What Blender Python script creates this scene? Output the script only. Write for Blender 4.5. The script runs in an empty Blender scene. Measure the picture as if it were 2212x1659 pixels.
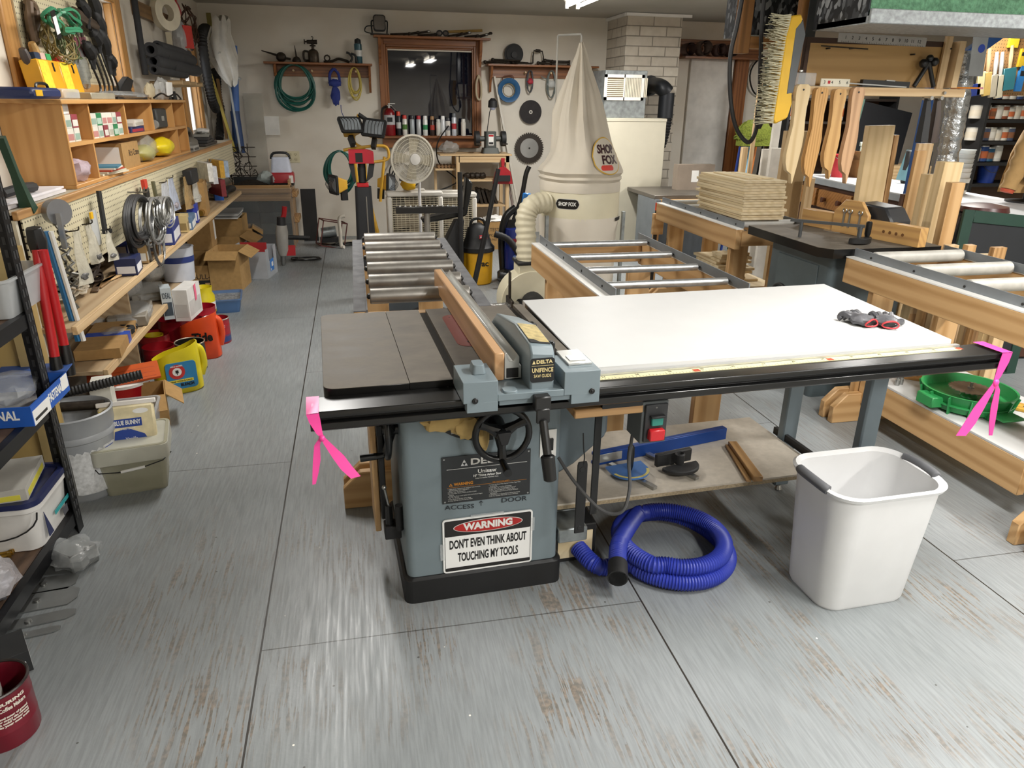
import bpy, math, random
from mathutils import Vector, Matrix, noise
PI = math.pi
SC = bpy.context.scene
COL = SC.collection
# ---------------------------------------------------------------- camera
CF, CYAW, CPIT, CROL, CH = 1551.2, 0.211966, 0.373347, 0.013344, 1.551
_f = Vector((math.sin(CYAW)*math.cos(CPIT), math.cos(CYAW)*math.cos(CPIT), -math.sin(CPIT)))
_r0 = Vector((math.cos(CYAW), -math.sin(CYAW), 0)); _u0 = _r0.cross(_f)
_r = _r0*math.cos(CROL)+_u0*math.sin(CROL); _u = -_r0*math.sin(CROL)+_u0*math.cos(CROL)
cd = bpy.data.cameras.new('camera'); cam = bpy.data.objects.new('camera', cd); COL.objects.link(cam)
cam.matrix_world = Matrix(((_r.x, _u.x, -_f.x, 0), (_r.y, _u.y, -_f.y, 0), (_r.z, _u.z, -_f.z, CH), (0, 0, 0, 1)))
cd.sensor_fit = 'HORIZONTAL'; cd.sensor_width = 36; cd.lens = 36*CF/2212; cd.clip_start = .05
SC.camera = cam
def U(px, py, z=None, y=None, x=None):
    d = _r*((px-1106)/CF)-_u*((py-829.5)/CF)+_f
    t = (z-CH)/d.z if z is not None else (y/d.y if y is not None else x/d.x)
    return Vector((0, 0, CH))+d*t
# ---------------------------------------------------------------- world, view, lights
w = bpy.data.worlds.new('daylight'); SC.world = w; w.use_nodes = True
w.node_tree.nodes['Background'].inputs[0].default_value = (.93, .97, 1, 1)
w.node_tree.nodes['Background'].inputs[1].default_value = 3.0
SC.view_settings.view_transform = 'Standard'; SC.view_settings.look = 'None'
SC.view_settings.exposure = 0.0; SC.view_settings.gamma = 1; SC.view_settings.use_curve_mapping = False
CEIL, YB, XL, XR, YF = 2.5, 9.1, -1.53, 8.2, -3.2
LIGHTS = [(2.13, 6.80, 66), (1.75, 1.2, 66), (4.2, 1.8, 95), (5.0, 5.8, 88), (1.5, -1.0, 85), (4.2, -1.2, 90), (-.25, 4.3, 42)]  # last one, by the left bench, is added out of view to brighten the walls
def tube_lamp(x, y, watts):
    l = bpy.data.lights.new('fluorescent_light', 'AREA'); l.shape = 'RECTANGLE'; l.size = .16; l.size_y = 1.18
    l.energy = watts; l.color = (1.0, .985, .955)
    o = bpy.data.objects.new('fluorescent_light', l); COL.objects.link(o); o.location = (x, y, CEIL-.135)
for _l in LIGHTS: tube_lamp(*_l)
# ---------------------------------------------------------------- helpers
def lin(h):
    o = []
    for i in (0, 2, 4):
        c = int(h[i:i+2], 16)/255
        o.append(c/12.92 if c <= .04045 else ((c+.055)/1.055)**2.4)
    return (*o, 1)
_mc = {}
def nn(t, typ, **kw):
    n = t.nodes.new('ShaderNode'+typ)
    for k, v in kw.items(): setattr(n, k, v)
    return n
def newmat(key, rough=.5, metal=0, alpha=1, spec=.5):
    m = bpy.data.materials.new(key); m.use_nodes = True; t = m.node_tree; b = t.nodes['Principled BSDF']
    b.inputs['Roughness'].default_value = rough; b.inputs['Metallic'].default_value = metal
    b.inputs['Alpha'].default_value = alpha; b.inputs['Specular IOR Level'].default_value = spec
    return m, t, b
def coords(t, scale=(1, 1, 1)):
    tc = nn(t, 'TexCoord'); mp = nn(t, 'Mapping'); oi = nn(t, 'ObjectInfo'); ad = nn(t, 'VectorMath', operation='MULTIPLY_ADD')
    ad.inputs[1].default_value = (1, 1, 1); t.links.new(tc.outputs['Object'], ad.inputs[0])
    mu = nn(t, 'Math', operation='MULTIPLY'); mu.inputs[1].default_value = 7.3
    t.links.new(oi.outputs['Random'], mu.inputs[0]); t.links.new(mu.outputs[0], ad.inputs[2])
    t.links.new(ad.outputs[0], mp.inputs['Vector']); mp.inputs['Scale'].default_value = scale
    return mp.outputs[0]
def ramp(t, src, stops):
    r = nn(t, 'ValToRGB'); e = r.color_ramp.elements
    while len(e) < len(stops): e.new(.5)
    for q, (p, c) in zip(e, stops): q.position = p; q.color = c if not isinstance(c, str) else lin(c)
    t.links.new(src, r.inputs[0]); return r.outputs[0]
def mt(c, rough=.5, metal=0, var=.12, sc=9, bump=0, alpha=1, spec=.5, emit=0):
    key = ('m', c, rough, metal, var, sc, bump, alpha, spec, emit)
    if key in _mc: return _mc[key]
    m, t, b = newmat('mat_'+c, rough, metal, alpha, spec); L = lin(c)
    n = nn(t, 'TexNoise'); n.inputs['Scale'].default_value = sc; n.inputs['Detail'].default_value = 4
    t.links.new(coords(t), n.inputs['Vector'])
    lo = tuple(x*(1-var) for x in L[:3])+(1,); hi = tuple(min(1, x*(1+var*.6)) for x in L[:3])+(1,)
    t.links.new(ramp(t, n.outputs[0], [(.3, lo), (.7, hi)]), b.inputs['Base Color'])
    if bump:
        bp = nn(t, 'Bump'); bp.inputs['Strength'].default_value = bump; bp.inputs['Distance'].default_value = .01
        t.links.new(n.outputs[0], bp.inputs['Height']); t.links.new(bp.outputs[0], b.inputs['Normal'])
    if emit:
        b.inputs['Emission Color'].default_value = L; b.inputs['Emission Strength'].default_value = emit
    _mc[key] = m; return m
def wood(c1, c2, ax='x', sc=1, rough=.45, ring=1):
    key = ('w', c1, c2, ax, sc, rough, ring)
    if key in _mc: return _mc[key]
    m, t, b = newmat('wood_'+c1, rough)
    s = {'x': (.7, 9, 9), 'y': (9, .7, 9), 'z': (9, 9, .7)}[ax]
    co = coords(t, tuple(q*sc for q in s))
    wv = nn(t, 'TexWave', wave_type='RINGS', rings_direction={'x': 'X', 'y': 'Y', 'z': 'Z'}[ax])
    wv.inputs['Scale'].default_value = 1.1*ring; wv.inputs['Distortion'].default_value = 6; wv.inputs['Detail'].default_value = 3; wv.inputs['Detail Scale'].default_value = .8
    n = nn(t, 'TexNoise'); n.inputs['Scale'].default_value = 5; n.inputs['Detail'].default_value = 6
    mx = nn(t, 'Mix'); mx.data_type = 'FLOAT'; mx.inputs[0].default_value = .55
    t.links.new(co, wv.inputs['Vector']); t.links.new(co, n.inputs['Vector'])
    t.links.new(wv.outputs['Fac'], mx.inputs[2]); t.links.new(n.outputs[0], mx.inputs[3])
    t.links.new(ramp(t, mx.outputs[0], [(.15, c2), (.6, c1), (.85, c1)]), b.inputs['Base Color'])
    bp = nn(t, 'Bump'); bp.inputs['Strength'].default_value = .08; bp.inputs['Distance'].default_value = .005
    t.links.new(mx.outputs[0], bp.inputs['Height']); t.links.new(bp.outputs[0], b.inputs['Normal'])
    _mc[key] = m; return m
_tc = {}
class MB:
    def __init__(s, mat=None):
        s.v = []; s.f = []; s.fm = []; s.mats = []; s.T = Matrix(); s.cur = 0
        if mat: s.use(mat)
    def use(s, mat):
        if mat not in s.mats: s.mats.append(mat)
        s.cur = s.mats.index(mat); return s
    def at(s, loc=(0, 0, 0), rot=(0, 0, 0), sc=None):
        a, b, c = rot
        s.T = Matrix.Translation(loc) @ (Matrix.Rotation(c, 4, 'Z') @ Matrix.Rotation(b, 4, 'Y') @ Matrix.Rotation(a, 4, 'X'))
        if sc: s.T = s.T @ Matrix.Diagonal((*sc, 1))
        return s
    def add(s, vs, fs):
        o = len(s.v); s.v += [tuple(s.T @ Vector(v)) for v in vs]
        s.f += [tuple(i+o for i in f) for f in fs]; s.fm += [s.cur]*len(fs); return s
    def box(s, x0, x1, y0, y1, z0, z1):
        return s.add([(x0, y0, z0), (x1, y0, z0), (x1, y1, z0), (x0, y1, z0), (x0, y0, z1), (x1, y0, z1), (x1, y1, z1), (x0, y1, z1)],
                     [(0, 3, 2, 1), (4, 5, 6, 7), (0, 1, 5, 4), (1, 2, 6, 5), (2, 3, 7, 6), (3, 0, 4, 7)])
    def bx(s, c, sz):
        return s.box(c[0]-sz[0]/2, c[0]+sz[0]/2, c[1]-sz[1]/2, c[1]+sz[1]/2, c[2]-sz[2]/2, c[2]+sz[2]/2)
    def loft(s, rings, caps=True, closed=False):
        n = len(rings[0]); vs = [p for r in rings for p in r]; fs = []; k = len(rings)
        for i in range(k if closed else k-1):
            a, b = i*n, ((i+1) % k)*n
            for j in range(n): fs.append((a+j, a+(j+1) % n, b+(j+1) % n, b+j))
        if caps and not closed: fs += [tuple(range(n-1, -1, -1)), tuple(range((k-1)*n, k*n))]
        return s.add(vs, fs)
    def cyl(s, p0, p1, r0, r1=None, n=16, caps=True):
        return s.tube([p0, p1], r0, n, rr=[r0, r0 if r1 is None else r1], caps=caps)
    def tube(s, pts, r, n=8, closed=False, rr=None, caps=True):
        pts = [Vector(p) for p in pts]; k = len(pts); up = None; rings = []
        for i, p in enumerate(pts):
            if closed: d = pts[(i+1) % k]-pts[i-1]
            else: d = pts[min(i+1, k-1)]-pts[max(i-1, 0)]
            if d.length < 1e-9: d = Vector((0, 0, 1))
            d.normalize()
            if up is None: up = d.orthogonal().normalized()
            up = (up-d*up.dot(d))
            up = up.normalized() if up.length > 1e-6 else d.orthogonal().normalized()
            q = d.cross(up); R = rr[i] if rr else r
            rings.append([p+(up*math.cos(2*PI*j/n)+q*math.sin(2*PI*j/n))*R for j in range(n)])
        return s.loft(rings, caps, closed)
    def lathe(s, prof, n=24, c=(0, 0, 0), sx=1, sy=1, caps=True):
        return s.loft([[(c[0]+r*sx*math.cos(2*PI*j/n), c[1]+r*sy*math.sin(2*PI*j/n), c[2]+z) for j in range(n)] for r, z in prof], caps)
    def rbox(s, levels, n=5, c=(0, 0)):
        """rounded-rect loft: levels = (halfx, halfy, radius, z)"""
        R = []
        for hx, hy, r, z in levels:
            ring = []
            for k, (sx, sy) in enumerate(((1, 1), (-1, 1), (-1, -1), (1, -1))):
                for j in range(n+1):
                    a = PI/2*(k+j/n); ring.append((c[0]+sx*(hx-r)+r*math.cos(a), c[1]+sy*(hy-r)+r*math.sin(a), z))
            R.append(ring)
        return s.loft(R)
    def prism(s, poly, d0, d1, plane='xy'):
        f = {'xy': lambda a, b, d: (a, b, d), 'xz': lambda a, b, d: (a, d, b), 'yz': lambda a, b, d: (d, a, b)}[plane]
        return s.loft([[f(a, b, d0) for a, b in poly], [f(a, b, d1) for a, b in poly]])
    def sphere(s, c, r, n=12, m=8, sc=(1, 1, 1)):
        R = [[(c[0]+r*sc[0]*math.sin(PI*i/m)*math.cos(2*PI*j/n), c[1]+r*sc[1]*math.sin(PI*i/m)*math.sin(2*PI*j/n), c[2]-r*sc[2]*math.cos(PI*i/m)) for j in range(n)] for i in range(1, m)]
        return s.loft(R)
    def blob(s, c, sz, seed=0, amp=.25, n=16, m=10, fq=2.2):
        R = []
        for i in range(m+1):
            th = PI*(i+.02)/(m+.04); ring = []
            for j in range(n):
                d = Vector((math.sin(th)*math.cos(2*PI*j/n), math.sin(th)*math.sin(2*PI*j/n), -math.cos(th)))
                k = 1+amp*(noise.noise(d*fq+Vector((seed*3.1, seed, 1.7)))+.5*noise.noise(d*fq*2.7+Vector((seed, 5, seed*2))))
                ring.append((c[0]+d.x*k*sz[0]/2, c[1]+d.y*k*sz[1]/2, max(c[2]+d.z*k*sz[2]/2, c[2]-sz[2]/2)))
            R.append(ring)
        return s.loft(R)
    def text(s, body, size, loc, rot=(PI/2, 0, 0), align='CENTER', ext=.0006, bold=0, wid=None, sx=1):
        cu = bpy.data.curves.new('t', 'FONT'); cu.body = body; cu.size = size; cu.align_x = align; cu.align_y = 'CENTER'; cu.extrude = ext; cu.offset = bold; cu.resolution_u = 3
        o = bpy.data.objects.new('t', cu); COL.objects.link(o)
        me = bpy.data.meshes.new_from_object(o.evaluated_get(bpy.context.evaluated_depsgraph_get()))
        vs = [Vector(v.co) for v in me.vertices]; fs = [tuple(p.vertices) for p in me.polygons]
        bpy.data.objects.remove(o); bpy.data.curves.remove(cu); bpy.data.meshes.remove(me)
        if not vs: return s
        k = sx
        if wid: ww = max(v.x for v in vs)-min(v.x for v in vs); k = wid/ww
        a, b, c = rot
        M = Matrix.Translation(loc) @ (Matrix.Rotation(c, 4, 'Z') @ Matrix.Rotation(b, 4, 'Y') @ Matrix.Rotation(a, 4, 'X')) @ Matrix.Diagonal((k, 1, 1, 1))
        return s.add([M @ v for v in vs], fs)
    def mesh(s, name):
        me = bpy.data.meshes.new(name); me.from_pydata(s.v, [], s.f)
        for m in s.mats: me.materials.append(m)
        me.polygons.foreach_set('material_index', s.fm); me.polygons.foreach_set('use_smooth', [True]*len(s.f))
        me.update(); me.set_sharp_from_angle(angle=.7); return me
def props(o, label, cat, group=None, kind=None):
    if label: o['label'] = label
    if cat: o['category'] = cat
    if group: o['group'] = group
    if kind: o['kind'] = kind
def part(name, mb, parent=None, loc=(0, 0, 0), rot=(0, 0, 0), bev=0, label=None, kind=None, bs=1):
    o = bpy.data.objects.new(name, mb.mesh(name)); COL.objects.link(o); o.location = loc; o.rotation_euler = rot
    if parent: o.parent = parent
    if bev:
        b = o.modifiers.new('bevel', 'BEVEL'); b.width = bev; b.segments = bs; b.limit_method = 'ANGLE'; b.angle_limit = .8
    props(o, label, None, None, kind); return o
def solo(name, mb, label, cat, loc=(0, 0, 0), rot=(0, 0, 0), group=None, bev=0, kind=None):
    o = part(name, mb, None, loc, rot, bev); props(o, label, cat, group, kind); return o
def thing(name, label, cat, loc=(0, 0, 0), rot=(0, 0, 0), group=None):
    o = bpy.data.objects.new(name, None); COL.objects.link(o); o.location = loc; o.rotation_euler = rot
    o.empty_display_size = .05; props(o, label, cat, group); return o
def struct(name, mb, **kw): return part(name, mb, kind='structure', **kw)
def dup(src, loc, rot=None, label=None, group=None, scale=None):
    r = src.copy(); COL.objects.link(r); r.location = loc
    if rot is not None: r.rotation_euler = rot
    if label: r['label'] = label
    if group: r['group'] = group
    if scale: r.scale = scale
    for ch in src.children:
        c = ch.copy(); COL.objects.link(c); c.parent = r
        for g in ch.children:
            d = g.copy(); COL.objects.link(d); d.parent = c
    return r
def recolor(o, i, mat):
    """give a copied object its own mesh with one material slot changed"""
    o.data = o.data.copy(); o.data.materials[i] = mat
def spline(pts, n=8, closed=False):
    """Catmull-Rom through pts"""
    P = [Vector(p) for p in pts]; k = len(P); out = []
    for i in range(k if closed else k-1):
        if closed: a, b, c, d = P[i-1], P[i], P[(i+1) % k], P[(i+2) % k]
        else: a, b, c, d = P[max(i-1, 0)], P[i], P[i+1], P[min(i+2, k-1)]
        for j in range(n):
            t = j/n; out.append(.5*((2*b)+(c-a)*t+(2*a-5*b+4*c-d)*t*t+(3*b-a-3*c+d)*t**3))
    if not closed: out.append(P[-1])
    return out
# common materials
BLACK = mt('141414', .35); BLACKM = mt('1c1c1d', .6); RUBBER = mt('19191a', .75); STEEL = mt('a9a9a6', .33, .9); GALV = mt('9aa0a1', .42, .75, var=.3, sc=22)
DARKM = mt('3a3a3a', .4, .7); WHITE = mt('e9e8e4', .45, var=.04); CREAM = mt('d8d0b2', .45, var=.05); DGREY = mt('4a4b4d', .55); GREY = mt('8b8d8e', .5); RED = mt('b3161f', .38); YELL = mt('e6b31c', .4); BLUE = mt('1f3f9c', .4)
CARD = mt('a5814f', .85, var=.12, sc=30); CARDD = mt('7d6038', .85, var=.12, sc=30); CLEAR = mt('dfe3e4', .12, alpha=.3, bump=.8, sc=30); CLEAR2 = mt('d5d8d6', .3, alpha=.5); BRASS = mt('b08a3c', .35, .9); IRON = mt('3a332c', .55, .6, var=.4, sc=40, bump=.2)
PINE = lambda ax='y': wood('d0b389', 'b8966a', ax, 1, .5); FIR = lambda ax='y': wood('c6a070', 'a8804f', ax, .8, .5, .8); OAK = lambda ax='x': wood('b08a5c', '8c6840', ax, 1.4, .4); TRIM = lambda ax='z': wood('8f5a30', '6a3c1c', ax, 1.2, .4); PLY = lambda ax='x': wood('e4d3b0', 'd3bf96', ax, .6, .55); HONEY = lambda ax='z': wood('cc9a5e', 'b98549', ax, .8, .38)
# ================================================================ STRUCTURE
def floor_mat():
    m, t, b = newmat('painted_plywood_floor', .42)
    tc = nn(t, 'TexCoord'); sp = nn(t, 'SeparateXYZ'); t.links.new(tc.outputs['Object'], sp.inputs[0])
    def M(op, a, bb=None, c=None):
        n = nn(t, 'Math', operation=op)
        for i, q in enumerate((a, bb, c)):
            if q is None: continue
            if isinstance(q, (int, float)): n.inputs[i].default_value = q
            else: t.links.new(q, n.inputs[i])
        return n.outputs[0]
    u = M('DIVIDE', M('ADD', sp.outputs[0], .369+1.219*20), 1.219)
    par = M('MODULO', M('FLOOR', u), 2.0)
    fx = M('ABSOLUTE', M('SUBTRACT', M('FRACT', M('ADD', u, .5)), .5))
    lx = M('LESS_THAN', fx, .0024)
    v = M('DIVIDE', M('ADD', M('SUBTRACT', sp.outputs[1], 1.841), M('MULTIPLY_ADD', par, -1.247, 24.38)), 2.438)
    fy = M('ABSOLUTE', M('SUBTRACT', M('FRACT', M('ADD', v, .5)), .5))
    ly = M('LESS_THAN', fy, .0009)
    seam = M('MAXIMUM', lx, M('MULTIPLY', ly, .7))
    def nz(sc, vec, det=5, rg=.55):
        mp = nn(t, 'Mapping'); mp.inputs['Scale'].default_value = vec; t.links.new(tc.outputs['Object'], mp.inputs['Vector'])
        n = nn(t, 'TexNoise'); n.inputs['Scale'].default_value = sc; n.inputs['Detail'].default_value = det; n.inputs['Roughness'].default_value = rg; t.links.new(mp.outputs[0], n.inputs['Vector']); return n.outputs[0]
    streak = nz(1, (90, 5, 1)); patch = nz(1.6, (1.6, 1, 1), 3); fine = nz(60, (1, 1, 1)); big = nz(.8, (1, 1, 1), 2)
    base = ramp(t, big, [(.3, '7f8485'), (.7, '979b9d')])
    wear = M('MULTIPLY', M('GREATER_THAN', streak, .535), M('MULTIPLY_ADD', patch, 6, -2.75)); wc = nn(t, 'Clamp'); t.links.new(wear, wc.inputs[0])
    # wear is heavier where people stand, in front of the saw
    yy = nn(t, 'MapRange'); yy.inputs[1].default_value = 3.6; yy.inputs[2].default_value = 1.2; t.links.new(sp.outputs[1], yy.inputs[0])
    wr = M('MULTIPLY', wc.outputs[0], M('MULTIPLY_ADD', yy.outputs[0], .85, .06))
    def mix(f, a, bcol, mode='MIX'):
        x = nn(t, 'Mix', data_type='RGBA', blend_type=mode)
        if isinstance(f, float): x.inputs[0].default_value = f
        else: t.links.new(f, x.inputs[0])
        t.links.new(a, x.inputs[6])
        if isinstance(bcol, str): x.inputs[7].default_value = lin(bcol)
        else: t.links.new(bcol, x.inputs[7])
        return x.outputs[2]
    wcol = ramp(t, fine, [(.4, '5d5345'), (.62, '8d7a66')])
    c = mix(wr, base, wcol)
    gr = ramp(t, nz(1, (140, 8, 1)), [(.38, (.72, .72, .72, 1)), (.6, (1.08, 1.08, 1.08, 1))])
    c = mix(.5, c, gr, 'MULTIPLY')
    spk = nn(t, 'TexVoronoi'); spk.inputs['Scale'].default_value = 9; t.links.new(tc.outputs['Object'], spk.inputs['Vector'])
    c = mix(M('MULTIPLY', M('LESS_THAN', spk.outputs['Distance'], .035), .75), c, '3d3a35')
    sp2 = nn(t, 'TexVoronoi'); sp2.inputs['Scale'].default_value = 6.3; t.links.new(tc.outputs['Object'], sp2.inputs['Vector'])
    c = mix(M('LESS_THAN', sp2.outputs['Distance'], .02), c, 'e8e4da')
    c = mix(seam, c, '2b2621')
    t.links.new(c, b.inputs['Base Color'])
    t.links.new(ramp(t, streak, [(.3, (.3, .3, .3, 1)), (.7, (.55, .55, .55, 1))]), b.inputs['Roughness'])
    bp = nn(t, 'Bump'); bp.inputs['Strength'].default_value = .1; bp.inputs['Distance'].default_value = .004
    t.links.new(M('SUBTRACT', M('MULTIPLY_ADD', streak, .5, fine), M('MULTIPLY', seam, 2)), bp.inputs['Height']); t.links.new(bp.outputs[0], b.inputs['Normal'])
    return m
def plaster(c1, c2, sc=1.3):
    m, t, b = newmat('wall_'+c1, .8)
    n = nn(t, 'TexNoise'); n.inputs['Scale'].default_value = sc; n.inputs['Detail'].default_value = 5
    t.links.new(coords(t, (1, 1, 1.6)), n.inputs['Vector'])
    t.links.new(ramp(t, n.outputs[0], [(.3, c2), (.65, c1)]), b.inputs['Base Color'])
    n2 = nn(t, 'TexNoise'); n2.inputs['Scale'].default_value = 60; bp = nn(t, 'Bump'); bp.inputs['Strength'].default_value = .15; bp.inputs['Distance'].default_value = .004
    t.links.new(n2.outputs[0], bp.inputs['Height']); t.links.new(bp.outputs[0], b.inputs['Normal']); return m
WALL = plaster('e2dcd0', 'd3cabb'); CEILM = plaster('b5b0a6', 'aaa598')
struct('floor', MB(floor_mat()).box(XL-.1, XR+.1, YF-.1, YB+.1, -.06, 0))
struct('ceiling', MB(CEILM).box(XL-.1, XR+.1, YF-.1, YB+.1, CEIL, CEIL+.06))
# back wall with the dark interior window
WX0, WX1, WZ0, WZ1 = .45, 1.43, 1.175, 2.09
wb = MB(WALL).box(XL-.1, WX0, YB, YB+.1, 0, CEIL).box(WX1, XR+.1, YB, YB+.1, 0, CEIL).box(WX0, WX1, YB, YB+.1, 0, WZ0).box(WX0, WX1, YB, YB+.1, WZ1, CEIL)
struct('wall_back', wb)
struct('wall_front', MB(WALL).box(XL-.1, XR+.1, YF-.1, YF, 0, CEIL))
struct('wall_right', MB(WALL).box(XR, XR+.1, YF-.1, YB+.1, 0, CEIL))
# left wall with two window openings
LW = [(4.15, 5.86, 1.62, 2.14), (7.85, 8.45, 1.2, 1.95)]
wl = MB(WALL); yy = YF-.1
for y0, y1, z0, z1 in LW:
    wl.box(XL-.1, XL, yy, y0, 0, CEIL).box(XL-.1, XL, y0, y1, 0, z0).box(XL-.1, XL, y0, y1, z1, CEIL); yy = y1
wl.box(XL-.1, XL, yy, YB+.1, 0, CEIL); struct('wall_left', wl)
GLASS = mt('e8eef0', .03, alpha=.12, spec=.6)
for i, (y0, y1, z0, z1) in enumerate(LW):
    T_ = HONEY('y'); Z_ = HONEY('z')
    w_ = thing(f'window_{i+1}', None, None); w_['kind'] = 'structure'
    part('window_frame', MB(WHITE).box(XL-.09, XL-.05, y0, y0+.05, z0, z1).box(XL-.09, XL-.05, y1-.05, y1, z0, z1).box(XL-.09, XL-.05, y0+.05, y1-.05, z0, z0+.05).box(XL-.09, XL-.05, y0+.05, y1-.05, z1-.05, z1), w_)
    part('pane', MB(GLASS).box(XL-.075, XL-.07, y0+.05, y1-.05, z0+.05, z1-.05), w_)
    part('casing', MB(Z_).box(XL, XL+.025, y0-.13, y0, z0-.1, z1+.12).box(XL, XL+.025, y1, y1+.13, z0-.1, z1+.12).use(T_).box(XL, XL+.025, y0, y1, z1, z1+.12).box(XL, XL+.06, y0, y1, z0-.06, z0)
         .use(Z_).box(XL-.05, XL, y1-.012, y1, z0, z1).box(XL-.05, XL, y0, y0+.012, z0, z1), w_, bev=.006)
# back window
w_ = thing('window_3', None, None); w_['kind'] = 'structure'
fr = MB(TRIM('z')); fw = .1
for k, (d, e) in enumerate(((.045, .0), (.03, .055), (.015, .085))):   # stepped moulding
    a0, a1, b0, b1 = WX0-fw+e, WX1+fw-e, WZ0-fw+e-.02, WZ1+fw-e+.02
    q = .03 if k < 2 else .02
    wdt = .06 if k == 0 else q
    fr.use(TRIM('z')).box(a0, a0+wdt, YB-d, YB, b0, b1).box(a1-wdt, a1, YB-d, YB, b0, b1)
    fr.use(TRIM('x')).box(a0+wdt, a1-wdt, YB-d, YB, b0, b0+wdt).box(a0+wdt, a1-wdt, YB-d, YB, b1-wdt, b1)
part('casing', fr, w_, bev=.004)
UNLIT_ROOM = newmat('unlit_room_pane', .02, 0, 1, .5)  # gloss pane; darkness of the unlit room beyond is put into its colour
UNLIT_ROOM[2].inputs['Base Color'].default_value = (.006, .007, .014, 1); UNLIT_ROOM[2].inputs['Coat Weight'].default_value = .1; UNLIT_ROOM[2].inputs['Coat Roughness'].default_value = .01; UNLIT_ROOM[2].inputs['IOR'].default_value = 1.6
part('pane', MB(UNLIT_ROOM[0]).box(WX0, WX1, YB+.02, YB+.03, WZ0, WZ1), w_)
part('backing', MB(BLACK).box(WX0-.02, WX1+.02, YB+.1, YB+.12, WZ0-.02, WZ1+.02), w_)
part('sill_shelf', MB(TRIM('x')).box(WX0-.1, WX1+.06, YB-.15, YB-.046, WZ0-.03, WZ0).box(WX0-.1, WX1+.06, YB-.075, YB-.046, WZ0-.14, WZ0-.03), w_, bev=.004)
part('head_shelf', MB(TRIM('x')).box(WX0-.15, WX1+.19, YB-.17, YB-.046, WZ1+.12, WZ1+.145), w_, bev=.004)
for x in (WX0-.1, WX1+.07):
    part('bracket', MB(TRIM('z')).prism([(YB-.046, WZ1+.12), (YB-.15, WZ1+.12), (YB-.12, WZ1), (YB-.06, WZ1-.1), (YB-.046, WZ1-.16)], x, x+.03, 'yz'), w_)
# brick chimney
def brick_mat():
    m, t, b = newmat('painted_brick', .8); tc = nn(t, 'TexCoord'); sp = nn(t, 'SeparateXYZ'); t.links.new(tc.outputs['Object'], sp.inputs[0])
    cb = nn(t, 'CombineXYZ'); ad = nn(t, 'Math', operation='ADD'); t.links.new(sp.outputs[0], ad.inputs[0]); t.links.new(sp.outputs[1], ad.inputs[1])
    t.links.new(ad.outputs[0], cb.inputs[0]); t.links.new(sp.outputs[2], cb.inputs[1])
    br = nn(t, 'TexBrick'); br.inputs['Scale'].default_value = 1; br.inputs['Brick Width'].default_value = .32; br.inputs['Row Height'].default_value = .103; br.inputs['Mortar Size'].default_value = .006; br.inputs['Mortar Smooth'].default_value = .2
    br.inputs['Color1'].default_value = lin('cfc7b9'); br.inputs['Color2'].default_value = lin('bdb4a6'); br.inputs['Mortar'].default_value = lin('8d867b')
    t.links.new(cb.outputs[0], br.inputs['Vector']); n = nn(t, 'TexNoise'); n.inputs['Scale'].default_value = 14; t.links.new(tc.outputs['Object'], n.inputs['Vector'])
    mx = nn(t, 'Mix', data_type='RGBA', blend_type='MULTIPLY'); mx.inputs[0].default_value = .5; t.links.new(br.outputs[0], mx.inputs[6]); t.links.new(ramp(t, n.outputs[0], [(.3, (.75, .73, .7, 1)), (.7, (1, 1, 1, 1))]), mx.inputs[7]); t.links.new(mx.outputs[2], b.inputs['Base Color'])
    bp = nn(t, 'Bump'); bp.inputs['Strength'].default_value = .7; bp.inputs['Distance'].default_value = .01; bp.invert = True; t.links.new(br.outputs['Fac'], bp.inputs['Height']); t.links.new(bp.outputs[0], b.inputs['Normal']); return m
CX0, CX1, CY0 = 3.07, 3.73, 8.45
ch = struct('wall_chimney', MB(brick_mat()).box(CX0, CX1, CY0, YB-.001, 0, CEIL-.03))
struct('trim_1', MB(WHITE).box(CX0-.02, CX1+.1, CY0-.03, CY0, CEIL-.035, CEIL-.005).box(CX0-.03, CX0-.001, CY0, YB-.001, CEIL-.035, CEIL-.005))
# white door with its casing, right of the chimney
d0, d1 = U(1478, 300, y=9.05).x, U(1568, 300, y=9.05).x
dz = U(1520, 125, y=9.05).z
dr = struct('door_1', MB(mt('d6d2cb', .6)).box(d0, d1, YB-.045, YB-.002, .02, dz), bev=.004)
struct('trim_2', MB(TRIM('z')).box(d1+.02, d1+.2, YB-.06, YB-.001, 0, dz).use(TRIM('x')).box(d0, d1+.02, YB-.03, YB-.001, dz+.001, dz+.02), bev=.005)
# fluorescent fixtures
def fixture():
    r = thing('ceiling_light', None, 'ceiling light')
    part('housing', MB(WHITE).prism([(-.11, 0), (.11, 0), (.07, -.05), (.03, -.06), (-.03, -.06), (-.07, -.05)], -.62, .62, 'xz'), r)
    for s in (-1, 1):
        part('tube', MB(mt('fff6e6', .3, emit=14)).cyl((s*.055, -.585, -.085), (s*.055, .585, -.085), .016), r)
        for e in (-.6, .6): part('lamp_holder', MB(WHITE).bx((s*.055, e, -.075), (.03, .03, .07)), r)
    return r
f0 = fixture()
names = ['long white twin tube ceiling light above the dust collector bag', 'white twin tube ceiling light above the table saw']
for i, (x, y, w_) in enumerate(LIGHTS):
    if i == 0: f0.location = (x, y, CEIL); f0['label'] = names[0]
    else: dup(f0, (x, y, CEIL), label=f'white twin tube ceiling light ' + ['', 'over the table saw', 'over the roller table with the green tub', 'over the grey counter', 'behind the camera on the left', 'behind the camera on the right', 'added unseen over the aisle by the left bench'][i])
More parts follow.
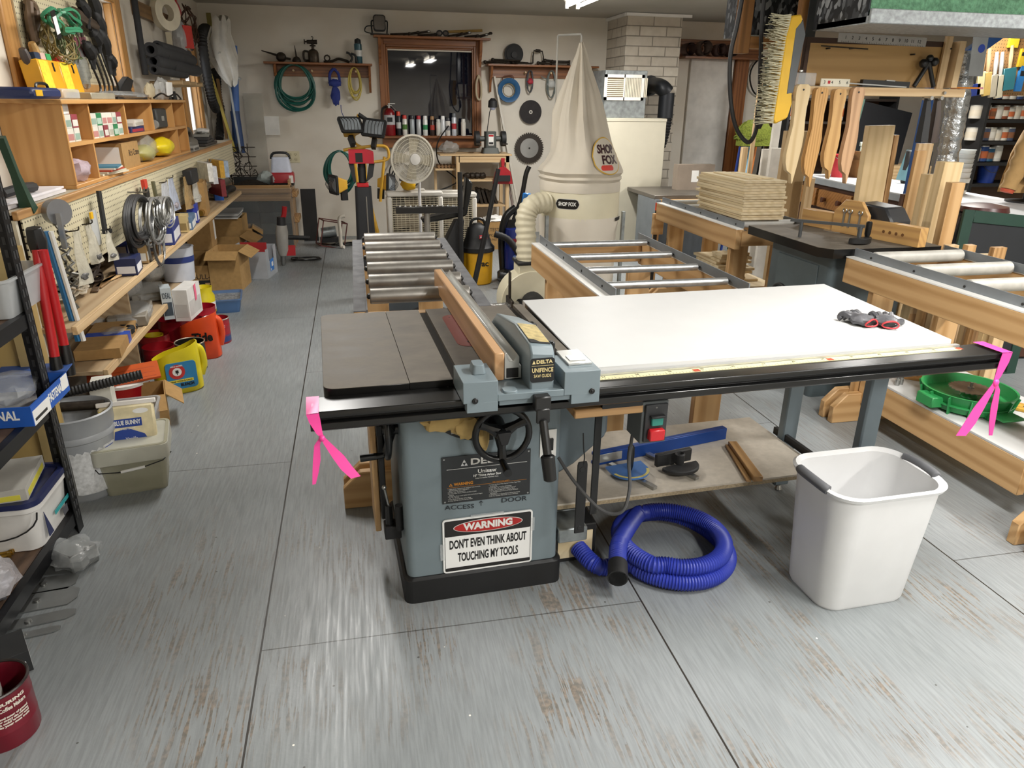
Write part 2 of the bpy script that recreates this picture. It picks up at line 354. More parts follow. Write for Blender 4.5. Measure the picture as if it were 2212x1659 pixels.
# ================================================================ TABLE SAW
SA, SO = .045, Vector((-.113, 1.757, 0))
def SL(p): return Matrix.Translation(SO) @ Matrix.Rotation(SA, 4, 'Z') @ Vector(p)
IRONT = newmat('cast_iron_top', .6, .1)
def _iron():
    m, t, b = IRONT; n = nn(t, 'TexNoise'); n.inputs['Scale'].default_value = 7; n.inputs['Detail'].default_value = 7; n.inputs['Roughness'].default_value = .65
    t.links.new(coords(t, (1, 1.6, 1)), n.inputs['Vector']); t.links.new(ramp(t, n.outputs[0], [(.28, '4f4940'), (.5, '625b51'), (.72, '736c61')]), b.inputs['Base Color'])
    t.links.new(ramp(t, n.outputs[0], [(.3, (.55,)*3+(1,)), (.7, (.7,)*3+(1,))]), b.inputs['Roughness'])
_iron(); IRONT = IRONT[0]
SGRAY = mt('77848a', .42, var=.06); SGRAYD = mt('636f75', .42, var=.06); ENAM = mt('101010', .28); LAMI = mt('c3c3c2', .45, var=.02); PLATE = mt('26282a', .4); ALU = mt('c6c6c2', .34, .75, var=.1)
saw = thing('table_saw', 'grey cabinet table saw with long white extension table and black front rail', 'table saw', SO, (0, 0, SA))
tb = MB(IRONT)
def edge_slab(x0, x1, y0, y1, z1, h, rl=.03):
    """cast wing with rounded left corners: iron top, black edge"""
    pts = []
    for cx, cy, a0 in ((x0+rl, y1-rl, 90), (x0+rl, y0+rl, 180)):
        for k in range(6): a = math.radians(a0+18*k); pts.append((cx+rl*math.cos(a), cy+rl*math.sin(a)))
    pts += [(x1, y0), (x1, y1)]
    return pts
wing = edge_slab(0, .219, 0, .705, .865, .04)
tb.use(ENAM).prism(wing, .822, .8635).use(IRONT).prism(wing, .8635, .865)
part('table_wing', tb, saw, bev=.0015)
tt = MB(ENAM).box(.2205, .712, .0, .705, .822, .852)
tt.use(IRONT)
for a, b in ((.2205, .334), (.36, .654), (.68, .712)): tt.box(a, b, .001, .704, .852, .865); 
tt.use(ENAM)
for a, b in ((.2205, .334), (.36, .654), (.68, .712)): tt.box(a, b, -.0005, .0008, .85, .8645)
tt.use(STEEL).cyl((.32, -.003, .842), (.32, .001, .842), .004).cyl((.05, -.003, .84), (.05, .001, .84), .004)
part('cast_iron_table', tt, saw)
ins = []
for cx, cy, a0 in ((.438, .575, 0), (.438, .30, 180)):
    for k in range(11): a = math.radians(a0+18*k); ins.append((cx+.038*math.cos(a), cy+.038*math.sin(a)))
part('throat_insert', MB(mt('8c3b33', .4)).prism(ins, .8645, .8662).use(BLACK).lathe([(.011, .8663), (.011, .8667)], 16, (.443, .305, 0)).lathe([(.003, .8663), (.003, .8667)], 8, (.425, .58, 0)), saw)
ext = [(.716, .0), (1.943, .0), (2.03, .752), (.73, .752)]
part('extension_table', MB(LAMI).prism(ext, .832, .866).use(BLACK).prism([(.7125, 0), (.7155, 0), (.7295, .705), (.7265, .705)], .85, .8655), saw, bev=.002)
# rail: black extrusion with a groove along its front
rp = [(-.002, .846), (-.098, .846), (-.1, .842), (-.1, .828), (-.086, .826), (-.086, .818), (-.102, .816), (-.104, .8), (-.098, .795), (-.03, .795), (-.002, .80)]
rail = MB(ENAM).prism(rp, -.036, 2.07, 'yz')
part('front_rail', rail, saw, bev=.0012)
rs = MB(ALU).box(.72, 1.96, -.018, -.003, .8462, .853).use(mt('cfc9a0', .5)).box(.72, 1.94, -.046, -.02, .8462, .8475).use(BLACK)
for i in range(118): rs.box(.73+i*.0102, .731+i*.0102, -.045, -.045+(.013 if i % 5 == 0 else .007), .8476, .8478)
for i in range(12): rs.text(str(24+i*2), .012, (.75+i*.1, -.028, .8479), (0, 0, 0), ext=.0001)
for x in (1.02, 1.46, 1.93): rs.use(mt('a8452c', .6)).box(x, x+.02, -.044, -.026, .8476, .8481)
part('ruler_strip', rs, saw)
part('rail_mount', MB(ENAM).box(.1, .7, -.01, .02, .79, .83).box(.74, .86, -.06, .12, .765, .795), saw)
# base and cabinet
part('base', MB(mt('161617', .5)).rbox([(.27, .27, .03, 0), (.27, .27, .03, .087), (.262, .262, .028, .095), (.257, .257, .028, .095)], c=(.467, .475)), saw)
part('cabinet', MB(SGRAY).rbox([(.257, .257, .028, .09), (.257, .257, .028, .8215)], c=(.467, .475)), saw)
# bevel scale with a tan rag stuffed in the slot
arc = lambda r, a0, a1, n=16: [(.475+r*math.cos(math.radians(a0+(a1-a0)*k/n)), .80+r*math.sin(math.radians(a0+(a1-a0)*k/n))) for k in range(n+1)]
sc_ = MB(BLACKM).prism(arc(.232, 205, 275)+arc(.20, 275, 205), .2155, .2165, 'xz').use(mt('05', .9) if 0 else mt('0a0a0a', .9)).prism(arc(.20, 205, 275)+arc(.12, 275, 205), .2157, .217, 'xz').use(WHITE)
for k in range(31):
    a = math.radians(208+k*2.1); r0 = .2; r1 = .209 if k % 5 else .214
    c, s = math.cos(a), math.sin(a); q = .0006
    sc_.add([(.475+r0*c-q*s, .215, .8+r0*s+q*c), (.475+r0*c+q*s, .215, .8+r0*s-q*c), (.475+r1*c+q*s, .215, .8+r1*s-q*c), (.475+r1*c-q*s, .215, .8+r1*s+q*c)], [(0, 1, 2, 3)])
for k, tx in enumerate(('45', '40', '35', '30', '25', '20', '15')):
    a = math.radians(212+k*9.6); sc_.text(tx, .010, (.475+.223*math.cos(a), .2150, .8+.223*math.sin(a)), (PI/2, 0, 0))
part('bevel_scale', sc_, saw)
TAN = mt('c2a468', .8, var=.2, sc=14)
part('rag', MB(TAN).blob((.34, .205, .655), (.13, .045, .07), 3, .5).blob((.41, .205, .625), (.10, .045, .075), 5, .5).blob((.455, .2, .585), (.05, .035, .09), 8, .4), saw, label='tan rag stuffed behind the scale')
def wheel(c, R, ax, name, hand):
    t_ = MB(ENAM)
    if ax == 'y': P = lambda u, v, d: (c[0]+u, c[1]-d, c[2]+v)
    else: P = lambda u, v, d: (c[0]-d, c[1]+u, c[2]+v)
    t_.tube([P(R*math.cos(a), R*math.sin(a), 0) for a in [2*PI*k/32 for k in range(32)]], .0105, 10, True)
    for k in range(3):
        a = PI/2*3+2*PI*k/3
        t_.tube([P(.012*math.cos(a), .012*math.sin(a), -.012), P(.05*math.cos(a), .05*math.sin(a), -.008), P(R*math.cos(a), R*math.sin(a), 0)], .012, 8, rr=[.022, .013, .016])
    t_.cyl(P(0, 0, -.09), P(0, 0, .012), .026, .02)
    w_ = part(name, t_, saw)
    a = math.radians(hand)
    part('crank_handle', MB(ENAM).tube([P(R*math.cos(a), R*math.sin(a), 0), P(R*1.02*math.cos(a), R*1.02*math.sin(a), .03), P(R*1.04*math.cos(a), R*1.04*math.sin(a), .085)], .01, 10, rr=[.008, .011, .013]), w_)
    part('lock_knob', MB(BLACKM).prism([(c[0]-.022, c[2]+.018), (c[0]+.022, c[2]+.018), (c[0]+.01, c[2]-.022), (c[0]-.01, c[2]-.022)], c[1]-.03, c[1]-.012, 'xz') if ax == 'y' else MB(BLACKM).prism([(c[1]-.022, c[2]+.018), (c[1]+.022, c[2]+.018), (c[1]+.01, c[2]-.022), (c[1]-.01, c[2]-.022)], c[0]-.03, c[0]-.012, 'yz'), w_, bev=.002)
wheel((.503, .13, .625), .083, 'y', 'handwheel', 268)
wheel((.172, .33, .59), .092, 'x', 'tilt_handwheel', 268)
# name plate, warning sign, hand lettering
pl = MB(PLATE).box(.330, .617, .2120, .2152, .36, .525).use(mt('d8d8d8', .4, .3))
pl.prism([(.39, .49), (.412, .49), (.401, .512)], .2112, .2121, 'xz').use(PLATE).prism([(.3955, .501), (.4065, .501), (.401, .49)], .2108, .2114, 'xz').use(WHITE)
pl.text('DELTA', .03, (.485, .2115, .501), wid=.13, bold=.0008).box(.345, .605, .2114, .2122, .4805, .4817).text('Unisaw', .019, (.474, .2115, .465), wid=.06, bold=.0003).text('10" Tilting Arbor Saw', .011, (.474, .2115, .4505), wid=.09, bold=.0002).text('Delta International Machinery Corp.', .005, (.474, .2115, .441), wid=.075)
pl.use(mt('d58a1f', .5)).text('WARNING', .014, (.398, .2115, .427), wid=.062, bold=.0004).prism([(.351, .4215), (.363, .4215), (.357, .432)], .2113, .2121, 'xz').use(PLATE).prism([(.354, .423), (.36, .423), (.357, .4285)], .2109, .2114, 'xz').use(mt('d58a1f', .5)).box(.345, .605, .2114, .2122, .4165, .4172).text('FOR YOUR OWN SAFETY', .005, (.52, .2115, .4205), wid=.055).use(mt('c9c9c6', .5))
L1 = ['1. READ AND UNDERSTAND INSTRUCTION MANUAL', '   BEFORE OPERATING TABLE SAW.', '2. Always Wear Eye Protection.', '3. Do Not Wear Gloves, Necktie, Jewelry or Loose', '   Clothing.', '4. Always Use Blade Guard, Splitter And Anti-Kickback Fingers', '   For "Thru-Sawing".', '5. Keep Hands Out Of Path Of Saw Blade.', '6. Always Use Push Stick For Narrow Work.']
L2 = ['7. Always Use Fence When Ripping And Miter Gage When', '   Crosscutting.', '8. Know How To Avoid Risk Of Kickback.', '9. Make Certain The Work Is Properly Supported.', '10. Never Reach In Back Of Or Over Saw Blade.', '11. Do Not Remove Jammed Cutoff Pieces Until Blade', '   Has Stopped.', '12. Disconnect Power Source Before Making Adjustments.', '13. Do Not Operate While Under Influence Of Drugs.']
for k in range(9):
    pl.text(L1[k], .0046, (.347, .2115, .411-k*.0052), align='LEFT', sx=.95).text(L2[k], .0046, (.480, .2115, .411-k*.0052), align='LEFT', sx=.95)
pl.use(STEEL)
for x in (.337, .610):
    for z in (.367, .518): pl.cyl((x, .2105, z), (x, .2125, z), .003, n=8)
part('name_plate', pl, saw)
sg = MB(mt('f2f2f0', .35, var=.01))
def rr(x0, x1, z0, z1, r, n=5):
    o = []
    for cx, cz, a0 in ((x1-r, z1-r, 0), (x0+r, z1-r, 90), (x0+r, z0+r, 180), (x1-r, z0+r, 270)):
        for k in range(n+1): a = math.radians(a0+90*k/n); o.append((cx+r*math.cos(a), cz+r*math.sin(a)))
    return o
sg.prism(rr(.327, .629, .097, .301, .011), .2112, .2152, 'xz').use(mt('1f1c1a', .4)).prism(rr(.333, .623, .236, .295, .006), .2106, .2116, 'xz').prism(rr(.333, .623, .103, .116, .005), .2106, .2116, 'xz').box(.333, .3345, .2106, .2116, .11, .25).box(.6215, .623, .2106, .2116, .11, .25)
el = lambda a, b: [(.478+a*math.cos(2*PI*k/40), .2665+b*math.sin(2*PI*k/40)) for k in range(40)]
sg.use(WHITE).prism(el(.116, .0235), .21, .2108, 'xz').use(mt('b3221f', .4)).prism(el(.1135, .0215), .2094, .2102, 'xz').use(WHITE).text('WARNING', .034, (.478, .2088, .267), wid=.165, bold=.0016)
sg.use(mt('151312', .4)).text("DON'T EVEN THINK ABOUT", .045, (.478, .2108, .203), wid=.26, bold=.0012).text('TOUCHING MY TOOLS', .045, (.478, .2108, .152), wid=.205, bold=.0012)
part('warning_sign', sg, saw, label='white sign reading WARNING')
part('tape', MB(CLEAR).box(.42, .53, .2105, .2151, .298, .307).box(.318, .332, .2105, .2151, .15, .21).box(.624, .636, .2105, .2151, .22, .27), saw)
pen = MB(mt('20242a', .6)).text('ACCESS', .022, (.385, .2147, .341), (PI/2, 0.06, 0), wid=.095, ext=.0002).text('DOOR', .024, (.565, .2147, .345), (PI/2, 0.03, 0), wid=.085, ext=.0002)
pen.box(.4545, .456, .2144, .2152, .336, .354).prism([(.449, .348), (.4505, .3475), (.4555, .353), (.460, .3475), (.4615, .348), (.4555, .356)], .2144, .2152, 'xz')
part('handwriting', pen, saw)
part('outlet_plate', MB(WHITE).box(.648, .702, .2125, .2153, .49, .585).use(BLACK).box(.665, .69, .205, .2125, .515, .555), saw)
# motor cover, hanging bar, wood block, bracket
mc = [(.727, .80), (.915, .80), (.915, .50), (.80, .40), (.727, .36)]
part('motor_cover', MB(SGRAYD).prism(mc, .30, .62, 'xz'), saw, bev=.012)
part('fence_block', MB(OAK('x')).box(.66, .935, -.06, .035, .742, .768), saw, bev=.003)
part('hanging_bar', MB(BLACKM).box(.803, .825, .14, .148, .30, .74).box(.785, .845, .12, .15, .70, .74), saw)
part('bracket', MB(GALV).box(.726, .83, .22, .34, .145, .20).box(.726, .84, .34, .36, .05, .2), saw, bev=.004)
# left side blade-tool board
part('tool_board', MB(FIR('z')).box(.125, .145, .40, .56, .17, .64), saw, bev=.003)
part('tool_holder', MB(BLACKM).box(.146, .165, .36, .54, .24, .60).box(.15, .205, .31, .36, .19, .24), saw, bev=.003)
part('tool_tube', MB(BLACKM).cyl((.198, .29, .24), (.198, .29, .33), .013, n=12), saw)
sd_ = part('screwdriver', MB(BLACK).cyl((.168, .33, .22), (.168, .33, .31), .014, .011, 8), saw)
part('shank', MB(STEEL).cyl((.168, .33, .31), (.158, .33, .375), .004), sd_)
part('tip', MB(STEEL).sphere((.157, .33, .379), .008), sd_)
# switch box
sb = part('switch_box', MB(mt('565b5c', .5)).box(.86, .94, -.06, .035, .645, .775).use(mt('2e2f31', .5)).box(.868, .936, -.068, -.06, .652, .768).use(STEEL).cyl((.90, -.07, .758), (.90, -.066, .758), .003), saw, bev=.004)
part('start_button', MB(mt('2b7e72', .4)).box(.885, .92, -.078, -.068, .705, .73).use(BLACKM).box(.88, .925, -.084, -.068, .73, .737), sb, bev=.002)
part('stop_button', MB(mt('b81e25', .4)).box(.878, .924, -.088, -.068, .662, .696), sb, bev=.003)
part('conduit', MB(GALV).cyl((.90, -.03, .775), (.90, -.03, .7955), .018).cyl((.90, -.03, .775), (.90, -.03, .78), .025), saw)
part('power_cord', MB(mt('4b4b4c', .6)).tube(spline([(.70, .18, .50), (.73, .10, .45), (.79, .02, .39), (.84, -.02, .40), (.865, -.01, .47), (.87, .02, .55), (.885, .04, .64), (.895, .036, .70)], 8), .0055, 8), saw)
# legs and shelf of the extension
for i, (x, y) in enumerate(((1.86, .18), (1.855, .60))):
    part('leg', MB(SGRAYD).box(x-.035, x+.035, y-.02, y+.02, .03, .832).use(STEEL).cyl((x, y, 0), (x, y, .03), .018, .008), saw, bev=.006)
part('leg_brace', MB(BLACKM).box(1.83, 1.845, .15, .66, .245, .275), saw)
part('leg_stretcher', MB(SGRAYD).box(.73, 1.83, .655, .685, .79, .832), saw)
part('lower_shelf', MB(mt('b9b0a2', .6, var=.1, sc=40)).box(.73, 1.815, .30, .82, .245, .252).use(mt('9d8d72', .8, var=.35, sc=120)).box(.73, 1.815, .30, .82, .230, .245), saw)
# ---------------------------------------------------------------- rip fence
fn = thing('rip_fence', 'grey rip fence with a tall wooden face clamped across the saw table', 'fence', SO, (0, 0, SA))
fb = MB(wood('c79d72', 'b08458', 'y', .7, .45)).box(.436, .4635, -.045, .985, .868, .945)
part('wood_face', fb, fn, bev=.003)
ap = [(.465, .87), (.511, .87), (.511, .905), (.505, .905), (.505, .93), (.5, .937), (.495, .928), (.488, .919), (.478, .919), (.471, .93), (.471, .942), (.465, .942)]
part('aluminium_bar', MB(ALU).prism(ap, -.04, 1.005, 'xz').use(BLACKM).box(.47, .503, -.0412, -.04, .873, .9), fn, bev=.001)
sd = MB(SGRAY).box(.336, .425, -.135, -.0, .848, .905).box(.425, .60, -.135, -.0, .848, .866).box(.345, .425, -.135, -.105, .822, .85).box(.62, .698, -.135, -.105, .822, .85).box(.43, .62, -.128, -.105, .833, .85).box(.60, .698, -.135, .0, .848, .912)
sd.rbox([(.018, .026, .008, .905), (.014, .022, .008, .93)], c=(.388, -.06)).rbox([(.02, .02, .01, .85), (.018, .018, .01, .872)], c=(.46, -.115)).use(BLACK)
for x in (.366, .676): sd.cyl((x, -.139, .855), (x, -.134, .855), .008, n=10)
sd.use(DARKM)
for x in (.366, .676): sd.cyl((x, -.141, .855), (x, -.138, .855), .004, n=6)
part('saddle', sd, fn, bev=.005, bs=2)
hd = MB(SGRAY)
prof = [(-.118, .85), (-.118, .962), (-.10, .985), (.05, .995), (.26, .965), (.36, .90), (.36, .87), (.0, .868)]
hd.loft([[(.513, a, b) for a, b in prof], [(.578, a, b) for a, b in [(-.118, .85), (-.118, .955), (-.10, .975), (.05, .985), (.22, .958), (.30, .90), (.30, .872), (.0, .868)]]])
part('fence_head', hd, fn, bev=.006, bs=2)
lb = MB(mt('17181a', .4)).prism(rr(.513, .577, .885, .95, .008), -.1195, -.1175, 'xz').use(mt('d9c690', .4))
lb.text('DELTA', .013, (.549, -.1202, .94), wid=.043, bold=.0004).prism([(.517, .935), (.526, .935), (.5215, .945)], -.1205, -.1194, 'xz').box(.516, .574, -.1202, -.1194, .9295, .9303).text('UNIFENCE', .016, (.545, -.1202, .9175), wid=.056, bold=.0003).text('SAW GUIDE', .012, (.545, -.1202, .902), wid=.046)
part('maker_label', lb, fn)
def tl(x, y): return (x, y, .985+.0667*(y+.1) if y < .05 else .995)
part('instruction_label', MB(mt('b8a56e', .5, var=.35, sc=60)).add([(.52, -.085, .9875-.0005), (.572, -.085, .979), (.572, .045, .9877), (.52, .045, .9963)], [(0, 1, 2, 3)]).use(BLACKM).add([(.519, -.095, .9868), (.573, -.095, .9778), (.573, -.07, .9795), (.519, -.07, .9883)], [(0, 1, 2, 3)]), fn)
part('indicator', MB(ALU).box(.625, .69, -.09, .02, .9121, .918).use(WHITE).box(.635, .68, -.07, -.03, .918, .92), fn, bev=.002)
part('lock_lever', MB(DARKM).box(.515, .557, -.165, -.136, .822, .862).box(.518, .554, -.168, -.16, .79, .83).use(BLACK).cyl((.536, -.165, .80), (.54, -.2, .715), .011).cyl((.54, -.2, .715), (.545, -.215, .65), .0185, .017, 14), fn, bev=.003)
part('stop_knob', MB(BLACK).box(.588, .612, -.01, .015, .90, .93).box(.594, .607, -.03, -.01, .91, .96), fn, bev=.003); part('side_knob', MB(BLACKM).cyl((.575, .14, .93), (.60, .16, .955), .012), fn)
# ribbons
PINK = mt('f0479d', .35, var=.06)
def ribbon(name, x, y, z, label, flip):
    r = MB(PINK); s = flip
    def strip(pts, w):
        L = []
        for i, (p, ww, tw) in enumerate(zip(pts, w, [k*.5 for k in range(len(pts))])):
            d = Vector((math.cos(tw*.4), .25*math.sin(tw), 0))*ww/2; p = Vector(p); L.append([p-d, p+d, p+d+Vector((0, .0015, 0)), p-d+Vector((0, .0015, 0))])
        r.loft(L)
    strip([(0, -.11, .051), (.004, -.111, .03), (.012, -.112, .0), (.018, -.113, -.012)], [.03, .027, .016, .008])
    strip([(0, -.0, .0522), (0, -.11, .0525)], [.032, .03])
    strip([(.016, -.114, -.01), (.004, -.115, -.03), (0, -.116, -.07), (-.006, -.117, -.105), (-.012, -.118, -.135)], [.008, .014, .02, .018, .012])
    strip([(.018, -.116, -.01), (.03, -.118, -.03), (.052, -.12, -.065), (.07, -.122, -.098), (.09*1.0, -.124, -.125)], [.01, .018, .03, .034, .034])
    r.sphere((.017, -.116, -.012), .008)
    return solo(name, r, label, 'ribbon', SL((x, y, z)), (0, 0, SA if not flip else SA), None)
ribbon('ribbon', -.028, 0, .796, 'pink ribbon tied on the left end of the black saw rail', 0)
o = ribbon('ribbon', 2.05, 0, .796, 'pink ribbon tied on the right end of the black saw rail', 0); o.scale = (-1.25, 1, 1.5); o.location.z = .773
# gloves on the extension table
def glove(c, rz, label, s):
    g = thing('work_glove', label, 'glove', c, (0, 0, rz), 'work gloves on the extension table'); g.scale = (.75, .75, .85)
    b = MB(mt('5c5c60', .38, .0, var=.4, sc=30, bump=.5))
    b.blob((0, .03, .022), (.1, .11, .045), s, .3)
    part('palm', b, g)
    for k in range(4):
        x = -.04+k*.026; f_ = MB(mt('77777a' if k % 2 else '4a4a4e', .35, var=.3, sc=30, bump=.4)).tube(spline([(x*.8, .06, .025), (x, .095, .034), (x*1.15, .11, .02), (x*1.1, .10, .01)], 4), .012, 8, rr=None)
        part('finger', f_, g)
    part('thumb', MB(mt('4a4a4e', .35, var=.3, sc=30)).tube(spline([(.04, .02, .02), (.065, .035, .022), (.075, .05, .014)], 4), .012, 8), g)
    part('cuff', MB(mt('c13237', .6)).tube([(.035*math.cos(a), -.028+.006*math.sin(2*a), .02+.014*math.sin(a)) for a in [2*PI*k/20 for k in range(20)]], .0035, 6, True).use(BLACK).sphere((0, -.024, .02), .03, 12, 8, (1, .15, .4)), g)
gp = U(1870, 705, z=.866)
glove(gp+Vector((0, 0, 0)), .2, 'black coated glove with a red cuff, the left of the pair', 2)
glove(gp+Vector((.06, -.03, .0)), -.35, 'grey backed glove with a red cuff, the right of the pair', 7)
# things on the lower shelf
bf = solo('miter_fence', MB(mt('1d4590', .35, .3)).box(0, .63, 0, .012, 0, .05).box(0, .63, .012, .03, 0, .012).box(0, .63, .012, .03, .038, .05).use(ALU).box(.02, .12, -.002, 0, .01, .045), 'long blue aluminium fence lying on the shelf under the saw', 'fence', SL((.97, .535, .253)), (0, 0, SA+.165), None, .002)
mg = thing('miter_gauge', 'blue miter gauge with black upright handle on the lower shelf', 'miter gauge', SL((1.07, .435, .253)), (0, 0, SA+.1))
half = [(-.075, .05)]+[(.075*math.cos(math.radians(180+180*k/16)), .075*math.sin(math.radians(180+180*k/16))*.9) for k in range(17)]+[(.075, .05)]
part('head', MB(mt('4f7fc4', .3, .5)).prism(half, .018, .026).use(mt('c6b86a', .5)).prism([(q[0], q[1]) for q in half[2:-2]]+[(q[0]*.86, q[1]*.86) for q in reversed(half[2:-2])], .026, .0265), mg)
part('handle', MB(BLACK).lathe([(.009, .026), (.012, .04), (.014, .09), (.012, .12), (.006, .128)], 14, (0, .0, 0)), mg)
part('bar', MB(STEEL).box(-.01, .01, -.13, .10, .0, .012), mg, rot=(0, 0, .3))
mg = thing('miter_gauge', 'black cast miter gauge with a round hollow knob on the lower shelf', 'miter gauge', SL((1.27, .43, .253)), (0, 0, SA+.15))
part('head', MB(BLACKM).prism([(q[0]*1.05, q[1]) for q in half[1:-1]], .012, .03).box(-.08, .08, .03, .05, .012, .065), mg, bev=.004)
part('knob', MB(BLACKM).lathe([(.017, .03), (.019, .07), (.014, .075), (.01, .06)], 16), mg)
part('bar', MB(STEEL).box(-.01, .01, -.09, .16, .0, .012), mg, rot=(0, 0, .25))
solo('wood_strip', MB(OAK('y')).box(0, .018, 0, .30, 0, .008), 'thin wood strip lying left of the thicker stick under the saw', 'wood strip', SL((1.475, .29, .253)), (0, 0, -.22), None, .001)
solo('wood_stick', MB(OAK('y')).box(0, .036, 0, .30, 0, .022), 'thick brown wood stick resting on the shelf under the saw', 'wood stick', SL((1.50, .285, .253)), (0, 0, -.17), None, .002)
wr = MB(BLACKM).prism([(-.017, 0), (.017, 0), (.017, .25), (.014, .262), (-.014, .262), (-.017, .25)], 0, .006, 'xz').use(DARKM).cyl((0, -.001, .02), (0, .007, .02), .010, n=6).cyl((0, -.001, .235), (0, .007, .235), .012, n=6)
solo('arbor_wrench', wr, 'black flat wrench hanging beside the motor cover of the saw', 'wrench', SL((.765, .13, .24)), (0, 0, SA), None, .002)
solo('hanging_wire', MB(BLACK).tube(spline([(0, .003, .235), (.004, .0, .275), (0, .002, .31), (-.003, .004, .36)], 5), .002, 6), 'black wire that holds up the flat wrench', 'wire', SL((.765, .13, .24)), (0, 0, SA))
# dust chute and blue hose
dc = thing('dust_chute', 'low black box with a plywood front that feeds the blue hose', 'dust chute', SL((.80, .31, 0)), (0, 0, SA))
part('box', MB(BLACKM).box(-.06, .10, 0, .35, 0, .15), dc, bev=.004)
part('front_panel', MB(PLY('x')).box(-.045, .085, -.004, 0, .02, .125), dc)
HB = mt('2b3aa0', .42, var=.1)
hp = []
pts = [SL((.83, .30, .06)), SL((.875, .2, .04))]
c0 = U(1452, 1185, z=.03)
for k in range(0, 63):
    a = math.radians(198+k*12.5); rx = .195 if k < 32 else .178; ry = .205 if k < 32 else .185
    zz = .034+(.045 if k > 26 else .045*max(0, (k-14)/12))
    pts.append(Vector((c0.x+rx*math.cos(a), c0.y+ry*math.sin(a), zz)))
    if k == 51: break
end = U(1330, 1215, z=.10); pts += [Vector((end.x+.05, end.y+.1, .11)), Vector((end.x, end.y-.02, .10))]
sp_ = spline(pts, 4); L = [0]
for i in range(1, len(sp_)): L.append(L[-1]+(sp_[i]-sp_[i-1]).length)
den = []; n_ = int(L[-1]/.0032); j = 0
for k in range(n_+1):
    d = L[-1]*k/n_
    while j < len(L)-2 and L[j+1] < d: j += 1
    q = (d-L[j])/max(1e-9, L[j+1]-L[j]); den.append(sp_[j].lerp(sp_[j+1], q))
hs = thing('vacuum_hose', 'coiled ribbed blue vacuum hose lying on the floor by the saw', 'hose', (c0.x, c0.y, 0))
off = Vector((c0.x, c0.y, 0))
part('ribbed_hose', MB(HB).tube([p-off for p in den], .03, 14, rr=[.0315 if k % 3 == 0 else .0275 for k in range(len(den))]), hs)
e0 = den[-1]-off; dv = (den[-1]-den[-6]).normalized()
part('end_cuff', MB(BLACKM).tube([e0-dv*.01, e0+dv*.06, e0+dv*.06, e0+dv*.012], .033, 20, rr=[.034, .034, .03, .028]), hs)
# ---------------------------------------------------------------- white waste bin
bn = thing('waste_bin', 'tall white plastic waste bin with grey grips on the floor', 'bin', (1.577, 1.79, 0), (0, 0, .03))
BW = mt('dedede', .4, var=.03)
lv = [(.16, .115, .06, 0), (.165, .12, .06, .012), (.195, .148, .08, .425), (.205, .158, .085, .43), (.21, .163, .088, .442), (.203, .156, .085, .449), (.188, .141, .075, .438), (.155, .11, .058, .02)]
part('body', MB(BW).rbox(lv, 7), bn)
for s in (-1, 1):
    pts = [(s*.199, -.075, .440), (s*.205, -.055, .443), (s*.208, 0, .445), (s*.205, .055, .443), (s*.199, .075, .440)]
    part('grip', MB(mt('5f6063', .55)).tube(spline(pts, 4), .015, 10, rr=[.007]+[.0155]*15+[.007]), bn)
# ================================================================ ROLLER TABLES, LUMBER, SHAPER, DUST COLLECTOR
FIRy, FIRx, FIRz = FIR('y'), FIR('x'), FIR('z')
def roller_table(label, x0, x1, y0, y1, zt, ys, rr, rmat, style, feet=True):
    t = thing('roller_table', label, 'roller table', ((x0+x1)/2, y0, 0), group='roller tables'); X = (x1-x0)/2; Lh = y1-y0
    h = .10 if style == 'plate' else .12
    for s in (-1, 1):
        r_ = part('side_rail', MB(FIRy).box(min(s*X, s*(X-.04)), max(s*X, s*(X-.04)), 0, Lh, zt-h-.02, zt-.012), t, bev=.003)
        if style == 'plate': a = MB(mt('5e5e60', .8, 0, var=.3, sc=20)).box(min(s*X, s*(X-.045)), max(s*X, s*(X-.045)), 0, Lh, zt-.012, zt-.008).box(min(s*(X-.045), s*(X-.05)), max(s*(X-.045), s*(X-.05)), 0, Lh, zt-.05, zt-.006)
        else: a = MB(WHITE).box(min(s*X, s*(X-.045)), max(s*X, s*(X-.045)), 0, Lh, zt-.012, zt-.006).use(mt('7d8286', .5, .3)).box(min(s*(X-.045), s*(X-.05)), max(s*(X-.045), s*(X-.05)), 0, Lh, zt-.006, zt+.035)
        a.use(DARKM)
        for y in ys: a.cyl((s*(X-.065 if style == 'plate' else X-.042), y-y0, zt+.008), (s*(X-.05), y-y0, zt+.008), .006, n=6)
        part('angle_iron', a, t)
    part('end_rail', MB(FIRx).box(-X+.041, X-.041, 0, .045, zt-h, zt-.025), t, bev=.003)
    part('end_rail', MB(FIRx).box(-X+.041, X-.041, Lh-.045, Lh, zt-h, zt-.025), t, bev=.003)
    for y in ys:
        q = X-.062
        part('roller', MB(rmat).cyl((-q, y-y0, zt+.008), (q, y-y0, zt+.008), rr, n=20).use(DARKM).cyl((-q-.01, y-y0, zt+.008), (q+.01, y-y0, zt+.008), rr*.4, n=8), t, bev=.003)
    for yl in ((.12, Lh-.2) if feet else ()):
        for s in (-1, 1):
            part('leg', MB(FIRz).box(min(s*(X-.04), s*(X-.17)), max(s*(X-.04), s*(X-.17)), yl, yl+.038, .03, zt-h-.02), t, bev=.003)
        for k, dy in enumerate((-.04, .039)):
            e = X+.09; c = .07
            part('foot', MB(FIRx).prism([(-e, 0), (e, 0), (e, .09), (e-c, .16), (-e+c, .16), (-e, .09)], yl+dy, yl+dy+.038, 'xz'), t, bev=.004)
    return t
roller_table('roller table with six thick steel rollers behind the saw', -.035, .465, 2.54, 3.98, .86, [2.68, 2.92, 3.165, 3.41, 3.66, 3.91], .029, mt('a5a19b', .38, .8, var=.25, sc=14), 'plate')
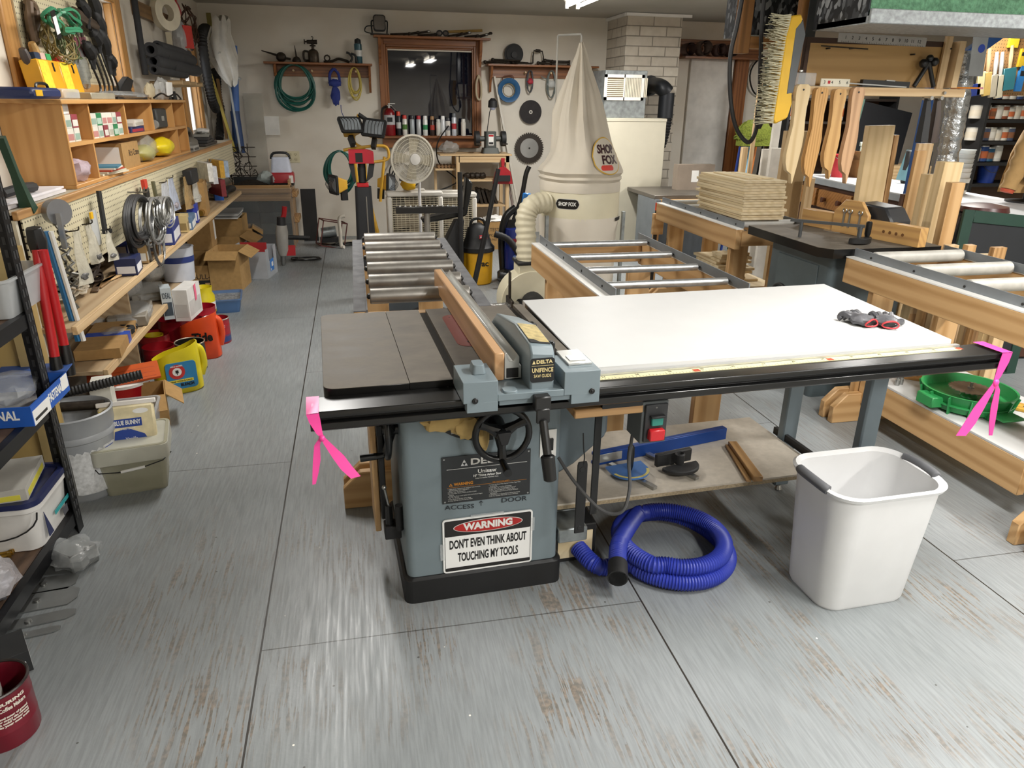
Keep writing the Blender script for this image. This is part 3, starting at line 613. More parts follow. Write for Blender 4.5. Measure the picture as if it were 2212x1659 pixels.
roller_table('roller table with four thin conduit rollers behind the white extension table', .93, 1.60, 2.62, 3.86, .84, [2.78, 3.07, 3.37, 3.70], .0165, mt('c3c5c6', .33, .85, var=.2, sc=30), 'angle')
roller_table('roller table under the tall stack of plywood pieces', 2.38, 2.90, 4.26, 5.58, .82, [4.36, 4.62, 4.88, 5.14, 5.42], .024, mt('bdbdb8', .5), 'angle')
roller_table('roller table with white plastic rollers at the right edge', 2.46, 3.09, 1.72, 3.26, .84, [1.95, 2.24, 2.53, 2.83, 3.13], .030, mt('b3b0a8', .5, var=.2, sc=14), 'angle')
# shelf on the right roller table
solo('lower_shelf_board', MB(LAMI).box(0, .56, 0, 1.0, .018, .03).use(FIRy).box(0, .035, 0, 1.0, -.13, .018).use(PLY('y')).box(.035, .56, 0, 1.0, 0, .018), 'white topped shelf board low on the right roller table', 'shelf', (2.52, 2.05, .235), bev=.002)
# plywood stack
random.seed(4); PLYE = wood('ddcdae', 'b9a27c', 'z', 4, .6, 4)
for k in range(15):
    h = .0165; w_, l_ = .29+random.uniform(0, .03), .66+random.uniform(-.02, .02)
    t = ['bottom sheet', 'topmost sheet'][k == 14] if k in (0, 14) else f'{["second","third","fourth","fifth","sixth","seventh","eighth","ninth","tenth","eleventh","twelfth","thirteenth","fourteenth"][k-1]} sheet from the bottom'
    solo('plywood_piece', MB(PLY('y')).box(0, w_, 0, l_, .002, h-.001).use(PLYE).box(.0005, w_-.0005, .0005, l_-.0005, 0, .002), f'pale plywood piece, {t} of the tall stack', 'plywood', (2.44+random.uniform(-.012, .012), 4.33+random.uniform(-.012, .012), .8575+k*h), (0, 0, random.uniform(-.02, .02)), 'stacked plywood pieces')
for i, (x, y, w_, l_) in enumerate(((2.5, 4.4, .09, .5), (2.62, 4.42, .07, .45))):
    solo('plywood_offcut', MB(PLY('y')).box(0, w_, 0, l_, 0, .008), f'thin plywood strip on top of the stack, {["left","right"][i]} of the two', 'plywood', (x, y, .8575+15*.0165))
# scrap under the stack table
random.seed(11)
solo('scrap_shelf', MB(PLY('y')).box(0, .42, 0, .9, 0, .02), 'plywood shelf under the plywood stack table holding scraps', 'shelf', (2.43, 4.45, .36))
for k in range(14):
    if k < 8: loc, sz = (2.44+random.uniform(0, .03), 4.55+random.uniform(0, .08), .381+k*.018), (random.uniform(.2, .34), random.uniform(.3, .4), .0165)
    else: loc, sz = (2.45+.14*(k % 2)+random.uniform(0, .03), 4.56+random.uniform(0, .05), .381+8*.018+((k-8)//2)*.02), (.1, .14, .018)
    solo('wood_scrap', MB(PLY('y' if k % 2 else 'x')).box(0, sz[0], 0, sz[1], 0, sz[2]), 'flat wood scrap in the low pile under the plywood stack' if k < 8 else 'short wood block atop the scrap pile under the plywood stack', 'wood scrap', loc, (0, 0, random.uniform(-.08, .08) if k >= 8 else 0), 'wood scraps under the plywood stack' if k < 8 else 'short blocks atop the scrap pile')
for k in range(6):
    solo('pine_stick', MB(PINE('y')).box(0, .045, 0, .5, 0, .022), 'pine stick in the neat pile beside the scraps', 'wood stick', (2.60+k*.006, 4.3+k*.002, .14+k*.0225), group='pine sticks under the plywood stack')
solo('stick_rest', MB(PINE('x')).box(0, .25, 0, .5, 0, .138), 'low pine block under the pile of pine sticks', 'wood block', (2.52, 4.32, 0))
# ---------------------------------------------------------------- lumber
def board(xl, xr, yt, y, d, label, c='PINE', zb=0, lean=0, name='lumber_board'):
    a = U(xl, yt, y=y); b = U(xr, yt, y=y); w_ = b.x-a.x; H = (a.z+b.z)/2-zb
    m = {'PINE': PINE('z'), 'FIR': FIRz, 'OAK': OAK('z'), 'WHITE': mt('cfcac0', .6), 'PART': wood('a58a62', '8a7048', 'z', 3, .7, 3), 'DARK': wood('6b4a36', '4e3426', 'z', 1, .6), 'PALE': wood('d8be92', 'c9ad7e', 'z', .8, .5)}[c]
    return solo(name, MB(m).box(0, w_, 0, d, 0, H), label, 'lumber', (a.x, y, zb), (0, lean, 0), 'lumber standing on end', .002)
board(1893, 1948, 272, 4.12, .05, 'tall pale board, the tallest standing just behind the shaper fence', 'PALE', 0, -.03)
board(1946, 1956, 292, 4.13, .05, 'narrow brown board against the right edge of the tallest pale board', 'OAK', 0, -.03)
board(1983, 2004, 325, 4.0, .03, 'narrow tan board standing between the tallest board and the duct', 'FIR')
board(1986, 2018, 310, 4.18, .03, 'light board standing close behind the narrow tan board', 'PINE')
board(1970, 1986, 385, 4.06, .03, 'short slim board left of the narrow tan board', 'PINE')
board(1954, 1972, 420, 4.12, .04, 'dark rough board standing behind the shaper', 'DARK')
board(2003, 2032, 377, 3.72, .05, 'pale board left of the thick golden board behind the roller table', 'PALE')
board(2034, 2075, 350, 3.55, .07, 'thick golden board, the widest behind the right roller table', 'PALE', 0, .02)
board(2058, 2087, 395, 3.42, .05, 'grey grained post right of the thick golden board', 'FIR')
board(2050, 2073, 530, 3.34, .04, 'short square post end just behind the first white roller', 'PINE')
board(2093, 2111, 530, 3.3, .04, 'short post end, second from the left behind the white rollers', 'FIR')
board(2123, 2144, 550, 3.2, .035, 'short post end, third from the left behind the white rollers', 'PALE')
board(2150, 2177, 535, 3.12, .035, 'brown short post end nearest the dark screen', 'OAK')
for i, (xl, xr, yt, y, c) in enumerate(((1876, 1925, 560, 2.95, 'FIR'), (1955, 2010, 600, 2.85, 'FIR'), (2040, 2090, 640, 2.72, 'PINE'), (2095, 2120, 660, 2.68, 'OAK'), (2125, 2142, 640, 2.66, 'PALE'), (2150, 2175, 660, 2.6, 'PINE'), (2012, 2038, 620, 2.9, 'DARK'))):
    a = U(xl, 720, x=3.14+.012*i); y = a.y; b = U(xr, 720, y=y); m = {'PINE': PINE('z'), 'FIR': FIRz, 'OAK': OAK('z'), 'PALE': PALE if 0 else wood('d9bd8c', 'c09c66', 'z', .8, .5), 'DARK': wood('6b4a36', '4e3426', 'z', 1, .6)}[c]
    o = ['leftmost', 'second from the left', 'fourth from the left', 'fifth from the left', 'sixth from the left', 'rightmost', 'dark one third from the left'][i]
    solo('lumber_board', MB(m).box(0, min(.12, b.x-a.x), 0, .03, 0, .78), f'board standing under the right roller table rails, {o}', 'lumber', (a.x, y, .0), (-.06, .06, 0), 'boards stored under the right roller table', .002)
# row behind the stack
board(1605, 1617, 318, 6.4, .04, 'short rough lumber end left of the thin pine strip', 'PINE')
board(1640, 1648, 180, 6.2, .02, 'thin tall pine strip in front of the green mop', 'PINE')
board(1649, 1665, 322, 6.2, .03, 'pinkish white board standing behind the plywood stack', 'WHITE')
board(1667, 1696, 320, 6.1, .04, 'wide white painted board behind the plywood stack', 'WHITE')
board(1674, 1690, 255, 6.3, .03, 'tall white strip behind the wide white board', 'WHITE')
board(1700, 1752, 283, 5.45, .05, 'wide grey brown particle board standing behind the push sticks', 'PART')
board(1746, 1762, 385, 5.3, .05, 'narrow pine board against the particle board', 'PINE')
# ---------------------------------------------------------------- shaper
sh = thing('shaper', 'grey cabinet shaper with a dark iron table top', 'shaper', (2.34, 3.27, 0))
part('table_top', MB(ENAM).prism([(0, .06), (.05, 0), (.69, 0), (.69, .78), (0, .78)], .82, .868).use(IRONT).prism([(0, .06), (.05, 0), (.69, 0), (.69, .78), (0, .78)], .868, .87), sh)
part('cabinet', MB(mt('4f5a5e', .45)).rbox([(.24, .3, .03, 0), (.24, .3, .03, .82)], c=(.36, .40)), sh)
part('access_door', MB(mt('566266', .45)).box(.115, .121, .2, .6, .12, .74), sh, bev=.003)
part('collar', MB(STEEL).lathe([(.07, .87), (.07, .873), (.022, .874), (.022, .905), (.008, .906), (.008, .93)], 20, (.42, .52, 0)), sh)
fA = math.radians(-78)
sf = thing('shaper_fence', 'wooden shaper fence with hexagonal guard and black motor box', 'fence', (2.80, 3.66, .87), (0, 0, fA))
WOK = wood('c2995f', 'a98050', 'x', 1, .4)
part('right_fence', MB(WOK).box(.06, .42, -.03, .03, 0, .10).use(mt('6a4420', .7)).cyl((.2, -.032, .05), (.2, -.03, .05), .009, n=10).cyl((.24, -.032, .05), (.24, -.03, .05), .009, n=10).cyl((.28, -.032, .05), (.28, -.03, .05), .009, n=10).cyl((.32, -.032, .05), (.32, -.03, .05), .009, n=10), sf, bev=.003)
part('left_fence', MB(WOK).box(-.40, -.12, -.03, .03, 0, .10), sf, bev=.003)
gd = part('guard', MB(WOK).prism([(-.14, .0), (.10, .0), (.10, .12), (.04, .19), (-.07, .19), (-.14, .12)], -.05, -.025, 'xz'), sf, bev=.003)
for i, x in enumerate((-.06, -.02, .05)):
    part('wrench', MB(STEEL).box(x-.005, x+.005, -.056, -.051, .04, .12).tube([(x+.012*math.cos(a), -.054, .13+.012*math.sin(a)) for a in [2.2+k*.6 for k in range(9)]], .004, 6), gd)
part('motor_box', MB(mt('2a2b2e', .4)).prism([(-.03, 0), (.22, 0), (.22, .1), (.16, .17), (-.03, .18)], .0, .15, 'yz' if 0 else 'xz'), sf, bev=.01)
mg = thing('miter_gauge', 'dark miter gauge with long hold-down arm on the shaper table', 'miter gauge', (2.62, 3.40, .87), (0, 0, .25))
part('head', MB(DARKM).prism([(q[0]*1.05, q[1]*.8) for q in half[1:-1]], .004, .035), mg, bev=.004)
part('handle', MB(BLACK).lathe([(.011, .035), (.016, .05), (.016, .11), (.011, .115)], 12, (.05, -.01, 0)), mg)
part('arm', MB(mt('55585a', .4, .5)).box(-.008, .008, -.02, .36, .085, .10).cyl((0, 0, .035), (0, 0, .09), .012, n=10).cyl((0, .30, .004), (0, .30, .09), .01, n=10), mg, rot=(0, 0, .55))
hw = thing('crank_wheel', 'dark handwheel on the left side of the shaper cabinet', 'handwheel', (2.34, 3.62, .52))
part('rim', MB(DARKM).tube([(0, .085*math.cos(a), .085*math.sin(a)) for a in [2*PI*k/24 for k in range(24)]], .01, 8, True), hw)
part('spokes', MB(DARKM).cyl((0, -.08, 0), (0, .08, 0), .011, n=8).cyl((-.02, 0, 0), (.12, 0, 0), .02, n=12), hw)
part('lever', MB(STEEL).box(-.012, -.002, -.03, .0, -.3, 0), hw, rot=(.25, 0, 0))
# ---------------------------------------------------------------- green tub with saw blade, on the right table's shelf
GRN = mt('2f8f4f', .42); sz_ = .2655
gt = thing('green_tub', 'round green ribbed plastic tub on the low white shelf', 'tub', (2.715, 2.58, sz_))
part('bowl', MB(GRN).lathe([(.15, 0), (.17, .01), (.195, .085), (.20, .09), (.19, .09), (.165, .014), (.1, .012)], 32, sx=.98), gt)
rb = MB(GRN)
for k in range(14):
    a = 2*PI*k/14; rb.at(rot=(0, 0, a)).prism([(.15, 0), (.185, 0), (.205, .08), (.19, .085)], -.003, .003, 'xz')
rb.at().lathe([(.178, .04), (.192, .04), (.192, .046), (.18, .046)], 32)
part('ribs', rb, gt); part('handle_tab', MB(GRN).box(-.06, .06, -.27, -.19, .03, .04), gt, bev=.004); part('side_tab', MB(GRN).box(-.23, -.17, -.05, .05, .02, .07), gt, bev=.004)
def sawblade(R, n, mat):
    pr_ = []
    for k in range(n):
        a = 2*PI*k/n; pr_ += [(R*.90*math.cos(a), R*.90*math.sin(a)), (R*math.cos(a+.15*2*PI/n*2), R*math.sin(a+.15*2*PI/n*2)), (R*.985*math.cos(a+.8*PI*1.0/n*1.2), R*.985*math.sin(a+.8*PI/n*1.2))]
    return pr_
sbm = mt('8d7f72', .45, .6, var=.3, sc=20)
o = solo('saw_blade', MB(sbm).prism(sawblade(.092, 24, 0), 0, .004).use(STEEL).cyl((0, 0, .004), (0, 0, .03), .006, n=8).cyl((0, 0, .004), (0, 0, .01), .015, n=6), 'brown circular saw blade sitting inside the green tub', 'saw blade', (2.715, 2.57, sz_+.085), (.0, .0, 0))
solo('blade_post', MB(GRN).lathe([(.05, 0), (.02, .0715)], 12), 'green post that carries the saw blade in the tub', 'post', (2.715, 2.57, sz_+.0125))
def gauge(name, lab, loc, rz, c):
    t = MB(wood(c, 'a87a3c', 'x', 1, .5)); e = rr(-.14, .14, -.045, .045, .04)
    t.prism(e, 0, .013).use(mt('5a4426', .8)).prism(rr(-.09, .09, -.008, .008, .007), .0125, .0135); return solo(name, t, lab, 'jig', loc, (0, 0, rz), None, .002)
gauge('push_block', 'yellow wooden push block right of the green tub', (3.0, 2.42, sz_), -.9, 'd2a23c')
gauge('push_block', 'tan wooden slotted jig at the front of the low shelf', (2.82, 2.18, sz_), .2, 'b98a58')
gauge('push_block', 'brown wooden paddle left of the green tub', (2.68, 2.98, sz_), -.7, 'b88850')
bc = thing('router_collets', 'two black and chrome router collets standing by the tub', 'collets', (2.575, 2.86, sz_))
for i in range(2): part('collet', MB(STEEL).lathe([(.012, 0), (.012, .03), (.009, .032), (.009, .045), (.012, .047), (.012, .075), (.008, .078)], 12, (i*.03, i*.01, 0)), bc)
cl = thing('bar_clamp', 'steel bar clamp with blue grips lying at the shelf edge', 'clamp', (2.60, 2.02, .27))
part('bar', MB(STEEL).tube([(0, 0, .02), (.03, 0, .09), (.1, .03, .2)], .006, 6), cl); part('jaw', MB(GALV).tube(spline([(-.08, -.03, -.0), (-.02, -.02, .02), (.06, 0, .02)], 4), .014, 8), cl)
part('grip', MB(BLUE).tube(spline([(.02, .0, .02), (.05, -.03, -.01), (.04, -.04, -.05)], 4), .014, 8), cl)
# ---------------------------------------------------------------- dust collector
DX, DY = 1.515, 4.9
CANV = mt('d2cabb', .85, var=.07, sc=4, bump=.15); CRM = mt('d9d2b8', .42, var=.04)
dcx = thing('dust_collector', 'cream two-bag dust collector with tall cone shaped canvas bag', 'dust collector', (DX, DY, 0))
def folded(prof, n=64, seed=1, folds=7):
    R = []
    for i, (r, z, am, dx) in enumerate(prof):
        ring = []
        for j in range(n):
            a = 2*PI*j/n
            k = 1+am*(.5*math.sin(folds*a+seed)+.45*math.sin((folds+4)*a+2+seed*.3)+.7*noise.noise(Vector((math.cos(a)*2, math.sin(a)*2, z*2.2+seed))))
            ring.append((dx+r*k*math.cos(a), r*k*math.sin(a), z+am*.05*math.sin(5*a+z*9)))
        R.append(ring)
    return R
pr_ = [(.012, 1.915, .1, -.035), (.03, 1.86, .25, -.03), (.07, 1.74, .32, -.03), (.115, 1.60, .30, -.025), (.15, 1.48, .26, -.02), (.178, 1.36, .17, -.005), (.215, 1.25, .055, 0.01), (.25, 1.19, .05, 0.01), (.28, 1.15, .05, .0), (.292, 1.125, .05, .0), (.272, 1.10, .04, 0), (.286, 1.085, .04, 0), (.27, 1.065, .03, 0), (.279, 1.045, .02, 0), (.277, 1.0, .01, 0)]
part('upper_bag', MB(CANV).loft(folded(pr_)), dcx)
part('drum', MB(CRM).lathe([(.272, .80), (.274, .82), (.274, 1.03), (.27, 1.04)], 48), dcx)
part('lower_bag', MB(mt('d6cec0', .85, var=.06, sc=4, bump=.15)).loft(folded([(.274, .835, .0, 0), (.277, .80, .01, 0), (.266, .72, .03, 0), (.262, .55, .03, 0), (.262, .40, .03, 0), (.255, .28, .03, 0), (.22, .26, .03, 0)], 64, 3, 6)), dcx)
lg = MB(mt('f0ece0', .6)).prism([(p[0]-.0, p[1]) for p in [(.0, .0)]] or [], 0, 0) if 0 else MB()
bl = MB(BLACK); ang = math.radians(-123)
def ondrum(a, z, r=.2755): return (r*math.cos(a), r*math.sin(a), z)
def curved_text(mb, txt, z, size, a0, r, wid, bold=.0012):
    m0 = MB(); m0.text(txt, size, (0, 0, 0), (0, 0, 0), wid=wid, bold=bold, ext=.0008)
    vs = [(r*math.cos(a0+v[0]/r), r*math.sin(a0+v[0]/r), z+v[1]) for v in m0.v]
    vs = [(x*(1+.002*(m0.v[i][2] > 0)), y*(1+.002*(m0.v[i][2] > 0)), zz) for i, (x, y, zz) in enumerate(vs)]
    return mb.add(vs, m0.f)
def curved_patch(mb, a0, z, hw, hh, r, rad=.03, n=24):
    pts = rr(-hw, hw, -hh, hh, rad, 6); vs = [(r*math.cos(a0+u/r), r*math.sin(a0+u/r), z+v) for u, v in pts]; c = (r*math.cos(a0), r*math.sin(a0), z)
    cols = 16; fs = []; vv = []
    for i in range(cols+1):
        u = -hw+2*hw*i/cols; d = max(0, abs(u)-(hw-rad)); hv = hh-rad+math.sqrt(max(0, rad*rad-d*d))
        vv += [(r*math.cos(a0+u/r), r*math.sin(a0+u/r), z-hv), (r*math.cos(a0+u/r), r*math.sin(a0+u/r), z+hv)]
    for i in range(cols): fs.append((2*i, 2*i+2, 2*i+3, 2*i+1))
    return mb.add(vv, fs)
bl = curved_patch(MB(mt('cfcfcb', .4)), ang-.02, .93, .085, .034, .2748, .034); curved_patch(bl.use(BLACK), ang-.02, .93, .082, .031, .2754, .031); curved_text(bl.use(mt('e0e0dc', .4)), 'SHOP FOX', .93, .034, ang-.02, .2765, .125)
part('maker_badge', bl, dcx)
EA = math.radians(-68)
lg = curved_patch(MB(mt('cfa63a', .6)), EA, 1.235, .115, .115, .258, .115); curved_patch(lg.use(CANV), EA, 1.235, .108, .108, .2588, .108)
curved_text(lg.use(mt('3b1a1e', .6)), 'SHOP', 1.275, .07, EA, .2596, .15, .003); curved_text(lg, 'FOX', 1.21, .07, EA+.05, .2596, .125, .003)
curved_patch(lg.use(mt('d5453a', .6)), EA-.06, 1.163, .045, .016, .2596, .012)
def bagr(z): return .290-(z-1.12)*.44
nv = []
for x, y, z in lg.v:
    r_ = math.hypot(x, y); t_ = bagr(z)*1.02+.004+(r_-.258)*1.6; nv.append((x/r_*t_+.01, y/r_*t_, z))
lg.v = nv; part('bag_emblem', lg, dcx)
part('strap_buckle', curved_patch(MB(BLACKM), math.radians(-35), .822, .05, .012, .284, .004), dcx)
part('bag_hook', MB(mt('c9c9c4', .4, .5)).tube([(-.16, .12, 1.04), (-.16, .12, 1.96), (-.155, .115, 1.965), (-.04, .0, 1.965), (-.035, 0, 1.955), (-.035, 0, 1.915)], .006, 8), dcx)
rbp = spline([(-.26, -.12, .93), (-.37, -.16, .92), (-.42, -.18, .84), (-.42, -.2, .70), (-.42, -.22, .56)], 14)
part('ribbed_pipe', MB(mt('cfc7ad', .5)).tube(rbp, .06, 18, rr=[.07 if k % 4 < 2 else .064 for k in range(len(rbp))]), dcx)
bw = MB(CRM).cyl((-.40, -.32, .30), (-.40, -.14, .30), .21, n=36).box(-.49, -.34, -.31, -.14, .38, .56).use(BLACKM).box(-.5, -.33, -.32, -.13, .55, .57)
part('blower', bw, dcx, bev=.004)
part('frame_post', MB(GALV).box(-.30, -.28, -.25, -.22, .05, .86), dcx); part('frame_post', MB(GALV).box(.28, .30, -.12, -.09, .05, .86), dcx)
part('base_plate', MB(CRM).box(-.6, .3, -.35, .3, .06, .09), dcx)
for x, y in ((-.55, -.3), (.25, -.3), (-.55, .25), (.25, .25)): part('caster', MB(BLACK).cyl((x-.015, y, .03), (x+.015, y, .03), .03, n=14), dcx)
bg = thing('blast_gate', 'silver taped duct with a cast blast gate and black rubber elbow', 'duct', (DX-.40, DY-.3235, .30))
part('rubber_elbow', MB(RUBBER).tube(spline([(0, 0, 0), (0, -.08, 0), (-.02, -.14, .0), (-.08, -.18, 0), (-.13, -.19, 0)], 5), .075, 20), bg)
part('silver_duct', MB(mt('b9b9b6', .25, .9, bump=.8, sc=40)).tube([(-.132, -.19, 0), (-.33, -.22, .0)], .06, 20, rr=[.062, .06]), bg)
part('gate', MB(IRON).box(-.205, -.185, -.29, -.12, -.08, .09).box(-.2, -.19, -.22, -.17, .09, .26), bg, bev=.004)
o = bg
# ---------------------------------------------------------------- vacuums
vc = thing('shop_vacuum', 'yellow drum shop vacuum with a black motor head', 'vacuum', (1.05, 6.45, 0))
part('drum', MB(mt('d9a21a', .4)).lathe([(.12, 0), (.13, .01), (.14, .29), (.135, .3)], 28), vc)
part('lid', MB(BLACKM).lathe([(.15, .295), (.155, .30), (.155, .335), (.13, .36), (.11, .42), (.09, .50), (.04, .54)], 28), vc)
part('handle', MB(BLACK).tube(spline([(-.07, -.02, .46), (-.05, -.02, .57), (.05, -.02, .57), (.07, -.02, .46)], 5), .012, 8), vc)
part('badge', MB(mt('c8343f', .4)).box(-.0, .07, -.118, -.108, .42, .45).use(WHITE).box(.005, .065, -.1185, -.118, .43, .44), vc)
part('lettering', MB(BLACK).text('vac', .07, (.03, -.139, .2), (PI/2, 0, 0), wid=.1, bold=.002), vc)
solo('vacuum_wand', MB(BLACKM).cyl((0, 0, 0), (0, 0, 1.0), .024, .021, 12), 'straight black vacuum wand standing left of the shop vacuum', 'wand', (.87, 6.25, .0), (0, 0, 0))
solo('vacuum_wand', MB(BLACKM).cyl((0, 0, 0), (.12, .03, .5), .023, n=12).cyl((.12, .03, .5), (.235, .06, 1.02), .02, .019, 12), 'slanted black vacuum wand leaning in front of the shop vacuum', 'wand', (.93, 6.0, .02))
solo('vacuum_hose', MB(BLACKM).tube(spline([(0, 0, .45), (.12, -.05, .4), (.22, -.1, .25), (.25, -.15, .12), (.12, -.2, .10), (0, -.2, .12)], 10), .03, 10, rr=[.032 if k % 2 else .028 for k in range(51)]), 'thick black hose curling beside the yellow shop vacuum', 'hose', (1.2, 6.4, .0))
lb = thing('leaf_blower', 'black ribbed leaf blower body left of the shop vacuum', 'leaf blower', (.74, 6.42, 0))
part('housing', MB(BLACKM).loft([[(.0+x*.9, y*.9, .05) for x, y in rr(-.13, .13, -.12, .12, .04)], [(.05+x*.75, y*.8, .3) for x, y in rr(-.13, .13, -.12, .12, .04)], [(.14+x*.3, y*.6, .58) for x, y in rr(-.13, .13, -.12, .12, .04)]]), lb)
part('hood', MB(BLACK).prism([(-.18, .56), (.2, .62), (.26, .9), (.2, .95), (.17, .68), (-.05, .63), (-.2, .6)], -.07, .07, 'xz'), lb, bev=.012)
for s in (-1, 1): part('foot', MB(BLACK).box(s*.08-.02, s*.08+.02, -.1, .1, 0, .06), lb)
uv = thing('upright_vacuum', 'blue and black upright vacuum beside the cream dust pipe', 'vacuum', (1.40, 6.45, 0))
part('base', MB(BLACK).rbox([(.15, .14, .05, 0), (.15, .14, .05, .07), (.11, .09, .05, .12)]), uv)
part('canister', MB(mt('1a2d80', .25)).loft([[(x, y+.02, .11) for x, y in rr(-.09, .09, -.07, .07, .05)], [(x, y+.02, .36) for x, y in rr(-.095, .095, -.075, .075, .05)], [(x*.9, y*.9+.03, .48) for x, y in rr(-.09, .09, -.07, .07, .05)]]), uv)
part('shell', MB(BLACK).tube(spline([(-.1, .06, .1), (-.11, .08, .4), (-.07, .08, .58), (.02, .08, .66)], 5), .035, 10).box(-.09, .09, .08, .12, .1, .55), uv)
part('window', MB(mt('93202c', .3)).prism(rr(-.04, .04, .36, .40, .015), -.055, -.047, 'xz').use(mt('8aa2d8', .3)).prism(rr(-.03, .03, .22, .25, .012), -.056, -.05, 'xz'), uv)
part('tool_rack', MB(mt('2d79c4', .35)).box(-.02, .06, .04, .07, .56, .80), uv, rot=(0, .12, 0), bev=.01)
part('handle', MB(BLACK).tube(spline([(0, .07, .55), (.07, .08, .75), (.11, .09, .95), (.14, .09, 1.02)], 5), .022, 10, rr=None), uv)
# ================================================================ BACK WALL
def W(px, py, d=0): return U(px, py, y=YB-d)
def wall_shelf(px0, px1, py, label, bx_, pegs=()):
    a, b = W(px0, py, .12), W(px1, py, .12); L = b.x-a.x; t = thing('bracket_shelf', label, 'shelf', (a.x, YB-.002, a.z))
    part('board', MB(TRIM('x')).box(0, L, -.2, 0, -.022, 0), t, bev=.003)
    part('back_rail', MB(TRIM('x')).box(.08, L-.02, -.02, 0, -.14, -.023), t, bev=.003)
    for x in bx_: part('bracket', MB(TRIM('z')).prism([(0, -.023), (-.17, -.023), (-.15, -.1), (-.06, -.2), (-.04, -.3), (-.0205, -.3)], x, x+.025, 'yz'), t)
    for x in pegs: part('peg', MB(PINE('y')).cyl((x, -.02, -.085), (x, -.09, -.08), .011, n=10), t)
    return a, L
a, L = wall_shelf(570, 803, 133, 'brown wooden wall shelf left of the dark window with pegs', (.10, 1.12), (.3, .5, .77, .98))
SZ = a.z; SX = a.x
def on(px, py=133): return Vector((W(px, py, .12).x, YB-.11, SZ))
o = thing('oil_can', 'dark oil can with a long sideways spout at the left end of the wall shelf', 'oil can', on(608))
part('body', MB(IRON).sphere((0, 0, .05), .05, 16, 10, (1.1, .9, 1)), o); part('spout', MB(IRON).cyl((-.05, 0, .07), (-.2, 0, .11), .012, .005, 8), o); part('handle', MB(IRON).cyl((.05, 0, .04), (.1, 0, .03), .012, n=8), o)
o = thing('oiler', 'small dome oiler with upright thin spout on the wall shelf', 'oil can', on(641))
part('body', MB(IRON).lathe([(.045, 0), (.048, .02), (.03, .05), (.012, .06)], 16), o); part('spout', MB(IRON).cyl((0, 0, .06), (-.01, 0, .17), .01, .003, 8), o)
o = thing('blow_torch', 'old brass blow torch, the tallest item on the left wall shelf', 'blow torch', on(678))
TARN = mt('4a4034', .45, .6, var=.35, sc=25)
part('tank', MB(TARN).lathe([(.055, 0), (.058, .01), (.058, .1), (.045, .125), (.015, .14), (.015, .16)], 20), o)
part('burner', MB(IRON).cyl((-.06, 0, .21), (.05, 0, .21), .02, .024, 12).cyl((0, 0, .16), (0, 0, .21), .014, n=10).cyl((-.09, 0, .21), (-.08, 0, .21), .025, n=12).cyl((-.08, 0, .21), (-.06, 0, .21), .008, n=8).lathe([(.03, .165), (.035, .175), (.02, .18)], 14).tube(spline([(0, 0, .23), (.01, 0, .25), (0, 0, .265), (-.008, 0, .255)], 4), .004, 6), o)
part('handle', MB(IRON).tube(spline([(-.055, 0, .02), (-.1, 0, .03), (-.1, 0, .11), (-.05, 0, .11)], 4), .012, 8), o)
solo('spokeshave', MB(IRON).tube(spline([(-.14, 0, .012), (-.05, 0, .02), (.02, 0, .045), (.1, 0, .03), (.14, 0, .012)], 5), .014, 8).tube([(-.1+.03*math.cos(q*.7), 0, .05+.03*math.sin(q*.7)) for q in range(9)], .008, 6, True), 'dark curved iron tool lying in the middle of the wall shelf', 'tool', on(727))
SPRAYN = 0
def spray(loc, body, cap, label, h=.2, r=.031, band=None, group='spray cans on the window sill', name='spray_can'):
    t = thing(name, label, 'spray can', loc, group=group)
    b = MB(mt(body, .32, .1)).lathe([(r*.95, 0), (r, .005), (r, h*.80), (r*.75, h*.84)], 18)
    if band: b.use(mt(band, .4)).lathe([(r*1.005, h*.3), (r*1.005, h*.55)], 18, caps=False)
    part('can', b, t); part('cap', MB(mt(cap, .4)).lathe([(r*.85, h*.805), (r*.82, h*.96), (r*.7, h)], 16), t); return t
t = spray(on(775), '2e5560', '24282a', 'teal and white spray can at the right end of the left wall shelf', .25, .042, 'd9d9d5', None)
part('cone', MB(BLACKM).lathe([(.035, .2), (.014, .235), (.012, .26)], 14), t)
solo('tin_snips', MB(BLACKM).tube(spline([(-.04, 0, .015), (-.02, 0, .06), (-.05, 0, .1), (-.08, 0, .11)], 5), .012, 8).tube(spline([(.03, 0, .01), (.015, 0, .08), (-.03, 0, .1)], 5), .012, 8), 'black bent tool leaning beside the teal spray can', 'tool', on(765)+Vector((0, -.06, 0)))
def coil(name, label, cat, c, rx, rz, n, rad, mat, seed, spread=.03, dz=0, tail=None, group=None):
    random.seed(seed); pts = []
    for q in range(n):
        f = random.uniform(.70, 1.06); g_ = random.uniform(.72, 1.03); d_ = random.uniform(0, spread)+.012; t_ = random.uniform(-.12, .12)
        for k in range(14):
            a = 2*PI*k/14+PI/2; s = math.sin(a); c_ = math.cos(a)
            pts.append((rx*f*c_*(1-.12*s)+t_*rx*(1-s)*.5, -d_, rz*(1-g_)+rz*g_*s+dz))
    if tail: pts += tail
    return solo(name, MB(mat).tube(spline(pts, 3), rad, 6), label, cat, c, group=group)
c = W(639, 189, .06); coil('garden_hose', 'large green hose coil hanging below the left wall shelf', 'hose', c, .205, .235, 15, .0095, mt('14574c', .42), 3, .07)
c = W(767, 181, .05); coil('cord', 'thin yellow cord loop hanging at the right end of the left shelf', 'cord', c, .07, .17, 13, .005, mt('c8b65a', .55), 5)
c = W(724, 190, .06)
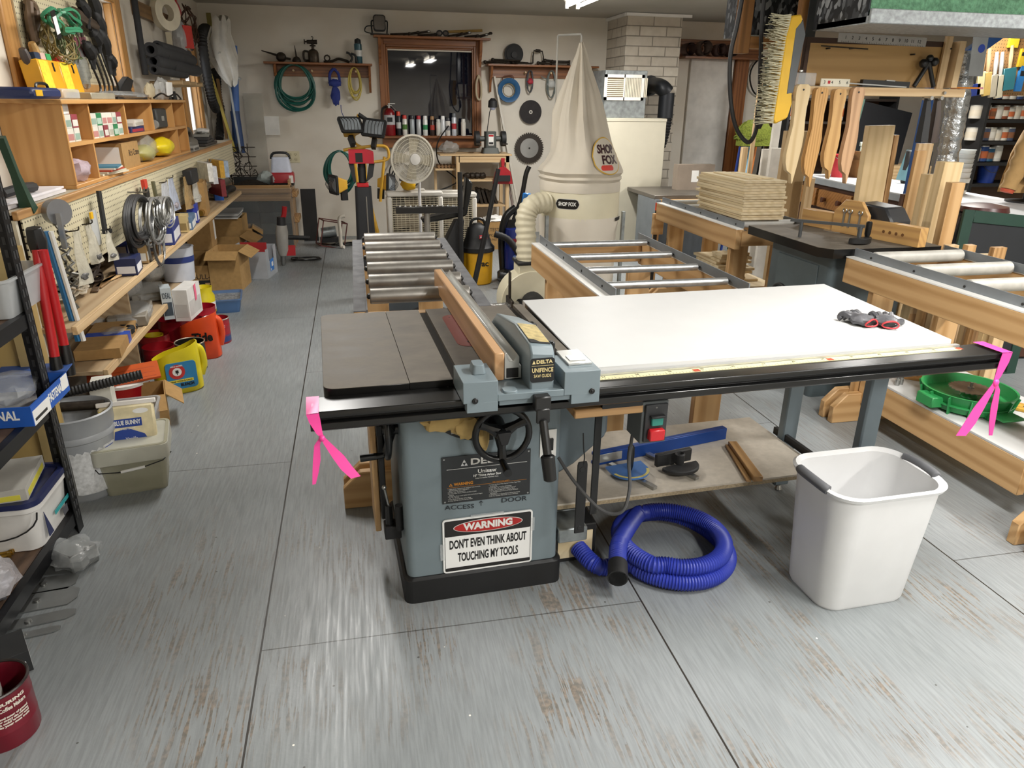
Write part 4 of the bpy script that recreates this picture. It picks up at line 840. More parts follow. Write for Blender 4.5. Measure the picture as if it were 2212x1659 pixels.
solo('rope_bundle', MB(mt('22337f', .7)).tube(spline([(0, -.02, .2), (-.045, -.02, .15), (-.05, -.02, .06), (0, -.02, .06), (.05, -.02, .06), (.045, -.02, .15), (0, -.02, .2)], 5), .016, 8).blob((0, -.03, .05), (.14, .06, .08), 2, .3).blob((.0, -.03, -.08), (.1, .05, .22), 4, .35).tube(spline([(.05, -.02, -.18), (.055, -.02, -.26), (.10, -.02, -.36)], 5), .004, 6), 'blue rope bundle with a dangling end under the left shelf', 'rope', c)
# head shelf of the window
HZ = WZ1+.1455
def hd_(px): return Vector((W(px, 75, .1).x, YB-.11, HZ))
o = thing('work_lamp', 'grey square work lamp standing on the left of the window head shelf', 'lamp', hd_(822))
part('stand', MB(BLACKM).box(-.11, .09, -.05, .05, 0, .012).tube(spline([(-.09, 0, .01), (-.095, 0, .13), (-.06, 0, .14)], 4), .008, 6).tube(spline([(.07, 0, .01), (.08, 0, .13), (.055, 0, .14)], 4), .008, 6).tube(spline([(-.1, -.03, .01), (-.17, -.03, .03), (-.15, -.03, .08), (-.07, -.02, .09)], 4), .006, 6), o)
part('head', MB(BLACKM).prism(rr(-.075, .06, .035, .20, .03), -.03, .02, 'xz').use(mt('6e6964', .25, .4)).prism(rr(-.065, .05, .05, .19, .025), -.033, -.03, 'xz'), o)
solo('yardstick', MB(wood('b99a5c', '9d7d42', 'x', 1)).box(0, .42, 0, .03, 0, .006), 'yellow wooden yardstick leaning up on the window head shelf', 'ruler', hd_(965)+Vector((0, .05, .045)), (.9, -.06, 0))
o = thing('goggles', 'round dark welding goggles on the window head shelf', 'goggles', hd_(955)+Vector((0, -.03, 0)))
for s in (-1, 1): part('lens_cup', MB(BLACKM).tube([(s*.035+.03*math.cos(q*.4488), -.01, .035+.026*math.sin(q*.4488)) for q in range(14)], .007, 6, True).use(mt('50463f', .2)).cyl((s*.035, -.008, .035), (s*.035, .015, .035), .028, n=14), o)
for i, (p, q) in enumerate(((868, .13), (890, .1), (908, .14), (925, .12), (985, .1), (1002, .09), (1020, .09), (1040, .08), (1050, .07))):
    w_ = ['leftmost dark wrench', 'dark pliers second from left', 'bright tipped pipe tool', 'dark punch left of the goggles', 'dark tool just right of the goggles', 'silver tipped tool right of the goggles', 'dark driver under the yardstick', 'chrome fitting under the yardstick end', 'rusty round fitting at the right end'][i]
    solo('hand_tool', MB(IRON).cyl((-q, .01, .012), (q*.6, -.02, .02+.015*(i % 3)), .009, .012, 8).use(STEEL if i in (2, 5, 7) else IRON).sphere((q*.65, -.02, .022+.015*(i % 3)), .02, 10, 6, (1.2, .8, .8)), w_+' on the window head shelf', 'tool', hd_(p), (0, 0, .1*(i % 3)), 'tools on the window head shelf')
# sill: extinguisher and spray cans
def sl(px): return Vector((W(px, 290, .1).x, YB-.10, WZ0+.0005))
o = thing('fire_extinguisher', 'red fire extinguisher standing at the left of the window sill', 'fire extinguisher', sl(843))
part('cylinder', MB(mt('7d1118', .3)).lathe([(.06, 0), (.063, .01), (.063, .24), (.05, .275), (.02, .30)], 24).use(mt('b9b9bb', .4)).lathe([(.0635, .12), (.0635, .225)], 24, caps=False), o)
part('valve', MB(STEEL).cyl((0, 0, .3), (0, 0, .34), .015, n=10).box(-.01, .07, -.008, .008, .345, .352).box(-.02, .03, -.008, .008, .325, .332).cyl((.02, 0, .33), (.075, 0, .275), .007, n=6), o)
part('hose', MB(BLACK).tube(spline([(-.02, 0, .32), (-.08, 0, .28), (-.09, 0, .12), (-.07, 0, .03)], 5), .012, 8), o)
part('label', MB(BLACKM).prism(rr(-.03, .03, .15, .2, .004), -.0655, -.063, 'xz'), o)
for i, (px, b, cp, h, band, lb) in enumerate(((862, '26282c', 'd8452c', .265, 'c9c9c7', 'black spray can with orange cap by the fire extinguisher'), (875, 'dcdad2', 'cf3326', .225, '4e7a35', 'white and green spray can with a red cap'), (891, '9fa7ab', '2b2d31', .22, None, 'grey spray can with a dark cap'), (905, 'b2b6b8', 'b3202c', .22, None, 'grey spray can with a red cap'), (919, 'dfe2dd', 'ececea', .22, '2f8b57', 'white spray can with a green label and white cap'), (934, '3a2a26', 'a07a52', .215, 'b03a2e', 'dark spray can with a tan cap'), (947, 'd9d7d0', 'cfcfca', .185, None, 'short white spray can beside the tan capped one'), (957, 'd5d8da', 'f0f0ee', .22, None, 'slim pale spray can with a white cap'), (968, 'e0ddd6', '3b3c40', .20, '8a8a8c', 'white spray can with a dark cap near the right end'), (981, 'c9ced6', '6d7176', .25, 'b03038', 'tall spray can with a grey cap near the right end'), (1001, 'dedbd2', 'd4d2cb', .19, None, 'white spray can alone at the right end'))):
    spray(sl(px), b, cp, lb+' on the window sill', h, .0285, band)
solo('rope_loop', MB(mt('b7a98f', .8)).tube(spline([(0, -.01, .14), (-.03, -.015, .05), (-.028, -.02, -.08), (0, -.02, -.13), (.025, -.02, -.09), (.025, -.02, .04), (.005, -.015, .13)], 6), .012, 8), 'pale thick rope loop hanging on the right window casing', 'rope', W(1034, 190, .06))
# right wall shelf
a, L = wall_shelf(1052, 1290, 138, 'brown wooden wall shelf right of the dark window', (.04, 1.16), (.47, .78))
SZ2 = a.z
def on2(px): return Vector((W(px, 140, .1).x, YB-.1, SZ2))
o = thing('grinding_disc', 'black abrasive disc standing on the right wall shelf', 'disc', on2(1111)+Vector((0, 0, .115)))
part('disc', MB(mt('232324', .7)).cyl((0, .03, 0), (0, .045, 0), .112, n=40).cyl((0, .02, 0), (0, .03, 0), .09, n=32), o); part('hub', MB(BLACKM).cyl((0, .0, -.01), (0, .02, -.01), .035, n=20), o)
o = thing('brace_drill', 'old hand brace drill standing on the right wall shelf', 'hand drill', on2(1160))
part('crank', MB(IRON).tube(spline([(-.14, 0, .015), (-.06, 0, .02), (-.05, 0, .03)], 3)+[Vector((-.05, 0, .10)), Vector((-.04, 0, .155)), Vector((.06, 0, .15)), Vector((.075, 0, .09)), Vector((.075, 0, .0))], .008, 8), o)
part('grip', MB(IRON).cyl((-.02, 0, .155), (.035, 0, .152), .018, n=12), o); part('chuck', MB(IRON).cyl((.075, 0, .0), (.075, 0, .05), .018, n=12), o)
for i, (p, l, z) in enumerate(((1075, .2, .02), (1095, .22, .045), (1125, .12, .02), (1180, .13, .02), (1190, .1, .05))):
    solo('hand_tool', MB(IRON).cyl((-l/1.3, .02, z), (l/1.5, -.03, z*.8), .015, .01, 8).sphere((-l/1.3, .02, z), .022, 8, 6), ['long dark chisel at the left end', 'long dark wrench stacked over the chisel', 'stubby dark tool under the abrasive disc', 'dark bit holder beside the brace', 'dark lever tool at the right'][i]+' of the right wall shelf', 'tool', on2(p)+Vector((0, -.02, .002)), (0, 0, .15*(i-2)), 'tools on the right wall shelf')
solo('wire_basket', MB(IRON).box(-.1, .12, -.05, .05, 0, .01).box(-.1, .12, -.05, -.045, .02, .03).box(-.1, .12, -.05, -.045, .045, .055).box(-.1, -.09, -.05, .05, .01, .06).box(.11, .12, -.05, .05, .01, .06).box(-.1, .12, .045, .05, .03, .06), 'dark iron grate on the right wall shelf beside the bag', 'rack', on2(1208))
o = thing('cord_reel', 'blue ring shaped cord reel hanging under the right wall shelf', 'cord reel', W(1099, 195, .06))
part('ring', MB(mt('2f5f8c', .45)).lathe([(.105, -.02), (.135, -.03), (.135, .03), (.105, .02), (.08, .0), (.105, -.02)], 36, caps=False), o, rot=(PI/2, 0, 0)); part('inner_wire', MB(mt('8a7b5c', .6)).tube([(.07*math.cos(q*.5), -.01+.008*math.sin(q*1.7), .07*math.sin(q*.5)) for q in range(60)], .004, 5), o)
part('hook_wire', MB(mt('6b3a24', .6)).tube(spline([(-.08, 0, .1), (-.06, 0, .15), (.04, 0, .16), (.06, 0, .11)], 5), .006, 6), o)
def bundle(name, px, py, mat, mat2, lab, h, w_):
    t = thing(name, lab, 'cord', W(px, py, .05)); part('loops', MB(mat).tube([(w_*math.cos(q*.55)*(1+.2*math.sin(q)), -.02+.015*math.sin(q*2.1), h*math.sin(q*.55)) for q in range(100)], .0055, 5), t); part('wrap', MB(mat2).blob((0, -.025, .0), (w_*2.1, .06, h*.55), 3, .2), t); return t
bundle('extension_cord', 1144, 176, mt('55565a', .5), mt('b03140', .6), 'grey cord bundle with a red label under the right shelf', .12, .035)
bundle('extension_cord', 1190, 182, mt('6d7470', .5), CLEAR2, 'grey green cord bundle in clear wrap under the right shelf', .15, .05)
solo('hanging_plug', MB(mt('6d7470', .5)).tube(spline([(.02, -.02, .04), (-.04, -.02, .06), (-.07, -.02, .075)], 5), .006, 6), 'loose plug end sticking out of the grey green cord', 'plug', W(1180, 180, .05))
o = thing('grinding_disc', 'black cut-off wheel with a pale hub hanging on the back wall', 'disc', W(1146, 242, .03))
part('disc', MB(mt('2a2526', .75, var=.25, sc=20)).cyl((0, 0, 0), (0, -.012, 0), .135, n=44), o); part('hub', MB(mt('cfc9c0', .5)).cyl((0, -.012, 0), (0, -.016, 0), .022, n=18).use(BLACK).cyl((0, -.016, 0), (0, -.0165, 0), .01, n=12), o)
o = thing('wall_saw_blade', 'large toothed circular saw blade with a silver centre on the back wall', 'saw blade', W(1143, 320, .03))
part('blade', MB(mt('3f3833', .5, .5)).prism(sawblade(.185, 40, 0), 0, -.008, 'xz'), o); part('centre', MB(mt('a9a9a8', .35, .6)).lathe([(.115, 0), (.115, .004), (.01, .005)], 36), o, loc=(0, -.008, 0), rot=(PI/2, 0, 0)); part('arbor', MB(BLACK).cyl((0, -.0132, 0), (0, -.0135, 0), .012, n=10), o)
# long trims leaning on the wall behind the grinder
for i, (x0, y0, x1, y1, c) in enumerate(((1068, 165, 1118, 440, 'c9c3b6'), (1078, 215, 1112, 440, 'b9b2a4'), (1088, 330, 1108, 450, '5e4436'))):
    a = W(x0, y0, .03); b = W(x1, y1, .3); b.z = max(b.z, .02); d = (b-a); e = a+d*((a.z-.0)/max(.01, a.z-b.z)) if 0 else b
    solo('trim_strip', MB(mt(c, .5)).tube([Vector((0, 0, 0)), e-a], .016, 4), ['tall white trim strip leaning behind the bench grinder', 'grey trim strip leaning just right of the tall white one', 'dark wood strip leaning beside the dustpan'][i], 'trim', a)
# grinder stand
gy = 8.72; gx0, gx1, gz = U(985, 333, y=gy-.2).x, U(1100, 333, y=gy-.2).x, U(1050, 333, y=gy-.2).z
GW = PINE('x')
g = thing('grinder_stand', 'wooden open shelf stand under the bench grinder', 'stand', (gx0, gy, 0)); gl = gx1-gx0; ex = gx0-U(950, 333, y=gy-.2).x
part('top', MB(GW).box(-ex, gl+.03, -.22, .2, gz-.02, gz), g, bev=.003); part('apron', MB(GW).box(.03, gl, -.21, -.19, gz-.09, gz-.021), g)
for x in (0, gl-.04):
    for y in (-.21, .17): part('leg', MB(PINE('z')).box(x, x+.04, y, y+.035, 0, gz-.021), g)
shz = [U(1050, 388, y=gy-.2).z, U(1050, 443, y=gy-.2).z, .12]
for z in shz: part('shelf', MB(GW).box(.041, gl-.041, -.2, .19, z-.02, z), g)
lz = U(950, 365, y=gy-.2).z
part('side_shelf', MB(GW).box(-ex-.05, -.001, -.16, .15, lz-.02, lz), g); part('side_leg', MB(PINE('z')).box(-ex-.05, -ex-.02, -.02, .01, 0, lz-.021), g)
for i in range(6): solo('dowel_roll', MB(mt('8a6a46', .7)).cyl((0, -.1, 0), (0, .1, 0), .018, n=10), ['leftmost', 'second', 'third', 'fourth', 'fifth', 'rightmost'][i]+' of the round wooden rolls on the small side shelf', 'dowel', (gx0-ex+.0+i*.04, gy, lz+.0185), group='rolls on the side shelf')
G = thing('bench_grinder', 'grey bench grinder with black wheel guards on the wooden stand', 'bench grinder', (U(1058, 325, y=gy).x, gy-.02, gz))
GG = mt('4f5350', .45)
part('base', MB(GG).rbox([(.1, .09, .02, 0), (.085, .08, .02, .06)]), G); part('motor', MB(GG).rbox([(.065, .065, .02, .06), (.065, .065, .03, .24)]), G)
part('plate', MB(WHITE).box(-.03, .03, -.0665, -.0655, .09, .21).use(RED).box(-.028, .028, -.067, -.0665, .185, .205).use(BLACKM).box(-.025, .025, -.067, -.0665, .1, .125), G)
for s in (-1, 1):
    part('wheel_guard', MB(BLACKM).cyl((s*.13, 0, .16), (s*.18, 0, .16), .085, n=24).use(GG).cyl((s*.06, 0, .16), (s*.13, 0, .16), .03, n=14), G); part('tool_rest', MB(IRON).box(s*.155-.03, s*.155+.03, -.13, -.08, .10, .115), G)
part('lamp_arm', MB(DARKM).tube([(-.03, .03, .24), (-.0, .03, .45), (.015, .02, .5)], .005, 6), G)
part('lamp_shade', MB(BLACKM).lathe([(.02, 0), (.05, -.03), (.055, -.1), (.04, -.09)], 16, (.03, 0, .6)).use(mt('c3cbe6', .2)).sphere((.03, 0, .51), .04, 12, 8), G, rot=(.0, 0, 0))
solo('plastic_bag', MB(mt('a9a7a2', .2, alpha=.55)).blob((0, 0, .06), (.22, .16, .14), 4, .35), 'clear plastic bag bunched up left of the bench grinder', 'bag', (U(970, 320, y=gy).x, gy-.02, gz))
o = thing('metal_pile', 'dark pile of metal parts on the upper shelf of the grinder stand', 'metal parts', (gx0+.22, gy-.05, shz[0]))
for i in range(4): part('metal_part', MB(IRON).blob((i*.06-.08, -.04, .035), (.09, .09, .07), i, .25), o)
o = thing('machine_wheel', 'small rubber wheel lying among iron parts on the middle shelf', 'wheel', (gx0+.2, gy-.1, shz[1]))
part('tire', MB(RUBBER).cyl((0, -.04, .08), (0, .04, .08), .08, n=28), o); part('hub', MB(STEEL).cyl((0, -.045, .08), (0, -.04, .08), .04, n=20), o)
for i in range(7):
    solo('iron_plate', MB(IRON).box(-.015, .015, -.12, .1, 0, .2-.01*i), ['first', 'second', 'third', 'fourth', 'fifth', 'sixth', 'seventh'][i]+' dark plate from the left leaning on the middle shelf', 'plate', (gx0+[.065, .11, .32, .37, .42, .46, .5][i], gy+.02, shz[1]+.001), (0, [0, 0, -.25, -.3, -.3, -.35, -.35][i], 0), 'iron plates on the grinder stand')
d = thing('dustpan', 'red dustpan with brush hanging on the side of the grinder stand', 'dustpan', (U(1087, 375, y=gy-.26).x, gy-.235, U(1087, 375, y=gy-.26).z))
part('pan', MB(mt('a81f2a', .35)).prism([(-.12, -.12), (.12, -.12), (.09, .02), (.03, .07), (-.03, .07), (-.09, .02)], -.012, .01, 'xz').prism([(-.018, .07), (.018, .07), (.022, .17), (-.022, .17)], -.01, .005, 'xz'), d, bev=.004)
part('brush', MB(BLACKM).box(-.08, .08, -.05, -.0125, -.085, -.02), d)
c_ = thing('carton', 'open cardboard box with hand written notes below the grinder stand', 'box', (U(1065, 515, y=8.2).x, 8.15, 0))
part('box', MB(CARD).box(-.17, .17, -.15, .15, 0, .3).use(CARDD).box(-.16, .16, -.14, .14, .3, .302).use(mt('3a2e22', .7)).text('TEST', .05, (-.02, -.151, .22), ext=.0004).text('PC 9000 -', .04, (0, -.151, .16), ext=.0004).text('FOR NO 29-379', .035, (0, -.151, .11), ext=.0004), c_); part('crumpled_paper', MB(WHITE).blob((0, 0, .31), (.26, .22, .1), 6, .4), c_)
# ---------------------------------------------------------------- fans
FW = mt('cfcac0', .45); GRL = mt('c9bfa4', .5)
def grille(c, R, rings, spokes, m, depth):
    b = MB(m)
    for i in range(rings):
        r = R*(i+1)/rings; b.tube([(r*math.cos(q), -depth*(1-(r/R)**2), r*math.sin(q)) for q in [2*PI*k/40 for k in range(40)]], .0022 if i < rings-1 else .011, 4, True)
    for k in range(spokes):
        q = 2*PI*k/spokes; b.tube([(R*.22*math.cos(q), -depth*.95, R*.22*math.sin(q)), (R*.7*math.cos(q+.15), -depth*.51, R*.7*math.sin(q+.15)), (R*math.cos(q+.2), 0, R*math.sin(q+.2))], .0012, 3)
    return b
pf = thing('pedestal_fan', 'white pedestal fan with a round beige grille', 'fan', (.55, 6.84, 0))
hz = U(893, 345, y=6.7).z
hd = part('front_grille', grille(None, .205, 7, 72, mt('cdc7b8', .45), .05), pf, loc=(-.03, -.06, hz), rot=(0, 0, .35))
part('rear_grille', MB(FW).lathe([(.2, 0), (.205, .03), (.15, .07), (.06, .09)], 40, caps=False), pf, loc=(-.03, -.06, hz), rot=(-PI/2, 0, .35))
part('hub_cap', MB(mt('c9c6c0', .6)).lathe([(.05, 0), (.048, .012), (.02, .016)], 24), pf, loc=(-.015, -.108, hz), rot=(PI/2, 0, .35))
bl_ = MB(mt('b9b09a', .4))
for k in range(4): bl_.at(rot=(0, 2*PI*k/4, 0)).prism([(.03, -.03), (.17, -.07), (.185, .03), (.03, .03)], .0, .004, 'xz')
part('blades', bl_, pf, loc=(-.03, -.04, hz), rot=(0, 0, .35))
part('motor', MB(FW).cyl((0, .0, hz), (.06, .13, hz), .06, .045, 18), pf); part('pole', MB(mt('d5d3d2', .4)).cyl((.03, .06, .04), (.03, .06, hz-.02), .014, n=12), pf)
part('base', MB(FW).lathe([(.15, 0), (.15, .02), (.04, .045)], 28), pf)
def boxfan(lab, x, y, rz):
    t = thing('box_fan', lab, 'fan', (x, y, 0), (0, 0, rz), 'white box fans')
    fr_ = MB(FW); S = .27
    for a, b, c, d in ((-S, S, .02, .07), (-S, S, .53, .58), (-S, -S+.05, .07, .53), (S-.05, S, .07, .53)): fr_.box(a, b, -.06, .06, c, d)
    part('frame', fr_, t, bev=.012)
    g_ = MB(GRL)
    for k in range(22): z = .075+k*.021; g_.box(-S+.045, S-.045, -.061, -.058, z, z+.004)
    for k in range(12): xx = -S+.05+k*.04; g_.box(xx, xx+.003, -.0615, -.0605, .07, .53)
    part('grille', g_, t); part('blades', MB(mt('8f8470', .5)).cyl((0, -.02, .3), (0, .02, .3), .06, n=20).at((0, 0, .3)).prism([(0, -.05), (.2, -.1), (.2, .08), (0, .05)], -.004, .0, 'xz').prism([(0, .05), (-.2, .1), (-.2, -.08), (0, -.05)], -.004, .0, 'xz').prism([(-.05, 0), (-.1, .2), (.08, .2), (.05, 0)], -.004, 0, 'xz').prism([(-.05, 0), (-.08, -.2), (.1, -.2), (.05, 0)], -.004, 0, 'xz'), t)
    part('handle', MB(FW).box(-.1, .1, -.03, .03, .58, .60), t, bev=.004); part('back_panel', MB(mt('6f6a60', .7)).box(-S+.05, S-.05, .05, .058, .07, .53), t)
    for s in (-1, 1): part('foot', MB(BLACKM).box(s*.2-.03, s*.2+.03, -.09, .09, 0, .02), t)
    return t
boxfan('white box fan in front behind the pole of the pedestal fan', .55, 7.15, .05).location.z = .17
solo('fan_stand', MB(IRON).box(-.25, .25, -.15, .15, 0, .168), 'dark low crate under the front box fan', 'crate', (.55, 7.15, 0))
boxfan('second white box fan further back to the right', .93, 7.45, .0).location.z = .12
solo('fan_stand', MB(IRON).box(-.25, .25, -.15, .15, 0, .118), 'dark low crate under the rear box fan', 'crate', (.93, 7.5, 0))
solo('hand_fan', MB(YELL).blob((0, 0, .05), (.14, .08, .12), 3, .3).use(BLACKM).tube([(.06+.03*math.cos(q*.63), 0, .06+.03*math.sin(q*.63)) for q in range(10)], .005, 5, True).box(-.08, -.03, -.03, .03, .08, .13), 'small yellow and black power tool resting on the front box fan', 'power tool', (U(882, 410, y=7.1).x, 7.1, .771))
# roller stand in front of the fans
rs = thing('roller_stand', 'black topped ball roller stand on a steel pole', 'roller stand', (U(922, 450, y=5.3).x, 5.3, 0)); rz_ = U(922, 460, y=5.3).z; rw = U(985, 455, y=5.3).x-U(852, 455, y=5.3).x
rt = part('top', MB(BLACK).box(-rw/2, rw/2, -.03, .03, rz_, rz_+.045), rs, bev=.002)
for k in range(11): part('ball', MB(STEEL).sphere((-rw/2+.03+k*(rw-.06)/10, 0, rz_+.046), .009, 8, 6), rt)
part('pole', MB(STEEL).cyl((0, 0, .03), (0, 0, rz_), .022, n=14), rs)
for k in range(3): q = k*2*PI/3+.5; part('foot', MB(BLACKM).tube([(0, 0, .12), (.24*math.cos(q), .24*math.sin(q), .012)], .012, 8), rs)
# red and black tower light
tw = thing('tower_light', 'tall black tower light with a red top and tapered column', 'work light', (U(790, 500, y=6).x, 6.0, 0)); tz = U(785, 352, y=6).z
part('column', MB(mt('1e2024', .45)).loft([[(x*1.25, y*1.25, .02) for x, y in rr(-.08, .08, -.07, .07, .03)], [(x, y, .5) for x, y in rr(-.075, .075, -.07, .07, .03)], [(x*.85, y*.85, tz-.18) for x, y in rr(-.075, .075, -.07, .07, .03)]]).use(STEEL).cyl((.02, -.083, .3), (.02, -.068, tz-.25), .006, n=8), tw)
part('neck', MB(RED).box(-.045, .045, -.05, .05, tz-.18, tz-.15).use(BLACKM).cyl((0, 0, tz-.15), (0, 0, tz), .03, n=14), tw, bev=.004)
part('head', MB(mt('a8182a', .35)).prism([(-.095, tz), (.095, tz), (.095, tz+.085), (.05, tz+.1), (-.095, tz+.1)], -.07, .07, 'xz').use(BLACK).box(-.045, .01, -.072, -.07, tz+.01, tz+.08), tw, bev=.006)
part('side_bracket', MB(BLACKM).prism([(-.1, tz), (-.06, tz), (-.05, tz-.14), (-.07, tz-.14)], -.05, .05, 'xz').prism([(.1, tz), (.06, tz), (.03, tz-.14), (.08, tz-.1)], -.05, .05, 'xz'), tw)
# yellow tripod work light
yl = thing('tripod_work_light', 'yellow tripod work light with twin lamp heads near the window', 'work light', (.13, 7.35, 0))
YT = mt('d9a83a', .4); yz = U(790, 320, y=7.3).z
part('mast', MB(YT).cyl((-.03, 0, .3), (-.03, 0, yz+.0), .018, n=10), yl)
part('handle_bar', MB(YT).tube(spline([(-.22, -.03, yz-.02), (-.1, -.03, yz), (.1, -.03, yz+.02), (.19, -.03, yz), (.19, -.03, yz-.1), (.05, -.03, yz-.13)], 5), .014, 8), yl)
part('carry_arm', MB(YT).tube(spline([(-.03, 0, yz), (-.11, 0, yz+.05), (-.10, 0, yz+.16), (-.06, 0, yz+.3)], 5), .012, 8).use(BLACKM).cyl((-.06, 0, yz+.3), (.06, 0, yz+.22), .02, n=10), yl)
def lamp_head(loc, rot, nm):
    h_ = part('lamp_head', MB(YT).loft([[(x*.5, .02, z*.5) for x, z in rr(-.1, .1, -.08, .08, .02)], [(x, -.09, z) for x, z in rr(-.1, .1, -.08, .08, .02)]]).use(BLACKM).loft([[(x*1.12, -.09, z*1.12) for x, z in rr(-.1, .1, -.08, .08, .02)], [(x*1.12, -.11, z*1.12) for x, z in rr(-.1, .1, -.08, .08, .02)]]), yl, loc=loc, rot=rot)
    part('lens', MB(mt('aab2b8', .1, .3)).box(-.085, .085, -.113, -.11, -.065, .065), h_)
    gq = MB(BLACKM)
    for k in range(6): gq.tube(spline([(-.08+k*.032, -.11, -.07), (-.08+k*.032, -.15, 0), (-.08+k*.032, -.11, .07)], 4), .003, 4)
    part('wire_guard', gq, h_); part('bracket', MB(BLACKM).box(-.02, .02, -.03, .03, -.15, -.05), h_)
lamp_head((-.16, -.02, yz+.14), (-.75, 0, .35), 0); lamp_head((.09, -.02, yz+.13), (-.55, .1, -.25), 1); lamp_head((-.24, -.05, yz-.33), (0, 0, -1.2), 2); lamp_head((.12, .1, yz-.34), (.0, .2, 1.2), 3)
for k in range(2): part('upper_tube', MB(YT).cyl((.14-.28*k+.02, -.03, yz-.08), (.1-.2*k, -.02, yz-.5), .014, n=8), yl)
for k, (x, y) in enumerate(((-.16, -.2), (.12, -.2), (0, .28))): part('tripod_leg', MB(YT).cyl((0, 0, .6), (x, y, .02), .02, n=8).use(BLACKM).cyl((x, y, 0), (x*.95, y*.95, .06), .026, n=8), yl)
c = W(736, 371, 1.45); coil('extension_cord', 'thick green cord coil hanging on the yellow work light', 'cord', c, .15, .20, 15, .0085, mt('17584f', .42), 8, .08)
solo('hanging_power_tool', MB(mt('2b4f57', .4)).cyl((0, 0, .16), (-.05, 0, -.02), .04, .03, 12).use(BLACKM).cyl((.02, 0, .17), (.05, 0, .24), .03, n=10).tube(spline([(-.05, 0, -.02), (-.12, -.02, -.15), (-.10, -.02, -.3), (-.05, -.02, -.12), (-.14, -.01, -.28), (-.16, -.01, -.33)], 5), .009, 6), 'teal power tool with looped black cord hanging below the sill', 'power tool', W(862, 340, .08))
solo('hanging_cable', MB(BLACK).tube(spline([(0, 0, .3), (-.14, -.03, .1), (-.12, -.03, -.12), (.08, -.03, -.3), (.0, -.03, -.38), (-.22, -.03, -.45)], 7), .008, 6), 'black grinder cable looping down beside the fan', 'cable', W(970, 330, .25))
solo('extinguisher_box', MB(mt('3c4145', .5)).box(-.2, .2, -.12, .12, 0, .16).use(YT).box(-.15, .05, -.06, .06, .16, .2).use(BLACKM).tube(spline([(-.12, 0, .2), (-.1, 0, .26), (.02, 0, .26), (.04, 0, .2)], 4), .012, 8), 'grey and yellow toolbox behind the roller table', 'toolbox', (.25, 5.6, 0))
# ---------------------------------------------------------------- low things on the wall side
o = thing('power_outlet', 'beige four socket power outlet on the back wall', 'outlet', W(633, 339))
part('plate', MB(mt('d8cfae', .45)).box(-.075, .075, -.008, 0, -.065, .065), o, bev=.003)
for x in (-.03, .03):
    for z in (-.028, .028): part('socket', MB(mt('cbc19d', .45)).cyl((x, -.008, z), (x, -.0105, z), .02, n=16).use(BLACK).box(x-.009, x-.006, -.0112, -.0104, z-.002, z+.009).box(x+.006, x+.009, -.0112, -.0104, z-.002, z+.009).cyl((x, -.0112, z-.01), (x, -.0104, z-.01), .003, n=8), o)
a, b = U(648, 407, y=8.9), U(690, 522, y=8.9)
solo('black_board', MB(mt('0d0d0e', .5)).box(0, b.x-a.x, 0, .012, 0, a.z), 'flat black board leaning on the back wall beside the corner bench', 'board', (a.x, 8.82, 0), (-.12, 0, 0))
ht = thing('heat_lamp', 'rusty red caged drop light on the floor near the black board', 'lamp', (U(712, 520, y=8.45).x, 8.45, 0))
cg = MB(mt('5a2a26', .5))
for q in (0, .28): cg.box(-.14, .14, -.1, -.095, q, q+.012).box(-.14, .14, .095, .1, q, q+.012).box(-.14, -.13, -.1, .1, q, q+.012).box(.13, .14, -.1, .1, q, q+.012)
for x in (-.14, .13):
    for y in (-.1, .09): cg.box(x, x+.01, y, y+.01, 0, .29)
part('cage', cg, ht, rot=(0, .2, .3)); part('lamp', MB(GALV).cyl((-.08, 0, .15), (.08, 0, .17), .06, n=16).use(BLACKM).box(-.1, .1, -.05, .05, .05, .1), ht)
solo('pvc_pipe', MB(mt('ddd6c8', .4)).tube(spline([(.06, 0, .36), (0, 0, .33), (0, 0, .18), (0, 0, .03), (.03, -.02, .02)], 4), .02, 10), 'short white bent pvc pipe standing near the drop light', 'pipe', (U(735, 500, y=8.3).x, 8.3, 0))
solo('floor_pipe', MB(mt('cfc5b0', .4)).cyl((0, 0, 0), (.5, .0, 0), .022, n=12), 'white pipe lying on the floor along the back wall', 'pipe', (U(690, 524, y=8.6).x, 8.6, .022))
for i, (px, py) in enumerate(((745, 530), (665, 562))):
    p = U(px, py, z=0); random.seed(i+3)
    solo('cable', MB(BLACK).tube(spline([(.18*math.cos(q*.9)*random.uniform(.5, 1), .12*math.sin(q*.9)*random.uniform(.5, 1), .012+.008*(q % 2)) for q in range(16)], 5), .007, 6), ['black cable tangle on the floor near the drop light', 'black drill cable tangle on the floor by the white bin'][i], 'cable', p)
# ---------------------------------------------------------------- furnace, duct, chimney pipe
FC = mt('c6c0ad', .45, var=.03); fy = 7.75; fx1 = U(1437, 300, y=fy).x; fx0 = fx1-.98; fz = U(1420, 256, y=fy).z
fu = thing('furnace', 'large cream furnace cabinet standing behind the dust collector', 'furnace', ((fx0+fx1)/2, fy, 0)); q = (fx1-fx0)/2
part('cabinet', MB(FC).box(-q, q, 0, .65, .06, fz).use(BLACKM).box(-q+.02, q-.02, .02, .6, 0, .06), fu, bev=.006); part('top_lip', MB(FC).box(-q, q, -.006, 0, fz-.03, fz-.002), fu)
a, b = U(1304, 250, y=fy+.05), U(1400, 160, y=fy+.05); a.z = fz
pz = part('plenum', MB(GALV).box(a.x-fu.location.x-.0, b.x-fu.location.x+.0, .06, .6, fz, U(1350, 152, y=fy+.06).z), fu, bev=.004)
g0, g1 = U(1304, 216, y=fy+.05), U(1393, 162, y=fy+.05); cx = fu.location.x
fg = MB(mt('e4e0d8', .45)); x0, x1, z0, z1 = g0.x-cx, g1.x-cx, g0.z, g1.z
